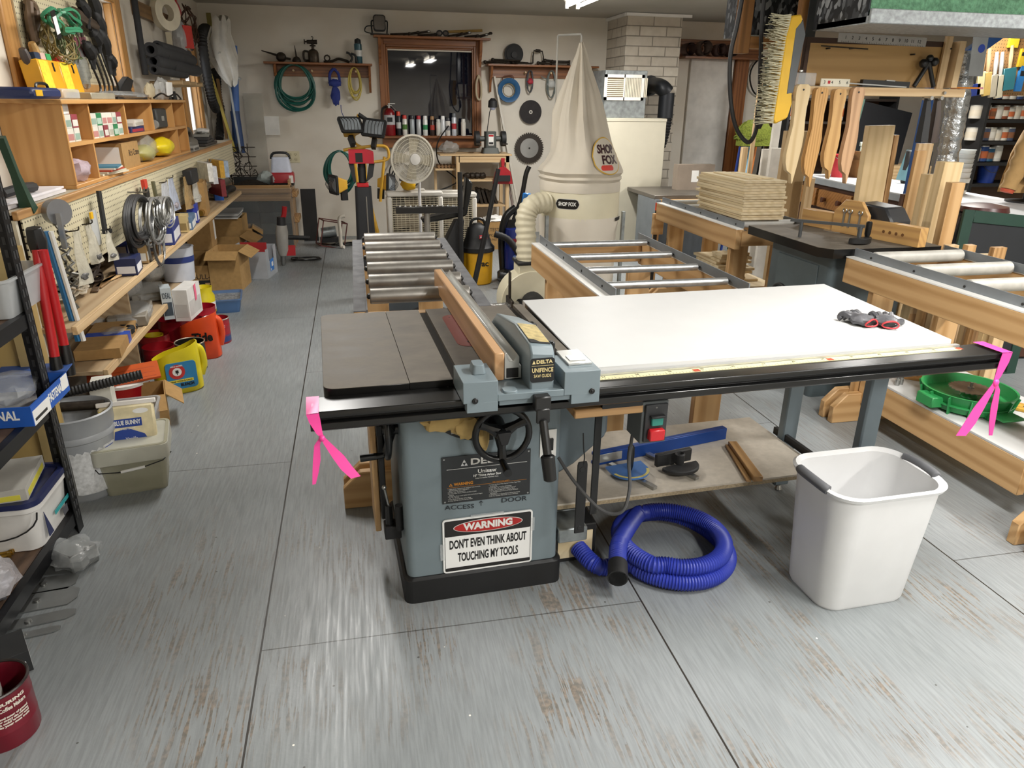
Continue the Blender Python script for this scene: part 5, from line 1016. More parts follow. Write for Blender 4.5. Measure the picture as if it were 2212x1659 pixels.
fg.box(x0, x1, .045, .06, z0, z0+.03).box(x0, x1, .045, .06, z1-.03, z1).box(x0, x0+.03, .045, .06, z0, z1).box(x1-.03, x1, .045, .06, z0, z1).box((x0+x1)/2-.006, (x0+x1)/2+.006, .045, .06, z0, z1)
part('vent_frame', fg, fu)
gr = MB(mt('6b5a40', .7)).box(x0+.03, (x0+x1)/2, .056, .0595, z0+.03, z1-.03).use(mt('d7cfba', .5))
for k in range(9): z = z0+.04+k*(z1-z0-.08)/9; gr.box(x0+.03, (x0+x1)/2-.006, .05, .056, z, z+.012)
for k in range(14): x = (x0+x1)/2+.012+k*.018; gr.box(x, x+.012, .05, .056, z0+.03, z1-.03)
part('louvers', gr, fu)
sp0, sp1 = U(1405, 185, y=8.42), U(1438, 190, y=8.1)
pp = thing('stove_pipe', 'black stove pipe with an elbow between brick chimney and furnace', 'pipe', (sp0.x, 8.42, sp0.z)); P0 = Vector(sp0)
pts = [Vector((0, .02, 0)), Vector((0.02, -.12, .0)), sp1-P0+Vector((-.03, .02, 0)), sp1-P0+Vector((.02, 0, -.05))]
part('elbow', MB(mt('26282c', .45, .3)).tube(spline(pts, 6), .085, 20), pp); e = sp1-P0+Vector((.02, 0, -.05)); lo = U(1440, 255, y=8.1).z-P0.z
part('pipe', MB(mt('2b2e33', .45, .3)).cyl(e, (e.x, e.y, lo), .085, n=20), pp); n_ = 20
part('flex_end', MB(BLACKM).tube([Vector((e.x-.05*(k/n_)**2, e.y, lo-.3*k/n_)) for k in range(n_+1)], .08, 18, rr=[.084 if k % 2 else .074 for k in range(n_+1)]), pp); part('collar', MB(BLACKM).cyl((0, .029, 0), (0, .0, 0), .11, n=24), pp)
# rolls above the door
ra, rb = W(1472, 122, .12), W(1582, 126, .12)
solo('roll_shelf', MB(TRIM('x')).box(0, rb.x-ra.x+.4, -.24, -.002, -.02, 0).box(0, rb.x-ra.x+.4, -.03, -.002, 0, .2), 'narrow brown shelf above the white door holding paper rolls', 'shelf', (ra.x, YB-.001, ra.z))
for i, px in enumerate((1485, 1517, 1552, 1578)):
    r_ = .075 if i != 1 else .09; m_ = mt('6d5651', .8) if i != 1 else mt('7d6a60', .8); b = MB(m_)
    pts = [(r_*(1-.045*k/4)*math.cos(k*.35), -.21+.0, r_*(1-.045*k/4)*math.sin(k*.35)) for k in range(40)]
    vs = []; 
    for x, _, z in pts: vs += [(x, -.22, z), (x, -.06, z)]
    b.add(vs, [(2*k, 2*k+2, 2*k+3, 2*k+1) for k in range(39)]); b.cyl((0, -.215, 0), (0, -.06, 0), r_*.9, r_*.9, 18, False)
    solo('abrasive_roll', b, ['dark sandpaper roll nearest the chimney', 'widest loose sandpaper roll', 'dark purple brown sandpaper roll', 'sandpaper roll at the right end'][i]+' on the shelf over the door', 'sandpaper roll', (W(px, 100, .15).x, YB-.04, ra.z+r_+.001), group='rolls over the door')
# jointer beside the furnace
a, b = U(1420, 410, y=6.9), U(1500, 400, y=6.9)
jt = thing('jointer', 'grey jointer with a wooden top edge between furnace and stack', 'machine', (a.x, 6.9, 0)); jl = b.x-a.x+.25
part('body', MB(mt('44484c', .5)).box(.05, jl, .05, .5, .02, a.z-.12), jt, bev=.006); part('front_panel', MB(mt('72787c', .5)).box(0, .049, .0, .5, .0, a.z-.1), jt); part('rail', MB(FIR('x')).box(.05, jl, .0, .049, a.z-.19, a.z-.1), jt); part('bed', MB(mt('6c665e', .45, .4)).box(0, jl, .05, .84, a.z-.1, a.z-.06), jt, bev=.004)
solo('flat_carton', MB(mt('8d8072', .85)).box(0, .42, 0, .12, 0, .26).use(WHITE).box(.16, .24, -.001, 0, .08, .2), 'grey brown carton with a white label behind the plywood stack', 'box', (U(1462, 380, y=7.4).x, 7.38, a.z-.0595))
pc = thing('parallel_clamp_rack', 'two drilled wooden clamp blocks with black bars left of the stack table', 'clamp rack', (U(1425, 500, y=5.6).x, 5.6, 0))
for i in range(2):
    b = part('clamp_block', MB(FIRx).box(i*.12-.06, i*.12+.03, -.05*i, .04-.05*i, .55-.03*i, .72-.03*i).box(i*.12-.06, i*.12+.03, -.05*i, .04-.05*i, .35, .48), pc, bev=.003)
    part('clamp_bar', MB(BLACKM).box(i*.12-.03, i*.12, .05, .06, .05, .74).use(mt('d2451f', .5)).box(i*.12-.03, i*.12, .0+.045, .065, .74, .80), b)
part('post', MB(FIRz).box(-.02, .02, .06, .1, 0, .6), pc)
# ================================================================ RIGHT SIDE
# ---- overhead air cleaner in its hanging wooden frame
GS = newmat('spangled_galvanised', .45, .55)
def _gs():
    m, t, b = GS; v = nn(t, 'TexVoronoi'); v.inputs['Scale'].default_value = 55; t.links.new(coords(t, (1, 1, .6)), v.inputs['Vector'])
    sx = nn(t, 'SeparateColor'); t.links.new(v.outputs['Color'], sx.inputs[0]); t.links.new(ramp(t, sx.outputs[0], [(.45, '2b2d31'), (.75, '5a5e63'), (1, 'b0b5ba')]), b.inputs['Base Color'])
_gs(); GS = GS[0]
py_ = 3.5
def X(px, py, y=py_): return U(px, py, y=y).x
def Z(px, py, y=py_): return U(px, py, y=y).z
ac = thing('air_cleaner', 'overhead speckled metal air cleaner with green filter pad', 'air cleaner', (2.6, 3.5, CEIL))
hb = U(2000, 55, y=2.95).z
b0 = U(1872, 40, y=2.95).x; b1 = 3.75; yF = max(3.3, min(3.46, U(1757, 50, x=b0).y))
part('housing', MB(GS).box(b0-2.6, b1-2.6, -.2, yF-3.5, hb-CEIL, 0).box(b0-2.6, b0-2.6+.01, -.55, -.2, hb-CEIL, 0), ac, bev=.003)
fl0 = U(1872, 40, y=2.95); fb = U(2050, 58, y=2.95).z
part('flange', MB(mt('9a9fa1', .5, .15, var=.3, sc=60)).box(fl0.x-2.6, b1-2.6, -.56, -.2, fb-CEIL, fb-CEIL+.03).box(fl0.x-2.6, b1-2.6, -.575, -.5605, fb-CEIL, fb-CEIL+.055), ac, bev=.003)
gf = MB(mt('5d8a6b', .95, var=.35, sc=60, bump=1)); R = []
for i in range(25):
    x = fl0.x-2.59+(b1-fl0.x)*i/24; R.append([(x, -.55+.012*math.sin(i*1.7), fb-CEIL+.036), (x, -.545+.02*noise.noise(Vector((i, 1, 0))), fb-CEIL+.2), (x, -.52, 0), (x, -.25, 0), (x, -.25, fb-CEIL+.036)])
part('filter_pad', gf.loft(R), ac)
hf = thing('ceiling_rack', 'wooden ceiling frame with a speckled panel beside the air cleaner', 'frame', (X(1600, 100, 4.1), 4.1, CEIL))
fx = hf.location.x; FW_ = wood('8f6436', '74502a', 'z', 1, .5); FWX = wood('9a6d3c', '7a542c', 'x', 1, .5)
zb = Z(1600, 116, 4.1)-CEIL; za = Z(1640, 106, 4.1)-CEIL; zc = Z(1640, 80, 4.1)-CEIL
part('post', MB(FW_).box(X(1589, 100, 4.1)-fx, X(1612, 100, 4.1)-fx, -.04, .04, zb, 0), hf, bev=.003)
part('rail', MB(FWX).box(X(1612.5, 100, 4.1)-fx, X(1734, 100, 4.1)-fx, -.035, .035, za, zc), hf, bev=.003)
part('post', MB(FW_).box(X(1721, 50, 4.1)-fx, X(1736, 50, 4.1)-fx, -.04, .04, zc, 0), hf, bev=.003)
part('metal_panel', MB(GS).box(X(1620, 50, 4.1)-fx, X(1720.5, 50, 4.1)-fx, .0, .3, Z(1650, 76, 4.1)-CEIL, 0), hf)
part('strut', MB(mt('5b6166', .4, .6)).box(X(1736, 100, 3.9)-fx, X(1757, 100, 3.9)-fx, -.2, -.17, Z(1740, 157, 3.9)-CEIL, 0).box(X(1736, 100, 3.9)-fx, X(1739, 100, 3.9)-fx, -.17, -.1, Z(1740, 157, 3.9)-CEIL, 0), hf)
# plywood tool panel
p0, p1 = X(1746, 110), X(2050, 120); z0, z1 = Z(1746, 156)-.06, hb-.01
tp = thing('plywood_board', 'plywood tool panel hanging under the air cleaner', 'panel', (p0, py_, z0)); pw = p1-p0
part('panel', MB(wood('b5905a', 'a27d48', 'x', .6, .5)).box(0, pw, 0, .012, 0, z1-z0), tp); part('edge_strip', MB(mt('3d2618', .6)).box(-.02, 0, -.01, .02, 0, z1-z0).box(0, pw, -.004, 0, z1-z0-.025, z1-z0), tp)
part('side_strip', MB(PINE('z')).box(pw, pw+.035, -.06, .02, -.0, z1-z0), tp)
for i, (px, py) in enumerate(((1967, 118), (2046, 106), (1785, 105), (1835, 105))): part('nail', MB(DARKM).cyl((X(px, py)-p0, -.03, Z(px, py)-z0), (X(px, py)-p0, 0, Z(px, py)-z0), .004, n=6), tp)
part('wall_rod', MB(IRON).cyl((X(1765, 100)-p0, -.034, Z(1765, 100)-z0), (X(1865, 107)-p0, -.034, Z(1865, 107)-z0), .003, n=6), tp)
rl = MB(mt('b4b0aa', .4, .3)).box(0, .5, -.006, 0, 0, .042).use(BLACK)
for i in range(12): rl.text(str(i+1), .022, (.04+i*.038, -.0066, .022), ext=.0003)
for i in range(48): rl.box(.02+i*.0098, .021+i*.0098, -.0068, -.006, .0, .008 if i % 4 == 0 else .005)
o = solo('steel_ruler', rl, 'steel rule with numbers fixed high on the tool panel', 'ruler', (X(1807, 90), py_-.0045, Z(1807, 91)), (0, .02, 0))
# hanging rail with push sticks
ry = py_-.07; r0, r1 = X(1676, 197, ry), X(2086, 198, ry); rz0 = Z(1800, 206, ry); rzt = Z(1800, 187, ry)
rail_ = thing('hanging_rail', 'pale wooden rail hanging below the tool panel', 'rail', (r0, ry, rz0)); rw_ = r1-r0; rh = rzt-rz0
part('bar', MB(PINE('x')).box(0, rw_, 0, .045, 0, rh), rail_, bev=.003); part('hanger', MB(FW_).box(.10, .14, .046, .075, 0, 2.49-rz0), rail_); part('hanger', MB(PINE('z')).box(rw_-.14, rw_-.1, .046, .06, 0, .5), rail_)
part('bolt', MB(STEEL).cyl((rw_-.13, -.012, rh/2), (rw_-.13, 0, rh/2), .008, n=6), rail_)
PS = [(1735, 182, 398, 30, 'e0'), (1775, 189, 405, 28, ''), (1815, 192, 388, 27, ''), (1855, 188, 398, 26, '')]
cols = (('d2bb92', 'bfa478'), ('c79a5e', 'a87a42'), ('caa066', 'b0854e'), ('c8a07a', 'ab8460')); names = ('pale maple push stick, leftmost on the hanging rail', 'strongly striped oak push stick, second on the hanging rail', 'golden push stick, third on the hanging rail', 'pinkish brown push stick, rightmost on the hanging rail')
for i, ((px, pt, pb, w_, _), c, nm) in enumerate(zip(PS, cols, names)):
    y = ry-.055; top = U(px+8, pt, y=y); bot = U(px-14 if i < 2 else px-10, pb, y=y); H = top.z-bot.z; k = U(px+w_, 250, y=y).x-U(px, 250, y=y).x
    pr = [(-.45, -.02), (-.3, 0), (.3, 0), (.45, -.02), (.5, -.06), (.48, -.12), (.38, -.25), (.40, -.36), (.46, -.5), (.42, -.62), (.26, -.80), (.06, -1.0), (-.0, -.99), (-.10, -.9), (-.28, -.88), (-.46, -.86), (-.62, -.78), (-.66, -.70), (-.55, -.55), (-.42, -.40), (-.44, -.25), (-.5, -.12), (-.5, -.06)]
    pr = [(a*k+((bot.x-top.x)*(-b)*.3), b*H) for a, b in pr]
    t = MB(wood(c[0], c[1], 'z', 1.6 if i == 1 else 1, .45, 2 if i == 1 else 1)).prism(pr, 0, .03, 'xz').use(BLACKM).cyl((0, -.001, -.04*H-.005), (0, 0, -.04*H-.005), .005, n=10)
    solo('push_stick', t, nm, 'push stick', (top.x, y+.02, top.z), bev=.003, group='push sticks')
on_r = lambda px: Vector((X(px, 187, ry), ry+.022, rzt+.0005))
tp_ = MB(mt('dcd6c2', .5)).box(0, .16, -.006, 0, 0, .035).use(BLACK)
for i, s_ in enumerate(('3', '4', '5', '6')): tp_.text(s_, .022, (.02+i*.042, -.0066, .018), ext=.0003)
tp_.use(RED).box(.038, .052, -.0066, -.006, .012, .026)
solo('ruler_tape', tp_, 'short white tape rule marked 3 to 6 on the hanging rail', 'ruler', on_r(1772)+Vector((0, -.015, 0)))
solo('clear_case', MB(CLEAR).box(0, .145, -.02, .03, 0, .06).use(STEEL).cyl((.07, 0, .06), (.07, 0, .075), .01, n=8), 'clear plastic case at the left of the hanging rail', 'case', on_r(1704), bev=.004)
lv_ = thing('level', 'long black level lying on the hanging rail', 'level', on_r(1865)); part('body', MB(BLACK).box(0, .27, -.012, .012, .004, .036), lv_, rot=(0, .03, 0)); part('vial', MB(STEEL).box(.13, .18, -.014, .0, .036, .041).box(-.2, .25, -.018, -.013, .01, .016), lv_, rot=(0, .04, 0))
solo('pencil', MB(mt('cf7d22', .4)).cyl((0, 0, 0), (.14, -.03, .0), .0045, n=6).use(mt('d68a9a', .5)).cyl((.14, -.03, .0), (.16, -.034, .0), .0047, n=6), 'orange pencil sticking out at the right end of the hanging rail', 'pencil', on_r(2062)+Vector((0, 0, .0055)))
tr = thing('tripod_clamp', 'black forked clamp with round knobs standing on the hanging rail', 'clamp', on_r(2003))
part('arm', MB(BLACK).cyl((-.06, 0, .008), (0, 0, .12), .011, n=10), tr); part('arm', MB(BLACK).cyl((.055, 0, .008), (0, 0, .12), .011, n=10), tr)
for s in (-1, 1): part('knob', MB(BLACK).sphere((s*.03, -.0, .12+.004*s), .022, 12, 8), tr)
part('top_ball', MB(BLACK).sphere((0, 0, .14), .018, 12, 8), tr)
for i, px in enumerate((1990, 2012)):
    a = U(px+14, 212, y=ry-.02); b = U(px, 308, y=ry-.02)
    solo('hanging_stop', MB(wood('3a2a20', '2a1d16', 'z', 1, .5) if i else BLACKM).tube([(0, 0, 0), ((b.x-a.x)*.6, 0, (b.z-a.z)*.4), (b.x-a.x, 0, b.z-a.z)], .022, 4, rr=[.014, .024, .030]).use(STEEL).cyl((0, -.03, .0), (0, .03, .0), .01, n=8), ['black flat stop bar hanging from the rail, left of the brown one', 'dark brown flat stop bar hanging from the rail'][i], 'tool', a)
# push broom, hung vertically
a, b = U(1712, 32, y=3.32), U(1672, 268, y=3.32); d = b-a; L = d.length
br_ = thing('push_broom', 'yellow and grey push broom head hanging with its bristles to the left', 'broom', a, (0, math.atan2(-d.x, -d.z), 0))
part('back', MB(mt('d6a92c', .45)).prism([(-.035, -L+.02), (-.02, -L), (.04, -L+.03), (.05, -L*.8), (.02, -L*.5), (.03, -.02), (.02, 0), (-.03, -.01), (-.04, -.1)], -.045, .045, 'xz'), br_, bev=.006)
part('hang_loop', MB(DARKM).tube([(0, .04, -.15), (0.02, .1, -.17), (.05, .13, -.28)], .006, 6), br_); part('grip_pad', MB(mt('55585a', .6)).prism([(.01, -L*.72), (.045, -L*.70), (.055, -.08), (.03, -.02), (.0, -.06)], -.047, -.02, 'xz'), br_, bev=.004)
bs = MB(mt('b9b49a', .9)); random.seed(8)
for k in range(80):
    for j in range(4):
        z = -.005-(L-.01)*k/79; y = -.04+.026*j; bs.cyl((-.03, y, z), (-.085-random.uniform(0, .02), y+random.uniform(-.01, .01), z+random.uniform(-.015, .015)), .0032, .0014, 4, False)
part('bristles', bs, br_, kind='stuff')
# cable with an inline switch
cb = thing('power_cable', 'thick black cable looping down from the ceiling with an inline switch', 'cable', U(1640, 100, y=3.6)); o = cb.location
pt = lambda px, py: U(px, py, y=3.6)-o
top1, top2 = pt(1603, 0), pt(1650, 0); top1.z = CEIL-o.z; top2.z = CEIL-o.z; top1.x = pt(1603, 0).x+.03; top2.x = pt(1650, 0).x+.02
part('cord', MB(mt('1b1b1c', .5)).tube(spline([top1, pt(1597, 30), pt(1578, 120), pt(1578, 210), pt(1590, 275), pt(1615, 307), pt(1632, 285), pt(1640, 230), pt(1643, 130), pt(1650, 5), top2], 8), .011, 8), cb)
sw_ = (pt(1640, 265), pt(1643, 228)); part('switch', MB(BLACK).tube([sw_[0]-Vector((0, 0, .03)), sw_[0], sw_[1], sw_[1]+Vector((0, 0, .03))], .02, 12, rr=[.012, .024, .024, .012]), cb)
# ---- galvanised angle, foil duct, blue rack beams
a, b = U(2088, 110, y=4.4), U(2040, 380, y=4.4); n_ = 30; random.seed(3)
fd = thing('foil_duct', 'silver foil flexible duct rising behind the tall lumber', 'duct', (b.x-.03, 4.4, 0))
pts = [Vector((b.x, 4.4, 0))-fd.location]+[b.lerp(a, k/n_)-fd.location for k in range(n_+1)]
part('foil', MB(mt('b5b8ba', .22, .9, bump=1.0, sc=24)).tube(pts, .07, 18, rr=[.075]+[.07+random.uniform(-.007, .006) for k in range(n_+1)]), fd)
st = U(2102, 60, y=4.3); sb_ = U(2096, 165, y=4.3)
solo('steel_angle', MB(mt('9a9d9e', .4, .7)).prism([(st.x-.07-sb_.x, st.z-sb_.z+.4), (st.x+.05-sb_.x, st.z-sb_.z+.4), (.055, 0), (-.05, 0)], 0, .004, 'xz').use(BLUE).cyl((.0, -.001, .16), (.0, 0, .16), .025, n=16), 'perforated grey steel upright beside the foil duct', 'upright', (sb_.x, 4.26, sb_.z))
bb = thing('blue_beam', 'diagonal blue steel rack brace behind the foil duct', 'beam', U(2030, 165, y=4.75)); q = U(2190, 52, y=4.75)-bb.location
part('beam', MB(mt('23508f', .4, .2)).loft([[(0, 0, -.05), (0, .05, -.05), (0, .05, .05), (0, 0, .05)], [(q.x, 0, q.z-.05), (q.x, .05, q.z-.05), (q.x, .05, q.z+.05), (q.x, 0, q.z+.05)]]), bb)
part('rail', MB(mt('23508f', .4, .2)).box(-.02, .04, .055, .10, -1.65, .2), bb)
# ---- counter with drawers
cf = [(4.027, 3.72), (4.36, 6.7), (5.0, 6.63), (4.667, 3.65)]
ct = thing('workbench_counter', 'long bench with pale grey laminate top and wooden drawers', 'counter', (4.2, 5.0, 0)); rel = lambda p: (p[0]-4.2, p[1]-5.0)
part('top', MB(mt('c3c5c6', .42, var=.05, sc=30)).prism([rel(p) for p in cf], .915, .925).use(mt('9aa0a5', .5)).prism([rel(p) for p in cf], .865, .915), ct)
ca = math.atan2(6.7-3.3, 4.36-3.98); u_ = Vector((math.cos(ca), math.sin(ca), 0)); v_ = Vector((math.sin(ca), -math.cos(ca), 0))
part('carcass', MB(mt('4b2e20', .5)).prism([rel((p[0]+(.03 if k in (0, 1) else -.02), p[1]+(.02 if k in (0, 3) else -.02))) for k, p in enumerate(cf)], .02, .864), ct)
for k in range(3):
    s0 = 1.75+k*.62; c0 = Vector((3.98, 3.3, 0))+u_*s0-Vector((4.2, 5.0, 0)); dw = part('drawer', MB(wood('9c6a38', '7f5227', 'x', 1, .4)).box(0, .56, -.012, .04, .66, .82), ct, loc=c0, rot=(0, 0, ca+PI), bev=.006) if 0 else None
    m_ = Matrix.Translation(c0) @ Matrix.Rotation(ca, 4, 'Z'); t = MB(wood('a8743f', '8a5c2c', 'x', 1, .4)); t.T = m_; t.box(0, .57, -.0, .035, .67, .83)
    dw = part('drawer', t, ct, bev=.005)
    for x in (.15, .42):
        t = MB(mt('5a3524', .45)); t.T = m_; t.cyl((x, .035, .75), (x, .075, .75), .016, .024, 14); part('knob', t, dw)
# counter-top things
def oc(px, y=5.9): v = U(px, 355, y=y); return Vector((v.x, y, .9255))
rbk = thing('red_bucket', 'small red plastic bucket on the far end of the grey counter', 'bucket', (4.56, 6.36, .9255))
part('pail', MB(mt('b3222c', .4)).lathe([(.075, 0), (.095, .2), (.1, .205), (.09, .2), (.07, .01)], 24), rbk); part('bail', MB(STEEL).tube([(.095*math.cos(q*.314), -.02-.05*math.sin(q*.314), .19-.03*math.sin(q*.314)) for q in range(11)], .003, 5), rbk)
def carton(name, lab, loc, sx, sy, sz, rz=0, flaps=(1, 1, 0, 0), mat=None, txt=None, group=None, ang=.5):
    m = mat or CARD; t = thing(name, lab, 'box', loc, (0, 0, rz), group); w = .005
    part('body', MB(m).box(-sx/2, sx/2, -sy/2, -sy/2+w, 0, sz).box(-sx/2, sx/2, sy/2-w, sy/2, 0, sz).box(-sx/2, -sx/2+w, -sy/2+w, sy/2-w, 0, sz).box(sx/2-w, sx/2, -sy/2+w, sy/2-w, 0, sz).box(-sx/2+w, sx/2-w, -sy/2+w, sy/2-w, 0, w), t)
    L = min(sx, sy)*.45
    for k, f in enumerate(flaps):
        if not f: continue
        b = MB(CARDD if k % 2 else m); a_ = ang*f
        if k == 0: b.at((sx/2, 0, sz), (0, a_, 0)).box(0, L, -sy/2, sy/2, 0, .004)
        elif k == 1: b.at((-sx/2, 0, sz), (0, -a_, 0)).box(-L, 0, -sy/2, sy/2, 0, .004)
        elif k == 2: b.at((0, -sy/2, sz), (a_, 0, 0)).box(-sx/2, sx/2, -L, 0, 0, .004)
        else: b.at((0, sy/2, sz), (-a_, 0, 0)).box(-sx/2, sx/2, 0, L, 0, .004)
        part('flap', b, t)
    if txt:
        q = MB(mt('3a2a1c', .7)); q.text(txt, min(sz*.3, .06), (0, -sy/2-.0012, sz*.55), wid=sx*.7, bold=.0006); part('printing', q, t)
    return t
carton('carton', 'open cardboard box on the counter beside the red bucket', (4.80, 6.3, .9255), .22, .2, .16, .1, (1, -2.2, 1, 0))
sp_b = thing('spray_bottle', 'white trigger spray bottle behind the carton on the counter', 'bottle', (4.93, 6.55, .9255))
part('bottle', MB(mt('dcdcd6', .4)).lathe([(.045, 0), (.048, .1), (.04, .18), (.016, .24), (.016, .27)], 18), sp_b); part('trigger', MB(mt('cfd8c9', .4)).box(-.06, .03, -.015, .015, .27, .31).box(-.05, -.03, -.01, .01, .21, .27), sp_b, bev=.004)
o = thing('scrub_brush', 'brown bristle scrub brush on the grey counter', 'brush', (4.58, 5.98, .9255)); part('block', MB(OAK('x')).box(-.08, .08, -.03, .03, .03, .05), o); part('bristle_block', MB(mt('6b5232', .9, bump=1, sc=80)).box(-.08, .08, -.03, .03, 0, .03), o)
pt_ = thing('paint_tray', 'black paint tray standing on edge on the grey counter', 'tray', (4.88, 5.75, .9255)); part('tray', MB(BLACKM).box(-.12, .12, -.03, .03, 0, .28), pt_, bev=.01); part('liner', MB(mt('6f9aa5', .3)).box(-.14, -.125, -.06, .06, 0, .26), pt_, rot=(0, .2, 0))
solo('dark_screen', MB(mt('17191d', .5)).box(-.32, .32, 0, .02, 0, .62).use(mt('5f7f72', .6)).box(-.36, -.32, 0, .025, 0, .64), 'dark flat panel leaning behind the counter objects', 'panel', (5.75, 7.45, .95), (-.1, .18, 0))
solo('panel_ledge', MB(PINE('x')).box(-.5, .6, -.1, .3, .0, .948), 'pine cupboard under the dark leaning panel', 'cupboard', (5.75, 7.35, 0))
plb = thing('lidded_pail', 'white pail with a black FAST GRAB label on the counter', 'pail', U(2090, 395, z=.9255)+Vector((-.42, -.3, 0)))
plb.location = (4.66, 5.0, .9255)
part('pail', MB(mt('d9d9d4', .4)).lathe([(.06, 0), (.07, .10), (.073, .115), (.07, .12)], 24).use(BLACK).lathe([(.064, .03), (.0695, .085)], 24, caps=False), plb); tq = MB(WHITE); curved_text(tq, 'FAST GRAB', .06, .022, -PI/2-.55, .0695, .075, .0006); part('lettering', tq, plb); part('bail', MB(STEEL).tube([(.072*math.cos(q*.314), -.05*math.sin(q*.314), .11-.04*math.sin(q*.314)) for q in range(11)], .002, 5), plb)
for k in range(6):
    t = MB(mt('d3d8d8', .35, alpha=.75) if k > 1 else mt('dcdcd8', .4)).lathe([(.062, 0), (.066, .035), (.07, .04), (.064, .042), (.06, .004)], 24)
    solo('plastic_tub', t, ['lowest', 'second', 'third', 'fourth', 'fifth', 'topmost'][k]+' of the nested plastic tubs stacked on the white pail', 'tub', (4.66, 5.0, 1.046+k*.034), group='nested tubs on the pail')
# ---- shelf of bottles behind the push sticks
def cans(name, lab, cat, y, pxs, py, hs, colors, group, r=.045, labm=None):
    z = U(pxs[0], py, y=y).z; protos = {}
    for k, px in enumerate(pxs):
        c = colors[k % len(colors)]; h = hs[k % len(hs)]; loc = (U(px, py, y=y).x, y, z+.0005); key = (c, h)
        lb = lab.format(['first', 'second', 'third', 'fourth', 'fifth', 'sixth', 'seventh', 'eighth', 'ninth', 'tenth', 'eleventh', 'twelfth'][k])
        if key in protos: dup(protos[key], loc, label=lb); continue
        t = thing(name, lb, cat, loc, group=group); protos[key] = t
        part('can', MB(mt(c, .4, .1)).lathe([(r, 0), (r, h*.9), (r*.96, h*.92)], 16).use(mt(['d7cdb8', 'c96a3a', '8a5a3a', 'e0dcd0'][k % 4], .5)).lathe([(r*1.01, h*.2), (r*1.01, h*.65)], 16, caps=False), t); part('lid', MB(mt('b9b9b4', .35, .6)).lathe([(r*.97, h*.92), (r*.97, h), (r*.8, h)], 16), t)
by = 7.9; sx0, sx1 = U(1684, 262, y=by).x, U(1915, 262, y=by).x
bsf = thing('bottle_shelf', 'dark wall shelf unit with bottles behind the push sticks', 'shelf', (sx0, by, 0)); bw_ = sx1-sx0
zs = [U(1700, p, y=by-.1).z for p in (211, 262, 330, 375)]
for z in zs: part('shelf_board', MB(mt('2a211b', .6)).box(.03, bw_-.03, -.15, .15, z-.025, z), bsf)
part('back_panel', MB(mt('6b4a32', .7)).box(.03, bw_-.03, .15, .165, 0, zs[0]), bsf)
for x in (0, bw_-.03): part('upright', MB(BLACKM).box(x, x+.029, -.15, .165, 0, 2.0), bsf)
cans('supply_bottle', '{} bottle from the left on the upper dark shelf behind the push sticks', 'bottle', by-.05, [1697, 1708, 1719, 1730, 1762, 1801, 1811, 1838, 1875], 259, [.26, .2, .24, .16, .18], ['3f2a1e', 'd9d8d2', '25407a', 'dcdad4', 'e2dfd6'], 'bottles on the upper dark shelf')
cans('supply_can', '{} can from the left on the lower dark shelf behind the push sticks', 'can', by-.05, [1700, 1722, 1750, 1790, 1835, 1862, 1880], 328, [.2, .16, .22], ['c9c7bf', '2f5d3c', '8c2e26'], 'cans on the lower dark shelf')
# ---- paint shelves at the right
sy = 6.9; ps = thing('paint_shelf', 'black steel shelf unit full of paint cans at the right edge', 'shelf', (U(2085, 300, y=sy).x, sy, 0)); pl_ = 1.6
lev = [U(2130, p, y=sy-.1).z for p in (216, 258, 305, 350, 395)]
for z in lev: part('shelf_board', MB(BLACKM).box(.03, pl_-.03, -.2, .2, z-.03, z), ps)
for x in (0, pl_-.03): part('upright', MB(BLACKM).box(x, x+.03, -.2, .2, 0, 2.2), ps)
part('back_panel', MB(mt('5d4634', .8)).box(.03, pl_-.03, .2, .215, 0, lev[0]+.02), ps)
PCOL = ['d8d2c4', 'cfcabd', 'c46a3a', 'dcd8cc', '8a4a2c', 'd2cec2']
WN = ['upper', 'second', 'third', 'fourth', 'bottom']
cans('paint_can', '{} paint can from the left on the second right hand shelf', 'paint can', sy-.08, [2105, 2122, 2135, 2149, 2162, 2175, 2188, 2202], 256, [.13, .13, .11], PCOL, 'paint cans on the second shelf', .06)
cans('paint_can', '{} paint can from the left on the third right hand shelf', 'paint can', sy-.08, [2096, 2108, 2121, 2134, 2147, 2160, 2174], 303, [.13, .11, .13], ['d8d2c4', 'dcd8cc', '4a5570', 'cfcabd'], 'paint cans on the third shelf', .06)
cans('paint_can', '{} paint can from the left on the fourth right hand shelf', 'paint can', sy-.08, [2100, 2116, 2130, 2146], 348, [.14, .16], ['c9c7bf', '2c4f8f', '25597a'], 'paint cans on the fourth shelf', .06)
cans('paint_can', '{} paint can from the left on the top right hand shelf', 'paint can', sy-.08, [2150, 2165, 2180, 2196], 214, [.16, .14], ['26406f', 'd6d3c9', 'dcd8cc'], 'paint cans on the top shelf', .06)
o = thing('blue_bucket', 'blue plastic bucket on the bottom black shelf', 'bucket', (U(2125, 393, y=sy-.05).x, sy-.06, lev[4]+.0005)); part('pail', MB(mt('1f3c8c', .4)).lathe([(.08, 0), (.1, .2), (.105, .21), (.095, .2), (.075, .01)], 20), o); part('bail', MB(STEEL).tube([(.1*math.cos(q*.314), -.03-.06*math.sin(q*.314), .19-.08*math.sin(q*.314)) for q in range(11)], .003, 5), o)
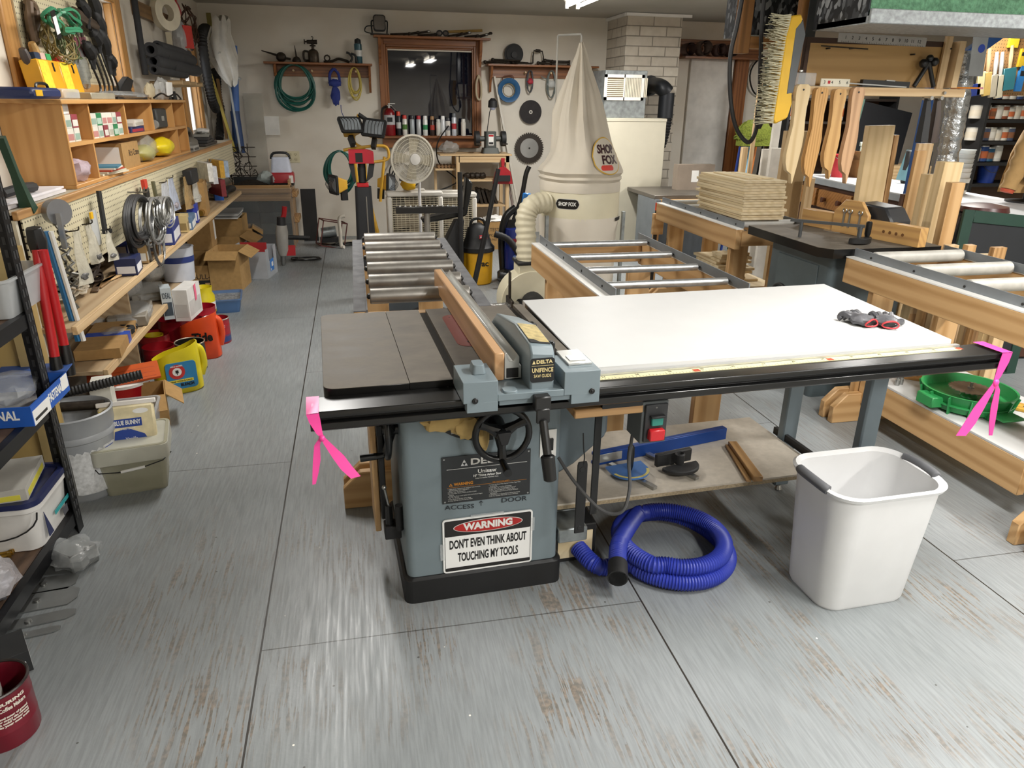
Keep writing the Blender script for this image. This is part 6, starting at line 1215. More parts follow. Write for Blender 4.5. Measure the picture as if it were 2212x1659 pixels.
# pegboard with brushes
def peg_mat(c, holes, key):
    m, t, b = newmat(key, .55); tc = nn(t, 'TexCoord'); sp = nn(t, 'SeparateXYZ'); t.links.new(tc.outputs['Object'], sp.inputs[0])
    def mm(op, a, b2):
        n = nn(t, 'Math', operation=op)
        for i, q in enumerate((a, b2)):
            if isinstance(q, (int, float)): n.inputs[i].default_value = q
            else: t.links.new(q, n.inputs[i])
        return n.outputs[0]
    def fr(s): return mm('SUBTRACT', mm('FRACT', mm('MULTIPLY', s, 1/.0254), 0), .5)
    ax = {'x': 0, 'y': 1}[holes]; a = fr(sp.outputs[ax]); c2 = fr(sp.outputs[2])
    d = mm('ADD', mm('MULTIPLY', a, a), mm('MULTIPLY', c2, c2)); h = mm('LESS_THAN', d, .024)
    x = nn(t, 'Mix', data_type='RGBA'); t.links.new(h, x.inputs[0]); x.inputs[6].default_value = lin(c); x.inputs[7].default_value = lin('2a2520'); t.links.new(x.outputs[2], b.inputs['Base Color']); return m
pgy = 5.6; g0 = U(2112, 60, y=pgy); gz0 = U(2112, 205, y=pgy).z
pg = solo('pegboard', MB(peg_mat('9a7448', 'x', 'brown_pegboard')).box(0, 1.0, 0, .008, 0, CEIL-gz0), 'brown pegboard panel with hanging paint brushes', 'pegboard', (g0.x, pgy, gz0))
def brush(px0, py0, px1, py1, i, hm, pack):
    a, b = U(px0, py0, y=pgy-.02), U(px1, py1, y=pgy-.02); d = b-a; L = d.length; t = thing('paint_brush', ['leftmost wooden handled paint brush', 'second wooden handled paint brush', 'third paint brush with wrapped handle', 'fourth paint brush with wrapped handle', 'wide teal packed paint brush', 'blue packed paint brush nearest the rail'][i]+' on the brown pegboard', 'paint brush', a, (0, math.atan2(-d.x, -d.z), 0), 'brushes on the pegboard')
    part('handle', MB(hm).tube([(0, -.01, 0), (0, -.012, -L*.25), (0, -.012, -L*.5)], .014, 8, rr=[.012, .018, .014]), t)
    part('bristle_pack', MB(pack).box(-.035 if i < 4 else -.06, .035 if i < 4 else .06, -.025, -.002, -L, -L*.5), t, bev=.003)
HW_ = wood('b99a74', '9d7d58', 'z', 1, .4)
brush(2124, 105, 2112, 205, 0, HW_, mt('c9b98a', .6)); brush(2136, 105, 2126, 207, 1, HW_, mt('b89a55', .6)); brush(2152, 112, 2140, 210, 2, mt('c9c9c6', .3, .4), mt('a9a08c', .5)); brush(2164, 112, 2152, 212, 3, mt('c2c2be', .3, .4), mt('bdb59c', .5)); brush(2185, 98, 2172, 195, 4, HW_, mt('2f6f78', .4)); brush(2104, 155, 2098, 208, 5, BLACK, mt('22326f', .35))
for i, (px, py, c, lb, sx, sz) in enumerate(((2192, 80, 'd9b928', 'yellow hanging tag card high on the pegboard', .09, .16), (2204, 170, '2d78b8', 'blue packaged roller at the right end of the pegboard', .06, .2), (2208, 125, 'd6b22c', 'yellow and blue package at the very right of the pegboard', .06, .14))):
    p = U(px, py, y=pgy-.012); solo('hanging_package', MB(mt(c, .45)).box(-sx/2, sx/2, -.011, .011, -sz/2, sz/2).use(BLACKM).box(-sx*.35, sx*.35, -.012, -.011, sz*.1, sz*.3), lb, 'package', p, bev=.002)
# ---- jacket and cap
jk = thing('work_jacket', 'tan canvas work jacket hanging above the right end of the counter', 'jacket', (4.62, 4.45, .94)); JM = mt('a98756', .85, var=.15, sc=12, bump=.4)
jb = []
for z, w0, w1, dp in ((.06, -.10, .32, .09), (.18, -.09, .32, .10), (.32, -.07, .31, .11), (.45, -.02, .30, .10), (.54, .03, .26, .07), (.58, .08, .2, .04)):
    ring = []
    for k in range(28):
        q = 2*PI*k/28; f = 1+.07*math.sin(7*q+z*6)+.05*math.sin(11*q+z*3); ring.append(((w0+w1)/2+(w1-w0)/2*math.cos(q)*f, dp*math.sin(q)*f, z))
    jb.append(ring)
part('body', MB(JM).loft(jb), jk)
sv = spline([(.05, -.03, .53), (-.06, -.07, .40), (-.12, -.10, .24), (-.165, -.11, .09)], 6)
part('sleeve', MB(JM).tube(sv, .07, 16, rr=[.06+.006*math.sin(k*1.9)-.0005*k for k in range(len(sv))]), jk)
sv = spline([(.16, -.07, .50), (.1, -.13, .36), (.06, -.15, .2), (.04, -.15, .06)], 6)
part('sleeve', MB(JM).tube(sv, .07, 16, rr=[.065+.007*math.sin(k*1.7) for k in range(len(sv))]), jk); part('lining', MB(mt('16203a', .8)).blob((-.02, -.115, .20), (.09, .04, .12), 2, .2), jk); part('cuff', MB(mt('b04a30', .7)).cyl((-.17, -.11, .07), (-.165, -.11, .09), .04, .046, 14), jk)
solo('jacket_stand', MB(DARKM).cyl((0, 0, 0), (0, 0, .55), .012, n=10).lathe([(.12, 0), (.12, .012), (.02, .02)], 20), 'dark stand that holds the tan jacket on the counter', 'stand', (4.74, 4.46, .9255))
cpx = thing('baseball_cap', 'dark grey cap resting on top of the tan jacket', 'cap', (4.78, 4.40, 1.50)); part('crown', MB(mt('3a3532', .8)).lathe([(.1, 0), (.1, .04), (.075, .09), (.03, .11)], 20), cpx); part('brim', MB(mt('3a3532', .8)).prism([(-.09, -.04), (-.07, -.15), (0, -.18), (.07, -.15), (.09, -.04)], .0, .01), cpx)
# ---- green framed screen, stool, teal case
s0 = U(2098, 600, y=3.35); sc = thing('window_screen', 'dark green framed window screen leaning at the right edge', 'screen', (3.36, 3.5, .0), (-.12, 0, 0)); sw, sh_ = .64, 1.02; GF = mt('1f3a30', .45)
fr_ = MB(GF).box(0, .07, 0, .02, 0, sh_).box(sw-.07, sw, 0, .02, 0, sh_).box(.07, sw-.07, 0, .02, sh_-.07, sh_).box(.07, sw-.07, 0, .02, 0, .07).box(.07, sw-.07, 0, .02, sh_*.5-.02, sh_*.5+.02)
part('frame', fr_, sc, rot=(0, .10, 0), bev=.003); part('mesh', MB(mt('1d1f22', .7, alpha=.9)).box(.07, sw-.07, .008, .012, .07, sh_-.07), sc, rot=(0, .10, 0))
for z in (.35, .7): part('hinge', MB(STEEL).cyl((.06, -.003, z), (.06, 0, z), .008, n=8), sc, rot=(0, .10, 0))
so = U(2112, 450, y=3.95); stl = thing('bar_stool', 'round stool with a maroon padded seat behind the green screen', 'stool', (so.x+.04, 3.95, 0))
part('seat', MB(mt('4a2420', .35)).lathe([(.13, so.z-.03), (.15, so.z-.015), (.14, so.z+.015), (.06, so.z+.03)], 28).use(BLACKM).lathe([(.14, so.z-.05), (.14, so.z-.03)], 28), stl)
for q in range(4): part('leg', MB(mt('3a3a3c', .4, .4)).tube([(.1*math.cos(q*PI/2+.7), .1*math.sin(q*PI/2+.7), so.z-.05), (.2*math.cos(q*PI/2+.7), .2*math.sin(q*PI/2+.7), 0)], .013, 8), stl)
part('foot_ring', MB(DARKM).tube([(.16*math.cos(q*.314), .16*math.sin(q*.314), .3) for q in range(20)], .01, 6, True), stl)
solo('teal_case', MB(mt('236a86', .5)).box(0, .16, 0, .2, 0, .55), 'teal blue upright case beside the green screen', 'case', (U(2098, 520, y=3.75).x, 3.72, 0), bev=.02)
# ---- door side: mop, wire coil, poles
mp = thing('mop_head', 'yellow green rag mop head standing by the brown door trim', 'mop', U(1626, 315, y=7.2)); MM = mt('6d7826', .95, var=.3, sc=60, bump=1)
part('head', MB(MM).blob((0, 0, .12), (.42, .16, .26), 5, .25, 28, 16, 4).box(-.17, .19, -.07, .05, .0, .16), mp); part('pole', MB(mt('2d4f70', .4)).cyl((0, 0, .1), (-.03, .05, -U(1626, 315, y=7.2).z+.01), .013, n=8), mp)
for i, (px, c) in enumerate(((1600, '1d3a8c'), (1616, '2f7a3a'), (1622, '8fb8d0'), (1628, '27384f'), (1634, 'b0682f'))):
    a = U(px+6, 318, y=7.3); solo('tool_pole', MB(mt(c, .4)).cyl((0, 0, 0), (.15, .12, a.z), .014, n=8), ['dark blue', 'green', 'pale blue', 'navy', 'orange brown'][i]+' pole leaning below the green mop head', 'pole', (a.x-.15, 7.25, 0))
wc = thing('wire_coil', 'large black wire coil hanging right of the door trim', 'coil', W(1648, 165, .05)); part('loop', MB(BLACK).tube([(.19*math.cos(q*.26), -.02-.01*math.sin(q), .23*math.sin(q*.26)) for q in range(24)], .011, 6, True), wc); part('strap', MB(mt('5d6a60', .7)).tube(spline([(.0, -.04, .2), (.03, -.05, 0), (.0, -.05, -.2)], 5), .03, 6), wc)
a = W(1690, 100, .1); solo('tall_board', MB(wood('6b5038', '533c28', 'z', 1, .6)).box(0, .1, 0, .03, 0, a.z-.3), 'tall dark wooden board leaning beside the wire coil', 'board', (W(1655, 300, .1).x, YB-.14, 0), (-.03, .0, 0))
solo('green_umbrella', MB(mt('7fa392', .5)).cyl((0, 0, 0), (.12, .12, .75), .05, .01, 12).use(BLACK).cyl((-.16, -.1, -W(1660, 250, .2).z), (0, 0, 0), .012, n=8), 'pale green folded umbrella leaning near the wire coil', 'umbrella', W(1660, 250, .2))
# ================================================================ LEFT BENCH
BX, MX, LX = -1.23, -1.115, -1.19; ZW, ZM, ZL = 1.15, .70, .36; BY0, BY1 = 3.02, 8.35
bn_ = thing('workbench', 'long pegboard fronted workbench along the left wall', 'workbench', (-1.35, BY0, 0)); Lb = BY1-BY0
BW_ = wood('b88c58', '94693c', 'y', 1, .5); SHW = wood('b59d7c', '9c8160', 'y', .7, .6)
part('worktop', MB(mt('a99f8c', .6)).box(-.178, .10, 0, Lb, ZW-.012, ZW).use(BW_).box(.1, .12, 0, Lb, ZW-.03, ZW+.002), bn_, bev=.002)
PEGM = peg_mat('cdc3a4', 'y', 'cream_pegboard')
part('pegboard_front', MB(PEGM).box(.108, .114, .04, Lb, .83, ZW-.031), bn_)
part('middle_shelf', MB(SHW).box(-.178, .215, .0, Lb-.6, ZM-.02, ZM).use(PINE('y')).box(.215, .236, .0, Lb-.6, ZM-.03, ZM+.004), bn_, bev=.002)
part('low_shelf', MB(SHW).box(-.178, .14, .45, 2.55, ZL-.02, ZL).use(PINE('y')).box(.14, .162, .45, 2.55, ZL-.03, ZL+.004), bn_, bev=.002)
part('end_panel', MB(mt('cfc8b4', .6)).box(-.178, .106, 0, .02, 0, ZW-.031), bn_)
part('back_panel', MB(mt('7f7a70', .8)).box(-.178, -.17, .02, Lb, 0, ZW-.013), bn_)
for y in (1.2, 2.53): part('support', MB(SHW).box(-.168, .08, y, y+.02, .0, ZM-.021), bn_)
solo('tan_cabinet_panel', MB(mt('b89c62', .5, var=.05)).box(XL+.003, -1.215, 0, .12, 0, 1.04).use(mt('c9b079', .5)).box(-1.26, -1.2145, -.012, 0, 0, 1.04).use(mt('9c8248', .5)).box(XL+.02, -1.27, -.004, 0, .38, .40), 'tan painted metal cabinet side behind the black steel shelf', 'cabinet', (0, 2.84, 0))
# pigeonhole cabinet
HX, hy0, hy1, hz0, hz1 = -1.265, 3.78, 6.39, ZW+.001, 1.54; hD = HX-(XL+.004)
ht_ = thing('pigeonhole_cabinet', 'honey coloured wooden pigeonhole cabinet on the bench', 'cabinet', (HX, hy0, hz0)); hh = hz1-hz0; hl = hy1-hy0; th = .018
HY, HZW = HONEY('y'), HONEY('z')
part('top_board', MB(HY).box(-hD, .012, -.02, hl+.02, hh-.02, hh), ht_, bev=.002); part('bottom_board', MB(HY).box(-hD, 0, 0, hl, 0, th), ht_, bev=.002)
for y in (0, hl-th): part('side_panel', MB(HZW).box(-hD, 0, y, y+th, th+.0005, hh-.0205), ht_)
zm = U(147, 310, x=HX).z-hz0; part('middle_board', MB(HY).box(-hD+.008, -.003, th+.0005, hl-th-.0005, zm-th, zm), ht_)
part('back', MB(HY).box(-hD, -hD+.006, th+.0005, hl-th-.0005, th, hh-.0205), ht_)
for y in (4.157, 4.776, 5.393, 5.991): part('divider', MB(HZW).box(-hD+.008, -.004, y-hy0-.009, y-hy0+.009, zm+.0005, hh-.0205), ht_)
for y in (4.136, 6.05): part('divider', MB(HZW).box(-hD+.008, -.004, y-hy0-.009, y-hy0+.009, th+.0005, zm-th-.0005), ht_)
zs_ = hz0+zm+.0005; zl_ = hz0+th+.0005
def yx(px, py, x=HX): return U(px, py, x=x).y
def boxlet(name, lab, cat, loc, sx, sy, sz, c, c2=None, rz=0, group=None, bev=.0015, txt=None):
    t = MB(mt(c, .5)).box(-sx/2, sx/2, -sy/2, sy/2, 0, sz)
    if c2: t.use(mt(c2, .5)).box(sx/2, sx/2+.0008, -sy*.42, sy*.42, sz*.12, sz*.6).box(-sx*.42, sx*.42, -sy/2-.0008, -sy/2, sz*.12, sz*.55)
    if txt: t.use(mt(txt[1], .5)).text(txt[0], txt[2], (sx/2+.0012, 0, sz*.62), (PI/2, 0, PI/2), wid=sy*.75, ext=.0004, bold=.0005); t.text(txt[0], txt[2], (0, -sy/2-.0012, sz*.75), (PI/2, 0, 0), wid=sx*.8, ext=.0004, bold=.0005)
    return solo(name, t, lab, cat, loc, (0, 0, rz), group, bev)
random.seed(21); SCR = [('d9d3c6', 'b9807a'), ('d3cfc4', '8fa596'), ('8e3a42', 'd6d1c8'), ('2f7a4c', 'a9bfae'), ('cdc9bf', 'a9a696')]
k = 0
def stack(y0, n, rows, hh_, nm):
    global k
    for r in range(rows):
        for i in range(n-(r if rows > 2 else 0)):
            c, c2 = SCR[(0, 1, 4, 0, 3, 1, 2, 4, 0, 1, 3, 4)[(k*5+r*3) % 12]]; k += 1
            row = ['bottom', 'second', 'top'][r] if rows > 2 else ['bottom', 'top'][r]
            boxlet('screw_box', f'{["white red labelled","white green labelled","red","green","pale"][(SCR.index((c,c2)))]} screw box {["far left","second","third","fourth","fifth","sixth"][i]} in the {row} row, {nm} pigeonhole', 'box', (HX-.05, y0+i*.088+.04, zs_+r*(hh_+.0005)), .07, .08, hh_, c, c2, random.uniform(-.06, .06), f'screw boxes in the {nm} pigeonhole')
stack(3.84, 2, 2, .06, 'first'); stack(4.2, 6, 2, .06, 'second')
boxlet('paper_card', 'white card box standing atop the screw boxes in the first pigeonhole', 'box', (HX-.06, 3.9, zs_+.122), .06, .12, .05, 'e4e0da')
boxlet('flat_box', 'white flat box in the third pigeonhole', 'box', (HX-.08, 5.1, zs_+.036), .12, .34, .035, 'd8d3c8', 'b9b2a4', .1)
boxlet('flat_case', 'dark blue flat case under the white box in the third pigeonhole', 'case', (HX-.08, 5.05, zs_), .12, .3, .034, '262f5c', 'a02c3a')
t = thing('tool_case', 'black and grey tool case in the fourth pigeonhole', 'case', (HX-.09, 5.72, zs_)); part('body', MB(mt('3a3a38', .5)).box(-.07, .07, -.14, .14, 0, .13), t, bev=.01); part('latch', MB(mt('8b8880', .5)).box(.0705, .075, -.03, .03, .05, .08), t); part('drum', MB(mt('8f8f8c', .4)).cyl((.05, -.2, .03), (.05, -.16, .03), .03, n=14), t)
o = carton('carton', 'cardboard box with scribbled handwriting in the lower opening of the wooden cabinet', (HX-.085, 4.78, zl_), .15, .34, .135, 0, (0, 0, 0, 0)); part('lid', MB(CARD).box(-.075, .075, -.17, .17, .1355, .139), o); part('handwriting', MB(BLACK).text("Rt's Crane", .05, (.0756, .06, .08), (PI/2, 0, PI/2), ext=.0004), o); part('side_label', MB(WHITE).box(-.07, .06, -.1712, -.1705, .02, .12), o)
o = thing('plastic_bag', 'clear bag holding a yellow jug in the lower opening', 'bag', (HX-.06, 5.25, zl_)); part('jug', MB(mt('b7b032', .4)).blob((0, 0, .05), (.13, .3, .10), 5, .1), o); part('bag', MB(mt('c9c6b8', .15, alpha=.35, bump=.8, sc=25)).blob((0, 0, .08), (.16, .36, .17), 3, .25), o)
o = thing('yellow_jug', 'bright yellow plastic jug lying in the lower opening', 'jug', (HX-.05, 5.68, zl_)); part('body', MB(mt('e0c81c', .35)).blob((0, 0, .065), (.16, .36, .13), 9, .10, 28, 16, 1.5), o); part('cap', MB(mt('e0c81c', .35)).cyl((.0, .17, .06), (.0, .2, .06), .03, n=14), o)
solo('plastic_bag', MB(mt('d9c9d4', .2, alpha=.6, bump=.8, sc=25)).blob((0, 0, .05), (.13, .2, .11), 4, .3), 'crumpled pinkish plastic bag at the left of the lower opening', 'bag', (HX-.06, 3.98, zl_))
for i in range(5): boxlet('paper_booklet', ['bottom', 'second', 'third', 'fourth', 'top'][i]+' booklet of the flat pile left of the cardboard box', 'booklet', (HX-.05+.004*i, 4.38, zl_+i*.0085), .12, .3-.03*i, .008, ['d3cbb5', 'c9c2ac', 'b04a30', 'ded8c8', '4a7f95'][i], None, .08*(i-2), 'booklets in the cabinet', 0)
# on top of the pigeonhole cabinet
tz = hz1+.0005
def tp3(px, x=-1.36): return Vector((x, U(px, 205, x=x).y, tz))
o = thing('tool_case', 'flat blue tool case at the left end on top of the cabinet', 'case', tp3(45, -1.34)); part('body', MB(mt('25305c', .4)).box(-.1, .1, -.15, .17, 0, .045), o, bev=.012); part('label', MB(YELL).box(.1005, .102, -.12, -.05, .012, .035), o); part('handle', MB(BLACK).tube(spline([(.08, -.05, .045), (.08, -.03, .06), (.08, .06, .06), (.08, .08, .045)], 4), .006, 6), o)
solo('clear_box', MB(CLEAR2).box(-.07, .07, -.11, .11, 0, .045), 'clear plastic parts box right of the blue case on the cabinet', 'box', tp3(120, -1.33), bev=.006)
for i, (px, l) in enumerate(((108, 'left'), (150, 'right'))):
    q = tp3(px, -1.42); o = thing('drill_index', f'yellow bit caddy with a printed label on the cabinet top, the {l} one', 'caddy', q, (0, -.12, 0)); part('case', MB(mt('dca11c', .4)).box(-.04, .04, -.13, .13, 0, .17), o, bev=.004); part('label', MB(mt('e8d53a', .5, var=.2, sc=70)).box(.0405, .0412, -.12, -.01, .03, .165), o); part('slot', MB(BLACK).box(.0405, .0415, .04, .06, .12, .16), o)
    for j, c in enumerate((('2c3a52', 'd9b7ac', '3a9a5a'), ('d8463c', 'e6b0a8', 'ddd2c8'))[i]): part('refill_pack', MB(mt(c, .4)).box(-.03, .03, -.11+j*.07, -.05+j*.07, .1705, .20), o)
solo('metal_box', MB(mt('a49d8a', .5, .3)).box(-.06, .06, -.2, .2, 0, .032), 'small grey metal box on the cabinet beside the yellow caddies', 'box', tp3(197, -1.33), bev=.003)
o = thing('plastic_wrap', 'flat black item in clear plastic wrap lying on the cabinet top', 'package', tp3(262, -1.34)); part('bag', MB(mt('b9bab8', .2, alpha=.5, bump=.8, sc=25)).blob((0, 0, .022), (.18, .95, .05), 6, .2), o); part('contents', MB(BLACKM).box(-.06, .06, -.3, .35, .0, .014), o)
o = thing('black_bracket', 'black angular bracket on the cabinet before the window', 'bracket', tp3(268, -1.45)); part('arm', MB(BLACKM).prism([(-.3, 0), (.0, .11), (.1, .14), (.22, .12), (.12, .06), (.2, 0), (.0, .03)], -.02, .02, 'yz'), o, bev=.004); part('tray', MB(mt('6f6a58', .6)).box(-.05, .0, -.1, .45, 0, .03), o)
o = thing('shuttlecock_pack', 'clear package of white zip ties near the right end of the cabinet', 'package', tp3(352, -1.36)); part('pack', MB(mt('d9dad8', .2, alpha=.7, bump=.8, sc=25)).blob((0, 0, .07), (.09, .28, .16), 2, .25), o)
tq = MB(WHITE)
for i in range(8): tq.cyl((.05, -.1+.025*i, .02), (.055, -.09+.025*i, .12), .004, n=5)
part('zip_ties', tq, o, kind='stuff')
solo('rubber_glove', MB(mt('d6c9a8', .5)).blob((0, 0, .05), (.06, .2, .12), 8, .4), 'cream rubber glove standing beside the zip ties', 'glove', tp3(325, -1.40))
solo('cable', MB(BLACK).tube(spline([(0, -.25, .01), (.02, -.1, .04), (.03, .05, .02), (.05, .2, .04), (.05, .35, .008)], 6), .006, 6), 'short black cable at the right end of the cabinet top', 'cable', tp3(350, -1.30))
# upper pegboard in front of the window, and what hangs on it
PX = -1.50
p0y, p1y = U(30, 20, x=PX).y, U(228, 20, x=PX).y-.12
solo('upper_pegboard', MB(PEGM).box(-.004, .004, 0, p1y-p0y, 0, .82), 'cream upper pegboard covered with old tools before the window', 'pegboard', (PX, p0y, 1.62))
def pw(px, py, d=.03): return U(px, py, x=PX+.005+d)
OLD = wood('6e5a48', '54432f', 'z', 1, .6); 
o = thing('hand_saw', 'big old hand saw with brown wooden handle hanging at the left', 'saw', pw(72, 60)); part('handle', MB(OLD).tube(spline([(0, 0, .11), (0, -.03, .02), (0, -.02, -.06), (0, .06, .06), (0, .05, .1), (0, 0, .11)], 5), .022, 8), o); part('blade', MB(IRON).prism([(-.03, .1), (.02, .1), (-.05, -.32), (-.1, -.32)], -.012, -.009, 'yz'), o)
for i, (px, py, c) in enumerate(((68, 92, wood('c9a468', 'a88248', 'z')), (48, 105, mt('4a4240', .5)))):
    p = pw(px, py, .05); d = pw(px+18, py+45, .05)-p; solo('rasp_handle', MB(c).tube(spline([(0, 0, 0), d*.3, d*.6, d], 4), .02, 8, rr=[.012+.01*math.sin(PI*q/12*1.0+.3) for q in range(13)]), ['pale wooden tool handle hanging on the upper pegboard', 'dark wooden tool handle left of the pale one'][i], 'tool handle', p)
def wirecoil(lab, px, py, n, ry_, rz_, r, mat, seed, d=.06):
    random.seed(seed); pts = []
    for q in range(n*10):
        a_ = 2*PI*q/10; f = random.uniform(.65, 1.05); pts.append((.02+random.uniform(-.03, .04), ry_*f*math.cos(a_), rz_*f*math.sin(a_)-.02*math.sin(a_)))
    return solo('wire_coil', MB(mat).tube(spline(pts, 3), r, 5), lab, 'coil', pw(px, py, d))
wirecoil('tangled thin olive wires hanging below the green hose coil', 112, 85, 9, .16, .13, .004, mt('7a6a3c', .6), 2); wirecoil('second tangle of dull green and brown wires on the upper pegboard', 130, 95, 8, .13, .12, .004, mt('55603c', .6), 12, .04)
wirecoil('green vinyl hose coil with a black and white tag', 124, 44, 4, .19, .085, .009, mt('3f8a66', .35), 5, .10)
solo('hang_tag', MB(BLACK).box(0, .003, -.03, .03, -.09, .03).use(WHITE).box(.003, .004, -.025, .025, -.07, .005), 'black and white tag on the green hose coil', 'tag', pw(116, 38, .16), (.25, 0, 0))
for i, px in enumerate((158, 168, 178)): solo('red_handle_tool', MB(mt('5c1a28', .4)).cyl((0, 0, 0), (0, .01, -.10), .016, .02, 8).use(IRON).cyl((0, 0, 0), (0, -.01, .12), .009, n=6), ['left', 'middle', 'right'][i]+' of three maroon handled tools on the upper pegboard', 'tool', pw(px, 80), group='maroon handled tools')
o = thing('hand_plane', 'old dark wooden plane hanging high on the upper pegboard', 'plane', pw(187, 45, .05)); part('body', MB(wood('4d4136', '3a2f25', 'y', 1)).tube(spline([(0, -.2, .02), (0, -.05, 0), (0, .12, -.02), (0, .2, -.03)], 4), .035, 8), o)
for i, (px, py, h) in enumerate(((180, 30, .14), (205, 35, .3), (215, 70, .25), (225, 110, .26), (238, 140, .12), (206, 90, .12), (192, 120, .14))):
    solo('black_tool', MB(BLACKM).tube(spline([(0, -.05, h*.5), (.01, 0, h*.2), (.0, .04, -h*.1), (0, .05, -h*.5)], 4), .03, 8, rr=[(.012, .03, .034, .03, .02, .014, .012)[int(q/2)] for q in range(13)]), ['short black hook tool at the top', 'long black shear left of the bright gap', 'black curved blade against the window light', 'lower black blade against the window light', 'small red tipped black tool at the window edge', 'black clamp in the middle', 'black grip below the maroon handles'][i]+' of the upper pegboard', 'tool', pw(px, py, .07), group='black tools on the upper pegboard')
random.seed(5)
for i in range(5):
    px = 190+i*10; pts = [(0, 0, .12), (.02, .03*math.sin(i), .0), (.03, .05, -.12), (.02, -.03+.02*i, -.2)]
    solo('black_cable', MB(BLACK).tube(spline(pts, 5), .007, 6), ['leftmost', 'second', 'middle', 'fourth', 'rightmost'][i]+' black cord dangling under the upper pegboard', 'cord', pw(px, 140, .05), group='cords under the upper pegboard')
solo('plastic_sleeve', MB(mt('8f938f', .2, alpha=.5, bump=.8, sc=25)).blob((0, 0, 0), (.05, .16, .2), 3, .3), 'grey plastic sleeve behind the dangling cords', 'bag', pw(180, 150, .03))
# wall ledger with hanging things right of the window
ly0, ly1 = U(292, 15, x=XL+.03).y, 8.9; lz = 2.17
solo('wall_ledger', MB(wood('80603a', '614526', 'y', 1, .5)).box(.002, .04, 0, ly1-ly0, -.05, .05), 'brown wooden ledger strip high on the left wall', 'ledger', (XL, ly0, lz))
def lw(px, py, d=.07): return U(px, py, x=XL+d)
o = thing('tape_roll', 'large cream tape roll hanging from the ledger', 'tape roll', lw(357, 28, .12)); part('roll', MB(mt('d8cfb8', .5)).lathe([(.06, -.03), (.13, -.03), (.13, .03), (.06, .03), (.06, -.03)], 36, caps=False), o, rot=(PI/2, 0, 1.0)); part('tail', MB(mt('c9bfa6', .5)).box(-.02, .02, -.01, .01, -.3, -.14), o)
o = thing('red_bag', 'clear bag with red label hanging from the ledger', 'bag', lw(385, 60, .12)); part('bag', MB(mt('c9cdcf', .15, alpha=.55, bump=.8, sc=25)).blob((0, 0, -.08), (.12, .2, .36), 4, .2), o); part('label', MB(mt('c2352c', .4)).box(.055, .065, -.02, .09, -.16, .02), o, rot=(0, 0, -.5)); part('top', MB(mt('b8323a', .4)).blob((0, 0, .14), (.08, .14, .14), 6, .4), o)
wirecoil('loose thin brown cords hanging from the ledger by the red bag', 405, 60, 6, .25, .22, .005, mt('4a3020', .6), 9, .05)
solo('light_strip', MB(WHITE).box(0, .05, 0, .9, 0, .04), 'white strip lamp housing above the upper pegboard', 'lamp housing', (XL+.03, 4.9, 2.23))
# foam pipe tubes on pegs
a = U(345, 130, x=-1.40); tb_ = [(325, 107), (352, 115), (331, 132), (367, 142), (332, 150), (340, 100)]
for i, (px, py) in enumerate(tb_):
    p = U(px, py, x=-1.40); r_ = (.05, .05, .048, .05, .035, .04)[i]; t = MB(mt('3a3b3e', .85)).at((0, 0, 0), (-PI/2, 0, 0)).lathe([(r_*.5, .2), (r_*.55, 0), (r_, 0), (r_, 1.1)], 20).use(BLACK).lathe([(r_*.5, .19), (r_*.4, .19)], 16).at()
    solo('foam_tube', t, ['upper left', 'upper middle', 'middle left', 'right, largest opening', 'lowest, thin', 'topmost, behind'][i]+' black foam pipe tube on the wall pegs', 'foam tube', p, (0, 0, -.0), 'black foam tubes')
solo('foam_tube_upright', MB(mt('1d1e20', .8)).cyl((0, 0, 0), (0, .02, .48), .022, n=12), 'thin upright black rod in front of the foam tubes', 'rod', U(313, 155, x=-1.42)-Vector((0, 0, .02)))
zp = U(360, 160, x=-1.40).z-.05
for i in range(4): solo('wooden_peg', MB(PINE('x')).cyl((0, 0, 0), (.24, 0, .01), .018, n=10), ['nearest', 'second', 'third', 'farthest'][i]+' of the round wooden pegs carrying the foam tubes', 'peg', (XL+.002, a.y+.15+.28*i, zp-.02), group='pegs under the foam tubes')
# things on the far worktop
def wt(px, py): v = U(px, py, z=ZW); v.z = ZW+.0025; v.x = max(-1.45, min(v.x, -1.27)); return v
o = thing('router_tool', 'grey cast tool with handle loop on the far end of the bench', 'tool', (-1.34, 6.75, ZW+.0025)); part('body', MB(mt('6a655c', .5)).blob((0, 0, .05), (.14, .36, .10), 3, .15), o); part('handle', MB(mt('5d5850', .5)).tube([(.0, -.0+.13*math.cos(q*.449), .09+.07*math.sin(q*.449)) for q in range(14)], .02, 8, True), o); part('post', MB(BLACKM).cyl((-.05, .1, .08), (-.09, .1, .45), .022, n=10), o)
for i in range(4): boxlet('flat_board', ['bottom', 'second', 'third', 'top'][i]+' dark flat case of the pile at the far end of the bench', 'case', (-1.36, 7.45, ZW+.0025+.0245*i), .16-.01*i, .6-.08*i, .024, ['3a3632', '2a2a2a', '2d2b2a', '8a8880'][i], None, .05*i, 'flat cases on the bench', .003)
solo('white_cloth', MB(WHITE).blob((0, 0, .02), (.12, .3, .05), 4, .3), 'white crumpled cloth on the dark pile of flat cases', 'cloth', (-1.36, 7.5, ZW+.1015))
boxlet('switch_plate', 'metal plate with square holes beside the grey cast tool', 'plate', (-1.29, 6.62, ZW+.0025), .06, .22, .04, 'a09e98', '4a4844')
solo('slotted_rack', MB(mt('9a9994', .4, .4)).box(0, .02, 0, .1, 0, .38).use(BLACK).box(.0205, .021, .02, .04, .02, .36), 'perforated grey metal bar standing on the bench by the window', 'bar', (-1.42, 7.0, ZW+.0025), (.2, 0, 0))
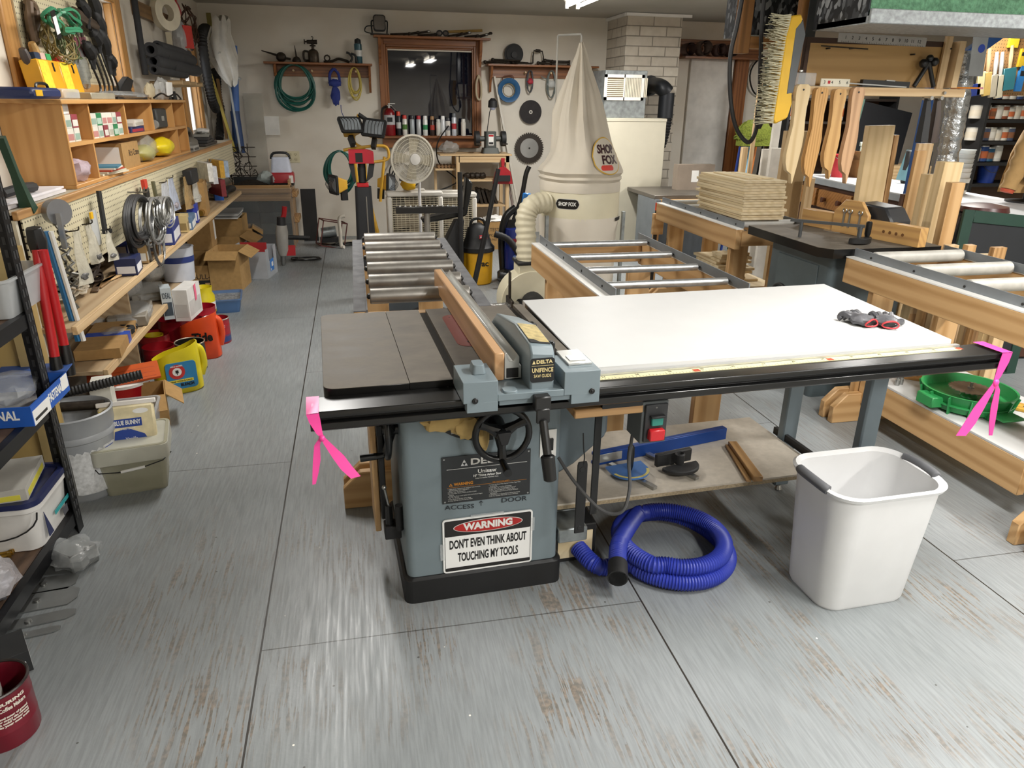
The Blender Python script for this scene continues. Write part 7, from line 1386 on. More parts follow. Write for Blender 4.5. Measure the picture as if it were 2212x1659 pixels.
for i, (y, h) in enumerate(((6.55, .42), (6.7, .36), (6.9, .5))): solo('hanging_strap', MB(BLACK).tube(spline([(0, 0, 0), (.03, .05, -.12), (.0, .02, -.25), (.04, .1, -h)], 5), .02, 6), ['left', 'middle', 'right'][i]+' black strap hanging under the foam tubes', 'strap', (XL+.06, y, zp-.04), group='black straps under the foam tubes')
sheet = solo('paper_sheets', MB(mt('d9d4d6', .6)).box(0, .22, 0, .62, 0, .012).box(.02, .2, .04, .66, .012, .02), 'pile of white papers at the near end of the bench', 'papers', (-1.50, 3.06, ZW+.0025), (0, 0, 0))
o = thing('wrecking_bar', 'green flat wrecking bar standing on the near end of the bench', 'pry bar', (-1.24, 3.02, ZW+.012), (-.02, 0, 0)); pa, pb = U(2, 305, x=-1.25), U(65, 462, x=-1.25); d = pa-pb; o.location = pb+Vector((0, 0, .012))
part('bar', MB(mt('23402f', .5)).tube([(0, 0, 0), d*.1, d*.5, d], .02, 4, rr=[.035, .03, .018, .018]), o)
solo('tape_measure', MB(BLACKM).tube(spline([(0, 0, .02), (.03, .1, .03), (.02, .25, .02)], 4), .02, 8), 'black tool handle lying on the papers', 'tool', (-1.36, 3.25, ZW+.0225))
o = thing('bolt_cutter', 'red handled bolt cutter leaning at the near end of the pegboard', 'bolt cutter', U(90, 640, x=-1.14))
def bp(px, py, x=-1.14): return U(px, py, x=x)-o.location
part('jaw', MB(DARKM).tube([bp(72, 492), bp(80, 520), bp(86, 545)], .03, 6, rr=[.028, .035, .03]), o, bev=.003)
for i, (q0, q1, q2) in enumerate((((80, 540), (95, 640), (118, 770)), ((92, 540), (115, 640), (138, 745)))):
    h_ = part('red_handle', MB(mt('bd1f24', .35)).tube([bp(*q0, -1.13+.02*i), bp(*q1, -1.13+.02*i), bp(*q2, -1.13+.02*i)], .017, 10), o)
    e = bp(*q2, -1.13+.02*i); f = bp(q2[0]+12, q2[1]+65, -1.13+.02*i); part('grip', MB(BLACK).tube([e, e.lerp(f, .5), f], .02, 10, rr=[.019, .024, .022]), h_)
solo('blue_level', MB(mt('2d6c9c', .4)).cyl((0, 0, 0), (.03, .01, -.45), .014, n=6).use(WHITE).cyl((.02, -.004, 0), (.05, .006, -.45), .010, n=6), 'blue and white long strip hanging behind the bolt cutter', 'tool', U(98, 500, x=-1.19))
# pegboard hangings
FX = -1.232
def pb_(px, py, d=.02): return U(px, py, x=FX+d+.012)
def poly_bag(px, py, h, w_, lab, c='d3cdbb', group=None, fill='5c5a58', s=0):
    t = thing('hanging_bag', lab, 'bag', pb_(px, py), group=group)
    b = MB(mt(c, .15, alpha=.66, bump=.8, sc=28)).loft([[(.008+dx*.5*(1+.2*math.sin(k_*1.9+s)), (w_*(.5+.5*q)*math.cos(a_))*.5+.01*math.sin(q*9+s), -h*q) for k_, a_ in enumerate([2*PI*j/14 for j in range(14)]) for dx in [.02+.06*q*math.sin(a_)**2*(1 if math.sin(a_) > 0 else .05)]] for q in (0, .15, .35, .6, .8, .95, 1.0)])
    part('bag', b, t); part('contents', MB(mt(fill, .5, .4, var=.5, sc=60)).blob((.025, 0, -h*.86), (.04, w_*.7, h*.22), s, .3), t); part('hook', MB(IRON).tube(spline([(-.01, 0, .0), (.03, 0, .005), (.035, 0, .02)], 3), .003, 5), t); return t
poly_bag(152, 500, .22, .16, 'yellowed clear bag of hardware, the leftmost on the pegboard', s=1)
poly_bag(182, 485, .17, .13, 'yellowed narrow bag of hardware beside the leftmost bag', s=4)
poly_bag(222, 497, .14, .14, 'short yellowed bag of screws left of the cable coils', s=7)
poly_bag(347, 395, .24, .3, 'clear zip bag hanging right of the cable coils', 'cdd0d6', fill='9a9aa0', s=2)
poly_bag(362, 385, .20, .26, 'second clear zip bag with a blue seal on the pegboard', 'b9c2d6', fill='a9a2a8', s=3)
poly_bag(395, 380, .22, .3, 'brown window bag with bulb on the pegboard', 'b99a6a', fill='7a5a30', s=5)
poly_bag(412, 375, .20, .28, 'clear bulb package on the right part of the pegboard', 'd9d6cc', fill='c9c6be', s=6)
for i, (px, py, c, lb) in enumerate(((437, 350, 'd8d6d0', 'white and grey blister card'), (447, 356, 'c9c9cc', 'striped grey blister card'), (463, 345, 'c89a3a', 'tan and blue hanging package'), (473, 345, '9fb0c4', 'pale blue hanging package'), (466, 385, '7a2a30', 'maroon hanging item'))):
    solo('hanging_package', MB(mt(c, .4, var=.25, sc=40)).box(-.02, .02, -.16, .16, -.14, 0).use(mt('4a5a78', .5)).box(.0205, .021, -.1, .1, -.1, -.06), lb+' near the far end of the pegboard', 'package', pb_(px, py, .04), (0, 0, .5), bev=.004)
def loopcoil(lab, px, py, n, ry_, rz_, r, mat, seed, d, lift=.0):
    random.seed(seed); t = MB(mat)
    for k_ in range(n):
        f = random.uniform(.82, 1.05); sx_ = random.uniform(0, .07)+d; sag = random.uniform(-.04, .01)
        t.tube([(sx_, ry_*f*math.cos(2*PI*j/22)*(1-.15*math.sin(2*PI*j/22)), rz_*f*(math.sin(2*PI*j/22)-1)+(sag if math.sin(2*PI*j/22) < 0 else 0)) for j in range(22)], r, 6, True)
    return solo('cable_coil', t, lab, 'coil', pb_(px, py))
loopcoil('thick black cable coil hanging on the pegboard', 262, 424, 8, .20, .115, .010, mt('2b2b2c', .5), 3, .015); loopcoil('grey steel cable coil in front of the black one', 286, 428, 9, .16, .12, .0055, mt('8d8d8b', .4, .5), 4, .05); loopcoil('round silver wire coil, rightmost of the cable coils', 308, 426, 12, .14, .075, .004, mt('a9a9a6', .35, .6), 7, .07)
loopcoil('long drooping grey cable loop below the coils', 296, 470, 5, .11, .13, .005, mt('777775', .4, .5), 9, .06)
solo('black_strap', MB(BLACKM).tube(spline([(.03, 0, 0), (.035, .02, -.1), (.03, .1, -.22)], 5), .022, 6), 'flat black strap end hanging under the cable coils', 'strap', pb_(262, 500))
o = thing('pipe_strap_roll', 'grey perforated strap roll hanging at the left of the pegboard', 'roll', pb_(122, 458, .04)); part('roll', MB(mt('9a9ca0', .35, .6)).lathe([(.02, -.02), (.05, -.02), (.052, .02), (.02, .02)], 24), o, rot=(PI/2, 0, .9)); part('tail', MB(mt('9a9ca0', .35, .6)).tube(spline([(.02, -.04, .0), (.02, -.045, -.08), (.01, -.02, -.14)], 4), .012, 4), o)
solo('chain_bunch', MB(mt('6a6862', .4, .7)).tube([(.02+.01*math.sin(q*2.3), .02*math.sin(q*1.7)+.0, -.012*q) for q in range(34)], .006, 5).tube([(.03+.01*math.sin(q*2.9), .03+.02*math.sin(q*1.3), -.012*q) for q in range(26)], .006, 5), 'small chains hanging at the left end of the pegboard', 'chain', pb_(108, 470))
solo('flat_bar_tool', MB(mt('3a3a3a', .5, .5)).box(0, .012, -.02, .02, -.18, 0).use(DARKM).box(0, .02, -.025, .06, -.2, -.18), 'dark metal bar tool hanging left of the cable coils', 'tool', pb_(210, 412), (-.1, 0, 0))
solo('grey_card', MB(mt('b9bab8', .5)).box(0, .004, -.05, .05, -.16, 0).use(YELL).box(.004, .012, -.05, -.02, -.03, .0), 'grey card with a yellow tip hanging on the pegboard', 'card', pb_(197, 456, .005))
solo('long_tube', MB(mt('77755c', .35, .5)).cyl((0, 0, 0), (0, .05, -.33), .012, n=8), 'long olive metal rod hanging between the coils and the bags', 'rod', pb_(330, 392)); solo('red_cutter', MB(mt('c23a28', .4)).box(0, .02, -.03, .03, -.05, .0).use(DARKM).box(0, .018, -.02, .05, -.16, -.05), 'red topped cutter hanging right of the coils', 'tool', pb_(306, 388))
solo('black_pouch', MB(BLACKM).box(0, .05, -.12, .12, -.09, 0), 'black square pouch hanging below the clear bags', 'pouch', pb_(340, 432), bev=.008); solo('black_cup', MB(BLACKM).box(0, .06, -.12, .12, -.1, 0), 'black square holder high on the pegboard', 'holder', pb_(400, 365), bev=.006)
for i, px in enumerate((275, 284, 293, 430, 437)): solo('peg_hook', MB(mt('8a8a86', .35, .8)).tube(spline([(0, 0, 0), (.06, 0, .0), (.07, 0, .025)], 3), .004, 5), ['first', 'second', 'third', 'fourth', 'fifth'][i]+' empty steel peg hook from the left along the pegboard top', 'hook', pb_(px, 415 if i < 3 else 350, -.012), group='empty peg hooks')
# middle shelf things
def ms(px, py, dx=0): v = U(px, py, z=ZM); return Vector((min(v.x, MX-.035)-.0+dx, v.y, ZM+.0045))
boxlet('bulb_box', 'navy blue box with a red corner at the near middle shelf edge', 'box', ms(290, 590, -.02), .10, .16, .085, '1d2750', 'e0dfe2', .1)
boxlet('paper_box', 'tan box with a white label behind the navy box', 'box', ms(320, 566, -.03), .08, .12, .10, 'a98a5c', 'e4e2dc', .1)
boxlet('bulb_box', 'bright blue box left of the tan box under the grey cable', 'box', ms(288, 552, -.07), .1, .16, .11, '2a3c8f', 'd8d6de', .2)
boxlet('hardware_box', 'brown box with a dark grey label on the middle shelf', 'box', ms(338, 541, -.03), .10, .26, .11, '8a6a44', '3c3a40', .15)
boxlet('bulb_box', 'bright blue and white box right of the brown one', 'box', ms(364, 520, -.02), .09, .2, .09, '3047a8', 'e6e6ea', .1)
boxlet('bulb_box', 'large blue box with white panel, biggest on the middle shelf', 'box', ms(384, 520, -.05), .13, .36, .125, '27367a', 'd9dae0', .1)
boxlet('filter_box', 'tan card box right behind the large blue box', 'box', ms(405, 500, -.03), .09, .14, .11, 'c2ab78', '8a7448', .1)
boxlet('bulb_box', 'dull blue box near the far part of the middle shelf', 'box', ms(420, 492, -.03), .1, .26, .085, '5a7596', 'e2e2e0', .1); boxlet('bulb_box', 'small upright blue box next to the dull blue one', 'box', ms(432, 480, -.03), .07, .12, .13, '2b3a9a', 'dcdce4', .1)
o = carton('carton', 'tall tan carton at the far end of the middle shelf', ms(462, 462, -.1), .2, .3, .25, .1, (0, -2, 0, 0))
solo('blue_dispenser', MB(mt('2a5cb0', .4)).box(-.04, .04, -.1, .1, 0, .12).use(DARKM).box(.02, .08, -.08, .06, .03, .06), 'blue plastic dispenser at the far end of the middle shelf', 'dispenser', ms(488, 430, -.06), (.2, 0, .2), bev=.006)
solo('black_tool_pile', MB(BLACKM).tube(spline([(0, -.2, .02), (.03, 0, .05), (.02, .3, .02)], 4), .03, 8).blob((0, .1, .03), (.1, .3, .06), 2, .3), 'black tool lying beyond the blue dispenser', 'tool', ms(505, 420, -.06)); solo('brass_fitting', MB(BRASS).cyl((0, -.02, .03), (0, .04, .03), .022, n=10).sphere((0, .05, .03), .022, 8, 6), 'brass round fitting standing on the shelf edge', 'fitting', ms(446, 470, -.02))
o = thing('clear_bottle', 'clear plastic bulb dome lying on the far middle shelf', 'dome', ms(410, 440, -.1)); part('dome', MB(CLEAR).blob((0, 0, .08), (.14, .4, .16), 3, .1), o)
def floorcoil(lab, p, n, r0, r, mat, seed, h=.06):
    random.seed(seed); pts = []
    for q in range(n*10):
        a_ = 2*PI*q/10; f = random.uniform(.6, 1.05); pts.append((r0*.7*f*math.cos(a_), r0*f*math.sin(a_), .01+h*random.random()))
    return solo('wire_coil', MB(mat).tube(spline(pts, 3), r, 5), lab, 'coil', p)
floorcoil('white electric wire coil at the near end of the middle shelf', ms(187, 640, -.1), 12, .15, .006, mt('c2b9a8', .5), 3, .08); floorcoil('black and white wire coil behind the white coil', ms(160, 612, -.16), 9, .13, .006, mt('55524c', .5), 4, .08)
floorcoil('dark rusty chain heap on the middle shelf', ms(222, 612, -.11), 14, .15, .007, mt('3a2f28', .5, .5), 6, .07); floorcoil('tan cord coil with a black spool behind the chain', ms(245, 575, -.15), 9, .13, .006, mt('a08c68', .6), 7, .07)
solo('wire_spool', MB(BLACKM).lathe([(.05, 0), (.05, .005), (.03, .01), (.03, .05), (.05, .055), (.05, .06)], 18).use(WHITE).lathe([(.032, .061), (.032, .07)], 14), 'black spool with a white top behind the chain heap', 'spool', ms(238, 565, -.2))
carton('carton', 'open tan carton of black parts at the near end of the middle shelf', ms(128, 690, -.12), .2, .24, .10, .1, (0, -1, 0, 0)); solo('black_parts', MB(BLACKM).blob((0, 0, .03), (.14, .2, .07), 3, .5), 'black rubber parts inside the near open carton', 'parts', ms(128, 690, -.12)+Vector((0, 0, .006)))
for i in range(3): boxlet('ruler_strip', ['light', 'brown', 'dark'][i]+' wood strip lying beside the chain heap', 'strip', ms(262, 600+8*i, -.02-.04*i), .03, .3, .008, ['c9a878', '8a6a44', '5a4632'][i], None, -.2+.2*i)
# ================================================================ BLACK STEEL SHELF, front left
kx0, kx1, ky0, ky1 = XL+.01, -1.115, 1.30, 2.68
SHM = mt('17171a', .4, .3)
k_ = thing('steel_shelf', 'black slotted steel shelf at the left edge of the picture', 'shelf', (-1.3, ky0, 0))
def kx(x): return x+1.3
for x in (kx1, kx0+.05):
    for y in (ky0, ky1):
        s = 1 if x == kx1 else -1; e = -1 if y == ky1 else 1
        up = MB(SHM).box(min(kx(x), kx(x)-s*.05), max(kx(x), kx(x)-s*.05), y-ky0-.003, y-ky0, 0, 1.36).box(kx(x)-.003, kx(x), min(y-ky0, y-ky0+e*.05), max(y-ky0, y-ky0+e*.05), 0, 1.36)
        if x == kx1 and y == ky1:
            up.use(mt('3a3a3c', .5))
            for q in range(30):
                z = .06+q*.043
                for j in (.012, .032): up.box(kx(x)-.0005, kx(x)+.0012, y-ky0-j-.007, y-ky0-j+.003, z, z+.026).box(kx(x)-j-.007, kx(x)-j+.003, y-ky0-.0042, y-ky0-.0025, z, z+.026)
        part('post', up, k_)
KZ = [.085, .53, .862, 1.18]
for z in KZ:
    if z > 1: continue
    part('shelf_board', MB(wood('5b4534', '3f3026', 'y', 1, .7)).box(kx(kx0)+.01, kx(kx1)-.035, .005, ky1-ky0-.005, z-.014, z).use(SHM).box(kx(kx1)-.03, kx(kx1)-.004, .0, ky1-ky0-.004, z-.045, z+.003), k_)
def ks(px, py, lvl, dx=0): v = U(px, py, z=KZ[lvl]); return Vector((v.x+dx, v.y, KZ[lvl]+.0035))
def tub(name, lab, loc, hx, hy, h, mat, rz=0, cat='container', flare=1.12, fill=None, group=None, wall=.006):
    t = thing(name, lab, cat, loc, (0, 0, rz), group)
    part('tub', MB(mat).rbox([(hx, hy, .02, 0), (hx*flare, hy*flare, .025, h-.01), (hx*flare+.008, hy*flare+.008, .03, h-.008), (hx*flare+.008, hy*flare+.008, .03, h), (hx*flare-.004, hy*flare-.004, .022, h), (hx-wall, hy-wall, .016, .006)]), t)
    if fill: part('contents', MB(mt(fill[0], .5, .4, var=.5, sc=60, bump=1)).rbox([(hx*.94, hy*.94, .02, .008), (hx*(1+.1*fill[1]), hy*(1+.1*fill[1]), .02, h*fill[1])]), t)
    return t
TRANS = mt('c3c6c8', .35, alpha=.7)
tub('storage_tub', 'translucent grey tub on the upper board of the black steel shelf', ks(10, 668, 2, -.04), .12, .15, .13, TRANS)
o = thing('carton_tray', 'open blue and white FASTENAL carton on the black steel shelf', 'box', ks(55, 885, 1, -.03)); 
part('tray', MB(mt('1f57b0', .5)).box(.115, .12, -.16, .16, 0, .07).box(-.12, .12, -.165, -.16, 0, .07).box(-.12, -.115, -.16, .16, 0, .07).box(-.12, .12, .16, .165, 0, .07).use(mt('b9b6b0', .6)).box(-.115, .115, -.16, .16, 0, .006).use(WHITE).box(.12, .1208, -.16, -.02, .0, .05).box(.12, .1208, .1, .16, .02, .07).text('FASTENAL', .045, (.1212, .04, .038), (PI/2, 0, PI/2), wid=.13, bold=.001).text('FASTENAL', .045, (.0, -.1655, .04), (PI/2, 0, 0), wid=.16, bold=.001).use(BLACK).box(.1208, .1214, -.15, -.05, .012, .022), o)
part('flap', MB(mt('3a5a9a', .5)).at((0, .165, .07), (.1, 0, 0)).box(-.12, .12, 0, .08, 0, .004), o); part('plastic_bag', MB(CLEAR).blob((-.02, .02, .07), (.18, .24, .1), 4, .3), o)
o = thing('white_bucket', 'white square bucket with navy lid low on the black steel shelf', 'bucket', ks(62, 1150, 0, -.04))
part('pail', MB(mt('dcdad6', .4)).rbox([(.13, .13, .04, 0), (.148, .148, .045, .15), (.155, .155, .05, .155), (.155, .155, .05, .175)]), o); part('lid', MB(mt('1d2550', .4)).rbox([(.158, .158, .05, .175), (.158, .158, .05, .195), (.14, .14, .045, .197), (.138, .138, .045, .188)]), o)
part('label', MB(mt('2b8f92', .4)).box(.1495, .151, -.02, .11, .07, .085).use(mt('1d2550', .4)).prism([(-.10, .03), (-.06, .03), (-.1, .13)], .1495, .151, 'yz').use(mt('4a4a50', .5)).box(.15, .1515, .04, .08, .03, .06), o); part('bail', MB(DARKM).tube([(.156*math.cos(q), -.157-.0*q, .16-.1*math.sin(q)) for q in [PI*j/12 for j in range(13)]], .003, 5), o)
boxlet('flat_carton', 'grey flat carton with a yellow stripe lying on the white bucket', 'box', ks(62, 1150, 0, -.04)+Vector((-.01, -.02, .1955)), .24, .26, .045, 'b9b6ae', 'd9cf4a', .15)
o = thing('bag_of_washers', 'clear bag of washers and screws at the front of the lowest shelf', 'bag', ks(25, 1285, 0, -.06)); part('contents', MB(mt('8d8f96', .35, .8, var=.5, sc=80)).blob((0, 0, .03), (.12, .16, .06), 3, .4), o); part('bag', MB(mt('d3cfd2', .15, alpha=.4, bump=.8, sc=28)).blob((0, 0, .05), (.16, .22, .12), 5, .25), o)
for i in range(5): solo('bolt', MB(BRASS).cyl((-.12, 0, .008), (0, 0, .008), .006, n=8).cyl((0, 0, .008), (.01, 0, .008), .011, n=6), ['first', 'second', 'third', 'fourth', 'fifth'][i]+' brass bolt from the front lying between bag and white bucket', 'bolt', ks(75, 1190, 0, -.07)+Vector((.0, -.03+.018*i, .0)), (0, 0, .3-.15*i), 'brass bolts on the low shelf')
# loose metal brackets on the floor along the shelf
ZN = mt('8b8d8c', .4, .6, var=.2)
for i, (px, py, l, w_, rz, lb) in enumerate(((95, 1265, .2, .09, .1, 'wide zinc plate with a rounded bolt on the floor by the shelf'), (80, 1300, .24, .1, .15, 'flat angled zinc plate second along the shelf'), (62, 1345, .26, .05, .2, 'long zinc bar third along the shelf'), (50, 1375, .2, .03, .2, 'narrow slotted zinc strip nearest the coffee can'), (120, 1225, .2, .1, .0, 'stack of zinc brackets in clear wrap by the post'))):
    p = U(px, py, z=0); t = MB(ZN).prism([(-l/2, -w_/2), (l*.4, -w_/2), (l/2, -w_*.2), (l/2, w_*.3), (l*.4, w_/2), (-l/2, w_/2)], .001, .004).use(STEEL).cyl((0, 0, .004), (0, 0, .01), .01, n=10)
    solo('metal_bracket', t, lb, 'bracket', (p.x, p.y, 0), (0, 0, rz), None)
o = thing('wrapped_brackets', 'clear wrapped pack of metal brackets with a white label on the floor', 'package', U(165, 1215, z=0), (0, 0, .9)); part('brackets', MB(ZN).box(-.05, .05, -.06, .06, 0, .07), o, bev=.004); part('wrap', MB(CLEAR).blob((0, 0, .04), (.16, .18, .09), 2, .3), o); part('label', MB(WHITE).box(.0505, .052, -.03, .03, .02, .05), o)
boxlet('dark_box', 'dark metal box with a white sticker behind the coffee can', 'box', U(30, 1470, z=0)+Vector((-.06, .05, 0)), .16, .12, .07, '2d2e2f', 'dedede', .5)
# coffee can bottom left
def canister(name, lab, loc, r, h, c, rim=None, inner='3a352e', cat='can', band=None, txt=None, group=None, rz=0):
    t = thing(name, lab, cat, loc, (0, 0, rz), group)
    b = MB(mt(c, .32, .05)).lathe([(r*.98, 0), (r, .004), (r, h*.3), (r*1.012, h*.32), (r, h*.34), (r, h*.7), (r*1.012, h*.72), (r, h*.74), (r, h-.004), (r*1.02, h), (r*.97, h), (r*.96, h*.4)], 28)
    b.use(mt(inner, .5)).lathe([(r*.959, h*.35), (r*.959, h*.351)], 28); part('body', b, t)
    if rim: part('rim', MB(mt(rim, .35, .6)).tube([(r*math.cos(2*PI*q/28), r*math.sin(2*PI*q/28), h) for q in range(28)], .004, 6, True), t)
    if band: part('label', MB(mt(band[0], .4)).lathe([(r*1.004, h*band[1]), (r*1.004, h*band[2])], 28, caps=False), t)
    if txt:
        q = MB(mt(txt[1], .4))
        for tt_, zz, sz in txt[0]: curved_text(q, tt_, h*zz, sz, txt[2]-rz, r*1.016, txt[3], .0006)
        part('lettering', q, t)
    return t
canister('coffee_can', 'dark red coffee can with white print at the lower left corner', (-.985, 1.66, 0), .078, .165, '6e1424', '4a4442', txt=([('MEASURING', .86, .012), ('For All Coffee Makers', .76, .016), ('Use one level scoop of ground', .62, .008), ('coffee for every six ounces', .57, .008), ('of fresh cold water and', .52, .008), ('adjust to your own taste', .47, .008)], 'd9cfc2', -.9, .1))
boxlet('white_block', 'white box end sticking out of the coffee can', 'box', (-1.0, 1.66, .062), .05, .08, .08, 'cfccc4', None, .4)
# ================================================================ containers on the floor in front of the bench
b5 = U(178, 1060, z=0); t = thing('grey_bucket', 'grey five gallon bucket with printed label beside the black post', 'bucket', (-1.19, 2.99, 0))
part('pail', MB(mt('9a9da0', .4)).lathe([(.118, 0), (.125, .01), (.14, .26), (.146, .265), (.146, .285), (.142, .29), (.148, .31), (.148, .36), (.152, .365), (.145, .37), (.138, .362), (.115, .02)], 32), t)
part('label', curved_patch(curved_patch(MB(mt('cfd0d0', .5, var=.25, sc=60)), -.7, .14, .11, .1, .1375, .004), -.35, .17, .03, .06, .1385, .003), t); q = MB(BLUE); curved_patch(q, -.35, .2, .025, .02, .1395, .003); part('logo', q, t)
ic = tub('ice_cream_tub', 'square clear ice cream pail holding a vanilla bag on the floor', (-1.0, 3.03, 0), .115, .11, .22, mt('b7b49c', .35, alpha=.6), .18, 'tub', 1.18, ('8b8666', .3))
part('rim_band', MB(mt('c3c2b4', .35, alpha=.85)).rbox([(.14, .135, .03, .15), (.146, .141, .03, .152), (.146, .141, .03, .215), (.14, .135, .03, .217)]), ic); part('bail', MB(DARKM).tube([(-.15, -.1, .15), (-.12, -.15, .13), (-.05, -.155, .125), (.05, -.155, .135), (.12, -.15, .15), (.15, -.1, .16)], .0025, 5).use(WHITE).cyl((-.04, -.156, .1255), (.05, -.156, .1345), .006, n=8), ic)
vb = thing('vanilla_bag', 'folded BLUE BUNNY vanilla bag standing in the clear pail', 'bag', (-1.0, 3.02, .235), (-.3, 0, .15))
part('bag', MB(mt('dccfa8', .5, var=.15, sc=30)).box(-.105, .105, -.02, .02, -.05, .115), vb, bev=.008); part('seal', MB(mt('e6e2dc', .4)).box(-.11, .115, -.012, .012, .115, .135), vb, bev=.003)
q = MB(mt('1f3f8f', .4)).box(-.055, .055, -.0215, -.0205, .025, .06).prism([(-.06, -.05), (.08, -.05), (.06, -.01), (0, .02), (-.05, .01)], -.0213, -.0203, 'xz').use(mt('e3cf3a', .5)).box(-.1, -.06, -.0212, -.0204, .03, .1).use(WHITE).text('BLUE BUNNY', .026, (0, -.0222, .043), wid=.1, bold=.0006).text('PREMIUM', .012, (0, -.022, .018), wid=.05).text('Vanilla', .018, (.01, -.022, -.025)).prism([(.055+.03*math.cos(a_), .088+.011*math.sin(a_)) for a_ in [2*PI*j/20 for j in range(20)]], -.0213, -.0205, 'xz').use(mt('b04a2a', .5)).text('MORE', .012, (-.08, -.022, .092)).text('GREAT', .012, (-.08, -.022, .078)); part('print', q, vb)
solo('bag_edge', MB(CLEAR).blob((0, 0, .0), (.08, .14, .3), 3, .4), 'crumpled clear plastic between the grey bucket and the pail', 'bag', (-1.12, 3.06, .15))
nt = tub('nail_tote', 'clear plastic tote of loose nails on the floor', Vector((-1.15, 3.40, 0)), .14, .12, .19, mt('b9bcbe', .25, alpha=.6), .12, 'tub', 1.12, ('4a4744', .55)); nt.location.z = 0
random.seed(12); q = MB(DARKM)
for i in range(60): x, y = random.uniform(-.12, .12), random.uniform(-.1, .1); a_ = random.uniform(0, 6.28); q.cyl((x, y, .11), (x+.04*math.cos(a_), y+.04*math.sin(a_), .115+random.uniform(0, .04)), .0018, n=4)
part('nails', q, nt, kind='stuff')
o = carton('carton', 'open carton with a raised flap at the end of the nail tote', Vector((-1.17, 3.68, 0)), .30, .22, .17, .25, (1.4, 0, 1.2, 0))
boxlet('nail_box', 'white nail box with black print standing behind the nail tote', 'box', U(180, 835, z=.36)+Vector((.09, -.05, -.359)), .08, .13, .40, 'e0ddd2', 'bdb6a6', .2, txt=('NAILS', '1a1a1a', .04)); 
solo('white_card', MB(WHITE).box(-.09, .09, -.02, .02, 0, .045).use(BLACK).box(.02, .08, -.0208, -.02, .01, .035), 'white carton piece lying in front of the nail tote', 'box', U(275, 905, z=.1)+Vector((0, 0, 0)), (0, .15, .25), bev=.002)
solo('threaded_rod', MB(BLACKM).tube([(0, 0, 0)]+[(.012+.0065*j, .004*j*.2, .0008*j) for j in range(46)], .02, 10, rr=[.018]+[.021 if j % 2 else .018 for j in range(46)]), 'black ribbed rod lying across the clear nail tote', 'rod', U(132, 850, x=-1.25), (0, 0, .15)); solo('dark_pipe', MB(IRON).cyl((0, 0, 0), (.16, .03, -.01), .02, n=12), 'short dark iron pipe under the ribbed rod', 'pipe', U(128, 880, x=-1.25))
# yellow jug
def jug(name, lab, loc, c, h, rx, ry, rz, inner=None, lab_c=None):
    t = thing(name, lab, 'jug', loc, (0, 0, rz)); m = mt(c, .35); R = []
    for f, z in ((.92, 0), (1, .01), (1, h*.75), (.98, h*.9), (.96, h), (.93, h), (.92, h*.5), (.9, .02)):
        R.append([(rx*f*math.copysign(abs(math.cos(q))**.7, math.cos(q)), ry*f*math.copysign(abs(math.sin(q))**.7, math.sin(q)), z+(.045*math.cos(q+.4) if z > h*.8 else (.0))) for q in [2*PI*j/32 for j in range(32)]])
    part('body', MB(m).loft(R, True), t)
    part('handle', MB(m).tube(spline([(rx*.75, -ry*.2, h*1.05), (rx*1.06, -ry*.2, h*.95), (rx*1.14, -ry*.15, h*.6), (rx*.98, -ry*.1, h*.3)], 5), .02, 10), t)
    if lab_c:
        q = MB(mt(lab_c, .4)).prism(rr(-rx*.62, rx*.66, h*.14, h*.80, .02), -ry*1.035, -ry*.9, 'xz'); part('label', q, t)
    return t
jl = jug('detergent_jug', 'cut open yellow ARM & HAMMER detergent jug with blue label', (-1.055, 4.13, 0), 'd9c81e', .235, .125, .09, .42, None, '2f7fb0')
q = MB(mt('c2302c', .4)).prism([(-.02+.042*math.cos(a_), .135+.042*math.sin(a_)) for a_ in [2*PI*j/28 for j in range(28)]], -.0945, -.093, 'xz').use(WHITE).prism([(-.02+.024*math.cos(a_), .135+.024*math.sin(a_)) for a_ in [2*PI*j/24 for j in range(24)]], -.0955, -.0944, 'xz').use(mt('e2cf3c', .4)).box(-.075, .06, -.0945, -.093, .072, .088).use(BLACK).text('Brighter Whites & Colors', .011, (-.008, -.0952, .080), wid=.12, bold=.0002).text('BLEACH', .022, (.025, -.095, .056), wid=.07, bold=.001).box(-.028, -.012, -.0962, -.0954, .128, .145).box(-.022, -.018, -.0962, -.0954, .118, .13).use(WHITE).text('ARM & HAMMER', .010, (-.02, -.0955, .168), wid=.065, bold=.0003); part('label_print', q, jl)
tj = jug('detergent_jug', 'orange Tide jug with a cut handle behind the black can', (-1.03, 4.70, 0), 'd8491c', .25, .115, .08, .1)
part('lettering', MB(BLACK).text('Tide', .075, (.02, -.085, .15), (PI/2, 0, 0), wid=.12, bold=.003), tj)
pale = MB(WHITE)
canister('coffee_can', 'black and gold HILLS BROS can beside the yellow jug', (*U(409, 738, z=.17).xy, 0), .085, .17, '1d1b18', 'a39a88', '2a2622', band=('b9a86a', .05, .28), txt=([('HILLS', .55, .045), ('BROS', .3, .04)], 'd9d2bd', -1.35, .12))
canister('coffee_can', 'red metal coffee can with a blue label at the outer edge', (-.985, 5.0, 0), .085, .17, '9e1826', 'b0aca4', '2c2a24', band=('2f3f78', .08, .36), txt=([('NUTS', .72, .025)], 'd9a8a8', -1.3, .1))
RC = [(388, 646, 20, .16, 'a31a26', 'red metal can with a dark inside near the cartons'), (433, 661, 27, .17, 'a5182a', 'wide red plastic canister beside the small yellow jug'), (375, 688, 29, .2, 'a5182a', 'tall red plastic canister in the middle of the row'), (418, 686, 16, .13, '8e1a26', 'metal can half hidden behind the orange jug'), (339, 690, 17, .13, 'a01c28', 'small dark topped metal can near the low shelf'), (331, 721, 28, .14, 'a82a2c', 'red canister with a yellow pail nested inside'), (341, 747, 29, .12, '9e1a24', 'low red canister behind the yellow jug')]
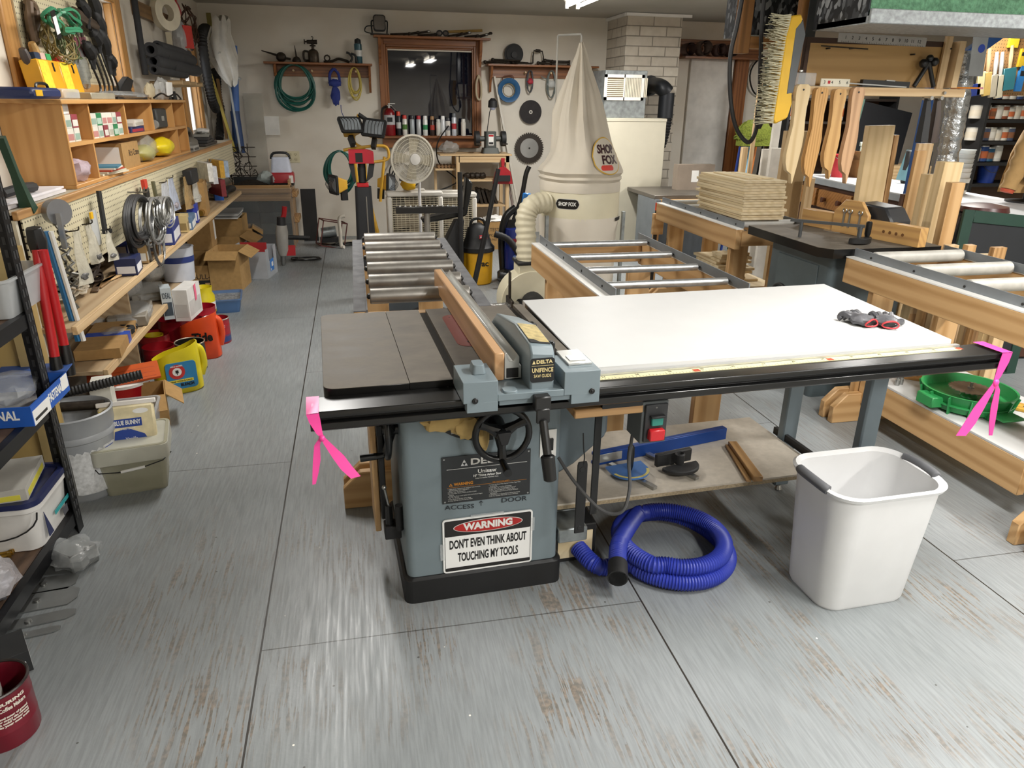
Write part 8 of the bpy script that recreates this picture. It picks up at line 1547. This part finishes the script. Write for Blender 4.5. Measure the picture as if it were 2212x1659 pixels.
for px, py, r, h, c, lb in RC:
    p = U(px, py, z=h); canister('plastic_canister' if 'metal' not in lb else 'metal_can', lb, (p.x, p.y, 0), r*(p-Vector((0, 0, CH))).length/CF, h, c, None, '6a1018' if 'metal' not in lb else '2c2820', 'canister')
p = U(331, 721, z=.14); solo('yellow_pail', MB(mt('d6b920', .4)).lathe([(.05, 0), (.058, .075), (.054, .075), (.046, .01)], 24), 'yellow pail nested inside the red canister', 'pail', (p.x, p.y, .06))
p = U(448, 690, z=0); o = thing('yellow_jug', 'small yellow jug with a striped label beside the blue tub', 'jug', (p.x-.02, p.y+.05, 0)); part('body', MB(mt('d8c61f', .35)).lathe([(.08, 0), (.085, .01), (.085, .17), (.07, .2), (.075, .24), (.07, .24), (.06, .2)], 24), o); part('label', MB(mt('2c3450', .4)).lathe([(.0858, .02), (.0858, .05)], 24, caps=False).use(WHITE).lathe([(.0858, .07), (.0858, .13)], 24, caps=False), o)
bt = tub('blue_tub', 'blue translucent tub full of shiny fittings on the floor', U(487, 672, z=0)+Vector((-.02, .08, 0)), .12, .14, .11, mt('5a7fb0', .3, alpha=.6), .1, 'tub', 1.15, ('a9abac', .8))
o = thing('red_lid_tub', 'stacked red and white tubs behind the nail tote', 'tub', (-1.26, 3.86, 0)); part('tub', MB(mt('b01c28', .35)).lathe([(.11, 0), (.125, .15), (.13, .16), (.12, .15)], 24), o); part('lid', MB(WHITE).lathe([(.132, .16), (.132, .175), (.1, .177)], 24), o)
solo('orange_tray', MB(mt('c85a2a', .5)).box(-.17, .17, -.1, .1, 0, .012).use(mt('a8481e', .6)).box(-.15, .15, -.08, -.075, .012, .013).box(-.15, .15, -.03, -.025, .012, .013).box(-.15, .15, .03, .035, .012, .013), 'orange grooved plastic tray lying on the tubs behind the yellow jug', 'tray', (-1.25, 3.86, .19), (.12, -.05, .3), bev=.003)
for i, (px, py) in enumerate(((268, 700), (295, 720))): pass
# low shelf contents
def ls(px, py, dx=0): v = U(px, py, z=ZL); return Vector((min(v.x, LX-.1)+dx, v.y, ZL+.0045))
solo('cardboard_pad', MB(CARD).box(-.1, .1, -.25, .25, 0, .05).use(mt('2f52b0', .4)).box(-.101, .101, -.02, .05, -.0005, .0505), 'taped cardboard packet with blue tape on the low shelf', 'package', ls(235, 745), (0, 0, .1))
for i, (px, py, sx, sy, h, c, lb) in enumerate(((245, 710, .22, .4, .03, 'a8834f', 'flattened brown cardboard sheet on the low shelf'), (285, 690, .2, .36, .06, '8b8478', 'grey bagged grille panel on the low shelf'), (320, 640, .2, .34, .05, '9a958a', 'grey wrapped flat package far along the low shelf'))):
    t = thing('flat_package', lb, 'package', ls(px, py), (0, 0, .15*i)); part('core', MB(mt(c, .6)).box(-sx/2, sx/2, -sy/2, sy/2, 0, h), t, bev=.006)
    if i: part('wrap', MB(CLEAR).blob((0, 0, h*.6), (sx*1.2, sy*1.15, h*1.6), i, .15), t)
for i, (px, py, sx, sy, sz, c, lb) in enumerate(((275, 650, .2, .34, .2, '8a8680', 'large grey bag bulging on the low shelf'), (330, 610, .2, .4, .2, '9a968c', 'grey clear bag of fittings under the middle shelf edge'), (300, 600, .2, .36, .16, '77746c', 'dark grey bag behind the fittings bag'), (350, 590, .2, .34, .22, '8f8b84', 'rounded clear bag of parts on the low shelf'), (230, 690, .16, .5, .06, 'c9c6be', 'long white wrapped strips lying on the low shelf'), (262, 735, .14, .2, .06, '55504a', 'dark folded cloth on the low shelf'))):
    t = thing('parts_bag', lb, 'bag', ls(px, py)); part('contents', MB(mt(c, .55, var=.35, sc=30, bump=.6)).blob((0, 0, sz*.42), (sx*.85, sy*.85, sz*.8), i, .25), t); part('bag', MB(mt('cfcdc8', .15, alpha=.38, bump=.8, sc=25)).blob((0, 0, sz*.5), (sx, sy, sz), i+4, .2), t)
solo('rubber_chain', MB(BLACKM).tube(spline([(0, -.1, .02), (.05, -.03, .04), (-.02, .04, .03), (.04, .1, .02)], 6), .02, 6, rr=[.022 if j % 3 else .012 for j in range(19)]), 'black rubber link heap at the low shelf edge', 'chain', ls(288, 725, .03))
boxlet('white_box', 'white carton with a pink tag leaning beside the red cans', 'box', U(372, 640, z=.36)+Vector((.10, -.05, -.12)), .09, .26, .2, 'dedcd8', 'c6c4c0', -.1); solo('pink_tag', MB(mt('ee6a8c', .5)).box(0, .002, -.05, .05, 0, .1), 'pink paper tag on the white leaning carton', 'tag', U(372, 640, z=.36)+Vector((.148, .0, -.02)))
boxlet('ideal_box', 'grey blue IDEAL carton standing left of the white one', 'box', U(350, 640, z=.36)+Vector((.06, -.15, -.10)), .06, .12, .2, 'b9c2c6', '3f4a55', .3, txt=('IDEAL', '2f3a48', .05))
# cartons further along the floor
CT = [(505, 625, .26, .34, .34, 'plain tan carton with ragged flaps nearest the white file box', (1, 0, 1, 0), None), (455, 625, .34, .5, .22, 'black bottomed carton printed FULL-PAC near the blue tub', (0, 0, 0, 0), None), (400, 618, .2, .34, .32, 'stack of tan cartons beside the low shelf end', (0, 0, 0, 0), None), (490, 575, .34, .4, .30, 'tall carton with a white label behind the printed one', (1, 0, 0, 0), None), (440, 560, .3, .4, .42, 'carton full of grey trim strips under the bench', (0, 0, 0, 0), None), (525, 545, .28, .34, .26, 'far carton with an open flap near the corner cabinet', (1.2, 0, 0, 0), None)]
for i, (px, py, sx, sy, sz, lb, fl, tx) in enumerate(CT):
    p = U(px, py, z=0); x = max(p.x, -1.49+sx/2+.06)
    o = carton('carton', lb, (x-.03, p.y+sy/2-.05, 0), sx, sy, sz, .1*((i % 3)-1), fl, CARD if i % 2 else mt('b08c58', .85, var=.12, sc=30), 'FULL-PAC' if i == 1 else None)
    if i == 1:
        q = MB(BLACKM).box(-sx/2-.001, sx/2+.001, -sy/2-.001, sy/2+.001, 0, sz*.42).use(mt('b9925c', .7))
        for xx in (-.1, -.01, .09): q.prism([(xx-.025, .07), (xx+.025, .07), (xx, .03)], -sy/2-.0018, -sy/2-.0009, 'xz')
        part('dark_base', q, o)
    if i in (2, 3): part('label', MB(WHITE).box(sx/2, sx/2+.001, -.06, .06, .1, .22), o)
    if i == 4:
        for j in range(4): part('trim_strip', MB(GREY if j % 2 else WHITE).box(-.1, .12, -.25+.03*j, .1+.05*j, sz+.012*j, sz+.01+.012*j), o)
solo('carton', MB(CARD).box(-.1, .1, -.17, .17, 0, .27).use(WHITE).box(.1, .101, .05, .15, .05, .22), 'second tan carton on top of the stack beside the low shelf', 'box', (max(U(400, 618, z=0).x, -1.33)-.03, U(400, 618, z=0).y+.12, .3215), (0, 0, .05))
o = thing('white_pail', 'white printed joint compound pail behind the cartons', 'pail', (-1.25, 5.35, ZL+.0045)); part('pail', MB(mt('c9cdd6', .4)).lathe([(.1, 0), (.115, .22), (.12, .23), (.11, .22)], 24), o); part('label', MB(mt('2a3a78', .4)).lathe([(.1115, .13), (.1135, .17)], 24, caps=False), o)
fb = U(560, 600, z=0); o = thing('file_box', 'white translucent file box with a blue label on the floor', 'box', (fb.x-.05, fb.y+.12, 0), (0, 0, -.18)); FB = mt('b9bec4', .35, alpha=.85)
part('body', MB(FB).box(-.17, .17, -.16, -.155, 0, .25).box(-.17, .17, .155, .16, 0, .27).box(-.17, -.165, -.155, .155, 0, .28).box(.165, .17, -.155, .155, 0, .15).box(.165, .17, -.155, -.08, .15, .27).box(.165, .17, .08, .155, .15, .27).box(-.165, .165, -.155, .155, 0, .006), o); part('label', MB(mt('3a7fd0', .4)).box(.1705, .172, -.06, .05, .05, .16).use(WHITE).box(.172, .1726, -.02, .03, .09, .13).box(.172, .1726, -.05, -.03, .055, .075), o)
solo('red_folder', MB(mt('b02c30', .5)).box(-.12, .12, -.01, .01, 0, .29).use(WHITE).box(-.13, .1, .012, .02, 0, .27), 'red and white folders sticking out of the file box', 'folder', (fb.x-.05, fb.y+.16, .0075), (-.12, .0, -.18))
dp = U(612, 575, z=0); o = thing('power_drill', 'large grey and red electric drill standing on its chuck by the file box', 'drill', (dp.x, dp.y+.03, 0), (0, .05, .3))
part('body', MB(mt('a9a6a0', .4)).tube([(0, 0, .1), (0, 0, .16), (0, 0, .33), (0, 0, .40)], .05, 14, rr=[.035, .055, .06, .05]), o); part('chuck', MB(STEEL).lathe([(.012, 0), (.022, .02), (.026, .03), (.026, .09), (.03, .1)], 16), o); part('gear_case', MB(mt('2a2a2c', .5)).cyl((0, 0, .39), (0, 0, .48), .045, .04, 14), o)
part('handle', MB(mt('b01f26', .4)).tube(spline([(.0, 0, .44), (.03, .0, .5), (.04, 0, .58)], 4), .024, 8).box(.03, .12, -.02, .02, .1, .2), o); part('side_handle', MB(BLACKM).cyl((.05, 0, .28), (.28, .06, .26), .022, n=12), o)
# ================================================================ corner cabinet and what stands in the corner
cx0, cx1, cy0, cz = -1.40, -.70, 8.42, .655
cc = thing('corner_bench', 'low wooden bench in the back corner with dark tiles behind glass', 'bench', (cx0, cy0, 0)); cl_ = cx1-cx0; OW = OAK('x')
part('top', MB(OW).box(0, cl_, 0, .62, cz-.03, cz).box(0, cl_, -.01, .0, cz-.06, cz+.03), cc, bev=.003); part('apron', MB(OW).box(0, cl_, .01, .03, cz-.14, cz-.031), cc)
part('side_panel', MB(OAK('z')).box(cl_-.02, cl_, .031, .62, 0, cz-.031), cc); part('raised_side', MB(OW).box(cl_-.02, cl_+.0, .01, .62, cz+.0005, cz+.08), cc)
for j, (y, z) in enumerate(((.05, cz-.08), (.05, .30))): part('bracket_rest', MB(OAK('y')).box(cl_+.0005, cl_+.06, y, .4, z-.03, z+.03), cc, bev=.006)
tl = MB(mt('2b2b2c', .4)); random.seed(6)
tcs = [mt(c, .35, var=.35, sc=12) for c in ('2a2a2c', '353436', '2c2226', '3c3d3d', '464846')]
for r in range(4):
    for q in range(4): tl.use(tcs[(r*2+q*3+random.randint(0, 1)) % 5]).box(.0+q*.17, .168+q*.17, .10, .115, .02+r*.12, .138+r*.12)
part('tile_panel', tl, cc); part('front_glass', MB(mt('9aa0a0', .05, alpha=.16)).box(.0, cl_+.02, -.03, -.024, .0, cz+.0), cc)
def cb_(px, dy=.25): v = U(px, 405, y=cy0+dy); return Vector((v.x, cy0+dy, cz+.0005))
o = thing('camp_lantern', 'red and white jobsite lantern on the corner bench below the outlet', 'lantern', cb_(612, .3)); part('base', MB(mt('a81d28', .4)).rbox([(.13, .1, .03, .03), (.13, .1, .03, .12), (.12, .09, .03, .14)]).use(BLACK).rbox([(.125, .095, .03, 0), (.125, .095, .03, .03)]).use(WHITE).box(.08, .125, -.101, -.1, .03, .11), o, bev=.002)
part('diffuser', MB(mt('d3d9ea', .3)).rbox([(.11, .085, .03, .14), (.09, .07, .03, .30)]), o); part('handle', MB(BLACK).tube(spline([(-.1, 0, .28), (-.07, 0, .34), (.07, 0, .34), (.1, 0, .28)], 4), .014, 8), o)
solo('wrapped_bag', MB(mt('b9c4c0', .15, alpha=.7, bump=.9, sc=30)).blob((0, 0, .07), (.22, .2, .16), 7, .35), 'clear green tinted bag left of the red lantern', 'bag', cb_(578, .25)); 
rk = thing('wire_rack', 'tangled dark wire rack of hooks above the corner bench', 'rack', cb_(520, .35)); random.seed(9); q = MB(IRON)
for i in range(34): x, z = random.uniform(-.16, .16), random.uniform(.1, .42); q.tube(spline([(x, 0, z), (x+random.uniform(-.06, .06), -.06, z+.03), (x+random.uniform(-.04, .06), -.1, z-.04), (x+random.uniform(-.02, .05), -.07, z-.07)], 3), .004, 4)
for i in range(4): q.cyl((-.18+.1*i, 0, 0), (-.18+.1*i, 0, .44), .005, n=5); q.cyl((-.2, 0, .1+.1*i), (.2, 0, .1+.1*i), .005, n=5)
part('hooks', q, rk, kind='stuff')
tr_ = thing('metal_tray', 'wire tray of files and drill bits on the corner bench', 'tray', cb_(545, .12)); part('tray', MB(DARKM).box(-.2, .22, -.1, .1, 0, .012).box(-.2, .22, .095, .1, .012, .1).box(.215, .22, -.1, .1, .012, .12), tr_)
for i in range(7): part('file', MB(IRON).cyl((-.18+.02*i, -.08+.025*i, .03+.006*i), (.18-.02*i, -.06+.02*i, .03+.005*i), .007, n=6), tr_)
for i in range(9): solo('metal_fitting', MB(STEEL).cyl((-.025, 0, .012), (.025, 0, .012), .011, n=8), ['first', 'second', 'third', 'fourth', 'fifth', 'sixth', 'seventh', 'eighth', 'ninth'][i]+' shiny fitting of the loose row before the red lantern', 'fitting', cb_(588+i*5, .05+.015*(i % 2)), (0, 0, i*.7), 'shiny fittings on the corner bench')
# leaning in the corner
def lean(name, lab, cat, top, bot, y0, y1, r, mat, n=14, parts=None):
    a, b = U(*top, y=y0), U(*bot, y=y1); t = MB(mat).tube([(0, 0, 0), a-b], r, n); return solo(name, t, lab, cat, b)
lean('blue_roll', 'tall blue rolled sheet standing in the back left corner', 'roll', (503, 98), (512, 330), 8.95, 8.95, .045, mt('4a72b8', .5)); lean('navy_roll', 'dark navy roll in front of the lighter blue roll', 'roll', (507, 240), (520, 330), 8.85, 8.85, .05, mt('24406e', .5))
lean('yellow_strip', 'long yellow plastic strip leaning in the back left corner', 'strip', (455, 160), (508, 328), 8.75, 8.8, .02, mt('c9b65a', .4), 4); lean('yellow_strip', 'olive strip top sticking out above the white bag', 'strip', (450, 28), (462, 120), 8.9, 8.9, .03, mt('8a7f42', .5), 4); lean('brown_strip', 'brown wood strip leaning behind the black pipes', 'strip', (470, 170), (490, 300), 8.8, 8.8, .02, mt('7a5a2e', .5), 4); lean('clear_tube', 'clear plastic tubes leaning beside the blue roll', 'tube', (490, 150), (520, 330), 8.7, 8.75, .012, mt('c9cdcc', .1, alpha=.6), 8)
solo('tube_end', MB(mt('c3c7c4', .15, alpha=.8)).tube(spline([(0, 0, 0), (.05, -.02, -.09), (.14, -.03, -.14)], 5), .014, 8), 'bent clear tube end curling right of the white bag', 'tube', U(488, 140, y=8.85))
def corr(lab, pts, r):
    P = [U(px, py, x=-1.42) for px, py in pts]; o = P[0]; sp_ = spline([p-o for p in P], 16); return solo('corrugated_pipe', MB(BLACKM).tube(sp_, r, 12, rr=[r if j % 2 else r*.86 for j in range(len(sp_))]), lab, 'pipe', o)
corr('black corrugated pipe hooked over the wall ledger', [(452, 72), (446, 62), (438, 66), (437, 90), (447, 160), (458, 215), (467, 236)], .05); corr('second black corrugated pipe hanging lower in the corner', [(464, 150), (472, 190), (477, 240), (474, 300)], .045)
wbg = thing('white_bag', 'white plastic carrier bag hanging high in the back left corner', 'bag', U(480, 100, x=-1.25)); part('bag', MB(mt('d0ccc2', .4, alpha=.9, bump=.6, sc=14)).loft([[(dx+w_*math.cos(2*PI*j/40)*(1+.22*math.sin(7*2*PI*j/40+z*5)+.12*math.sin(11*2*PI*j/40)), .5*w_*math.sin(2*PI*j/40)*(1+.2*math.sin(5*2*PI*j/40+z*7)), z+.03*math.sin(4*2*PI*j/40)) for j in range(40)] for z, w_, dx in ((.26, .05, .03), (.22, .07, .02), (.1, .075, .0), (.02, .1, -.01), (-.12, .11, .01), (-.24, .085, .03), (-.33, .05, .05), (-.36, .02, .05))]), wbg); part('handle', MB(mt('d3d0c8', .4, alpha=.8)).tube(spline([(-.08, 0, .18), (-.14, 0, .02), (-.1, 0, -.1), (-.02, -.06, -.06)], 5), .012, 5), wbg)
a, b = U(515, 201, y=8.98), U(588, 395, y=8.9); solo('clear_sheet', MB(mt('b9b5a8', .12, alpha=.42)).box(0, b.x-a.x-.06, 0, .006, 0, a.z-cz-.0).use(mt('e2e0da', .25, alpha=.75)).box(.2, .36, -.001, 0, .52, .72), 'clear plastic sheet leaning on the back wall above the corner bench', 'sheet', (a.x+.04, 8.95, cz+.001), (-.06, 0, 0))
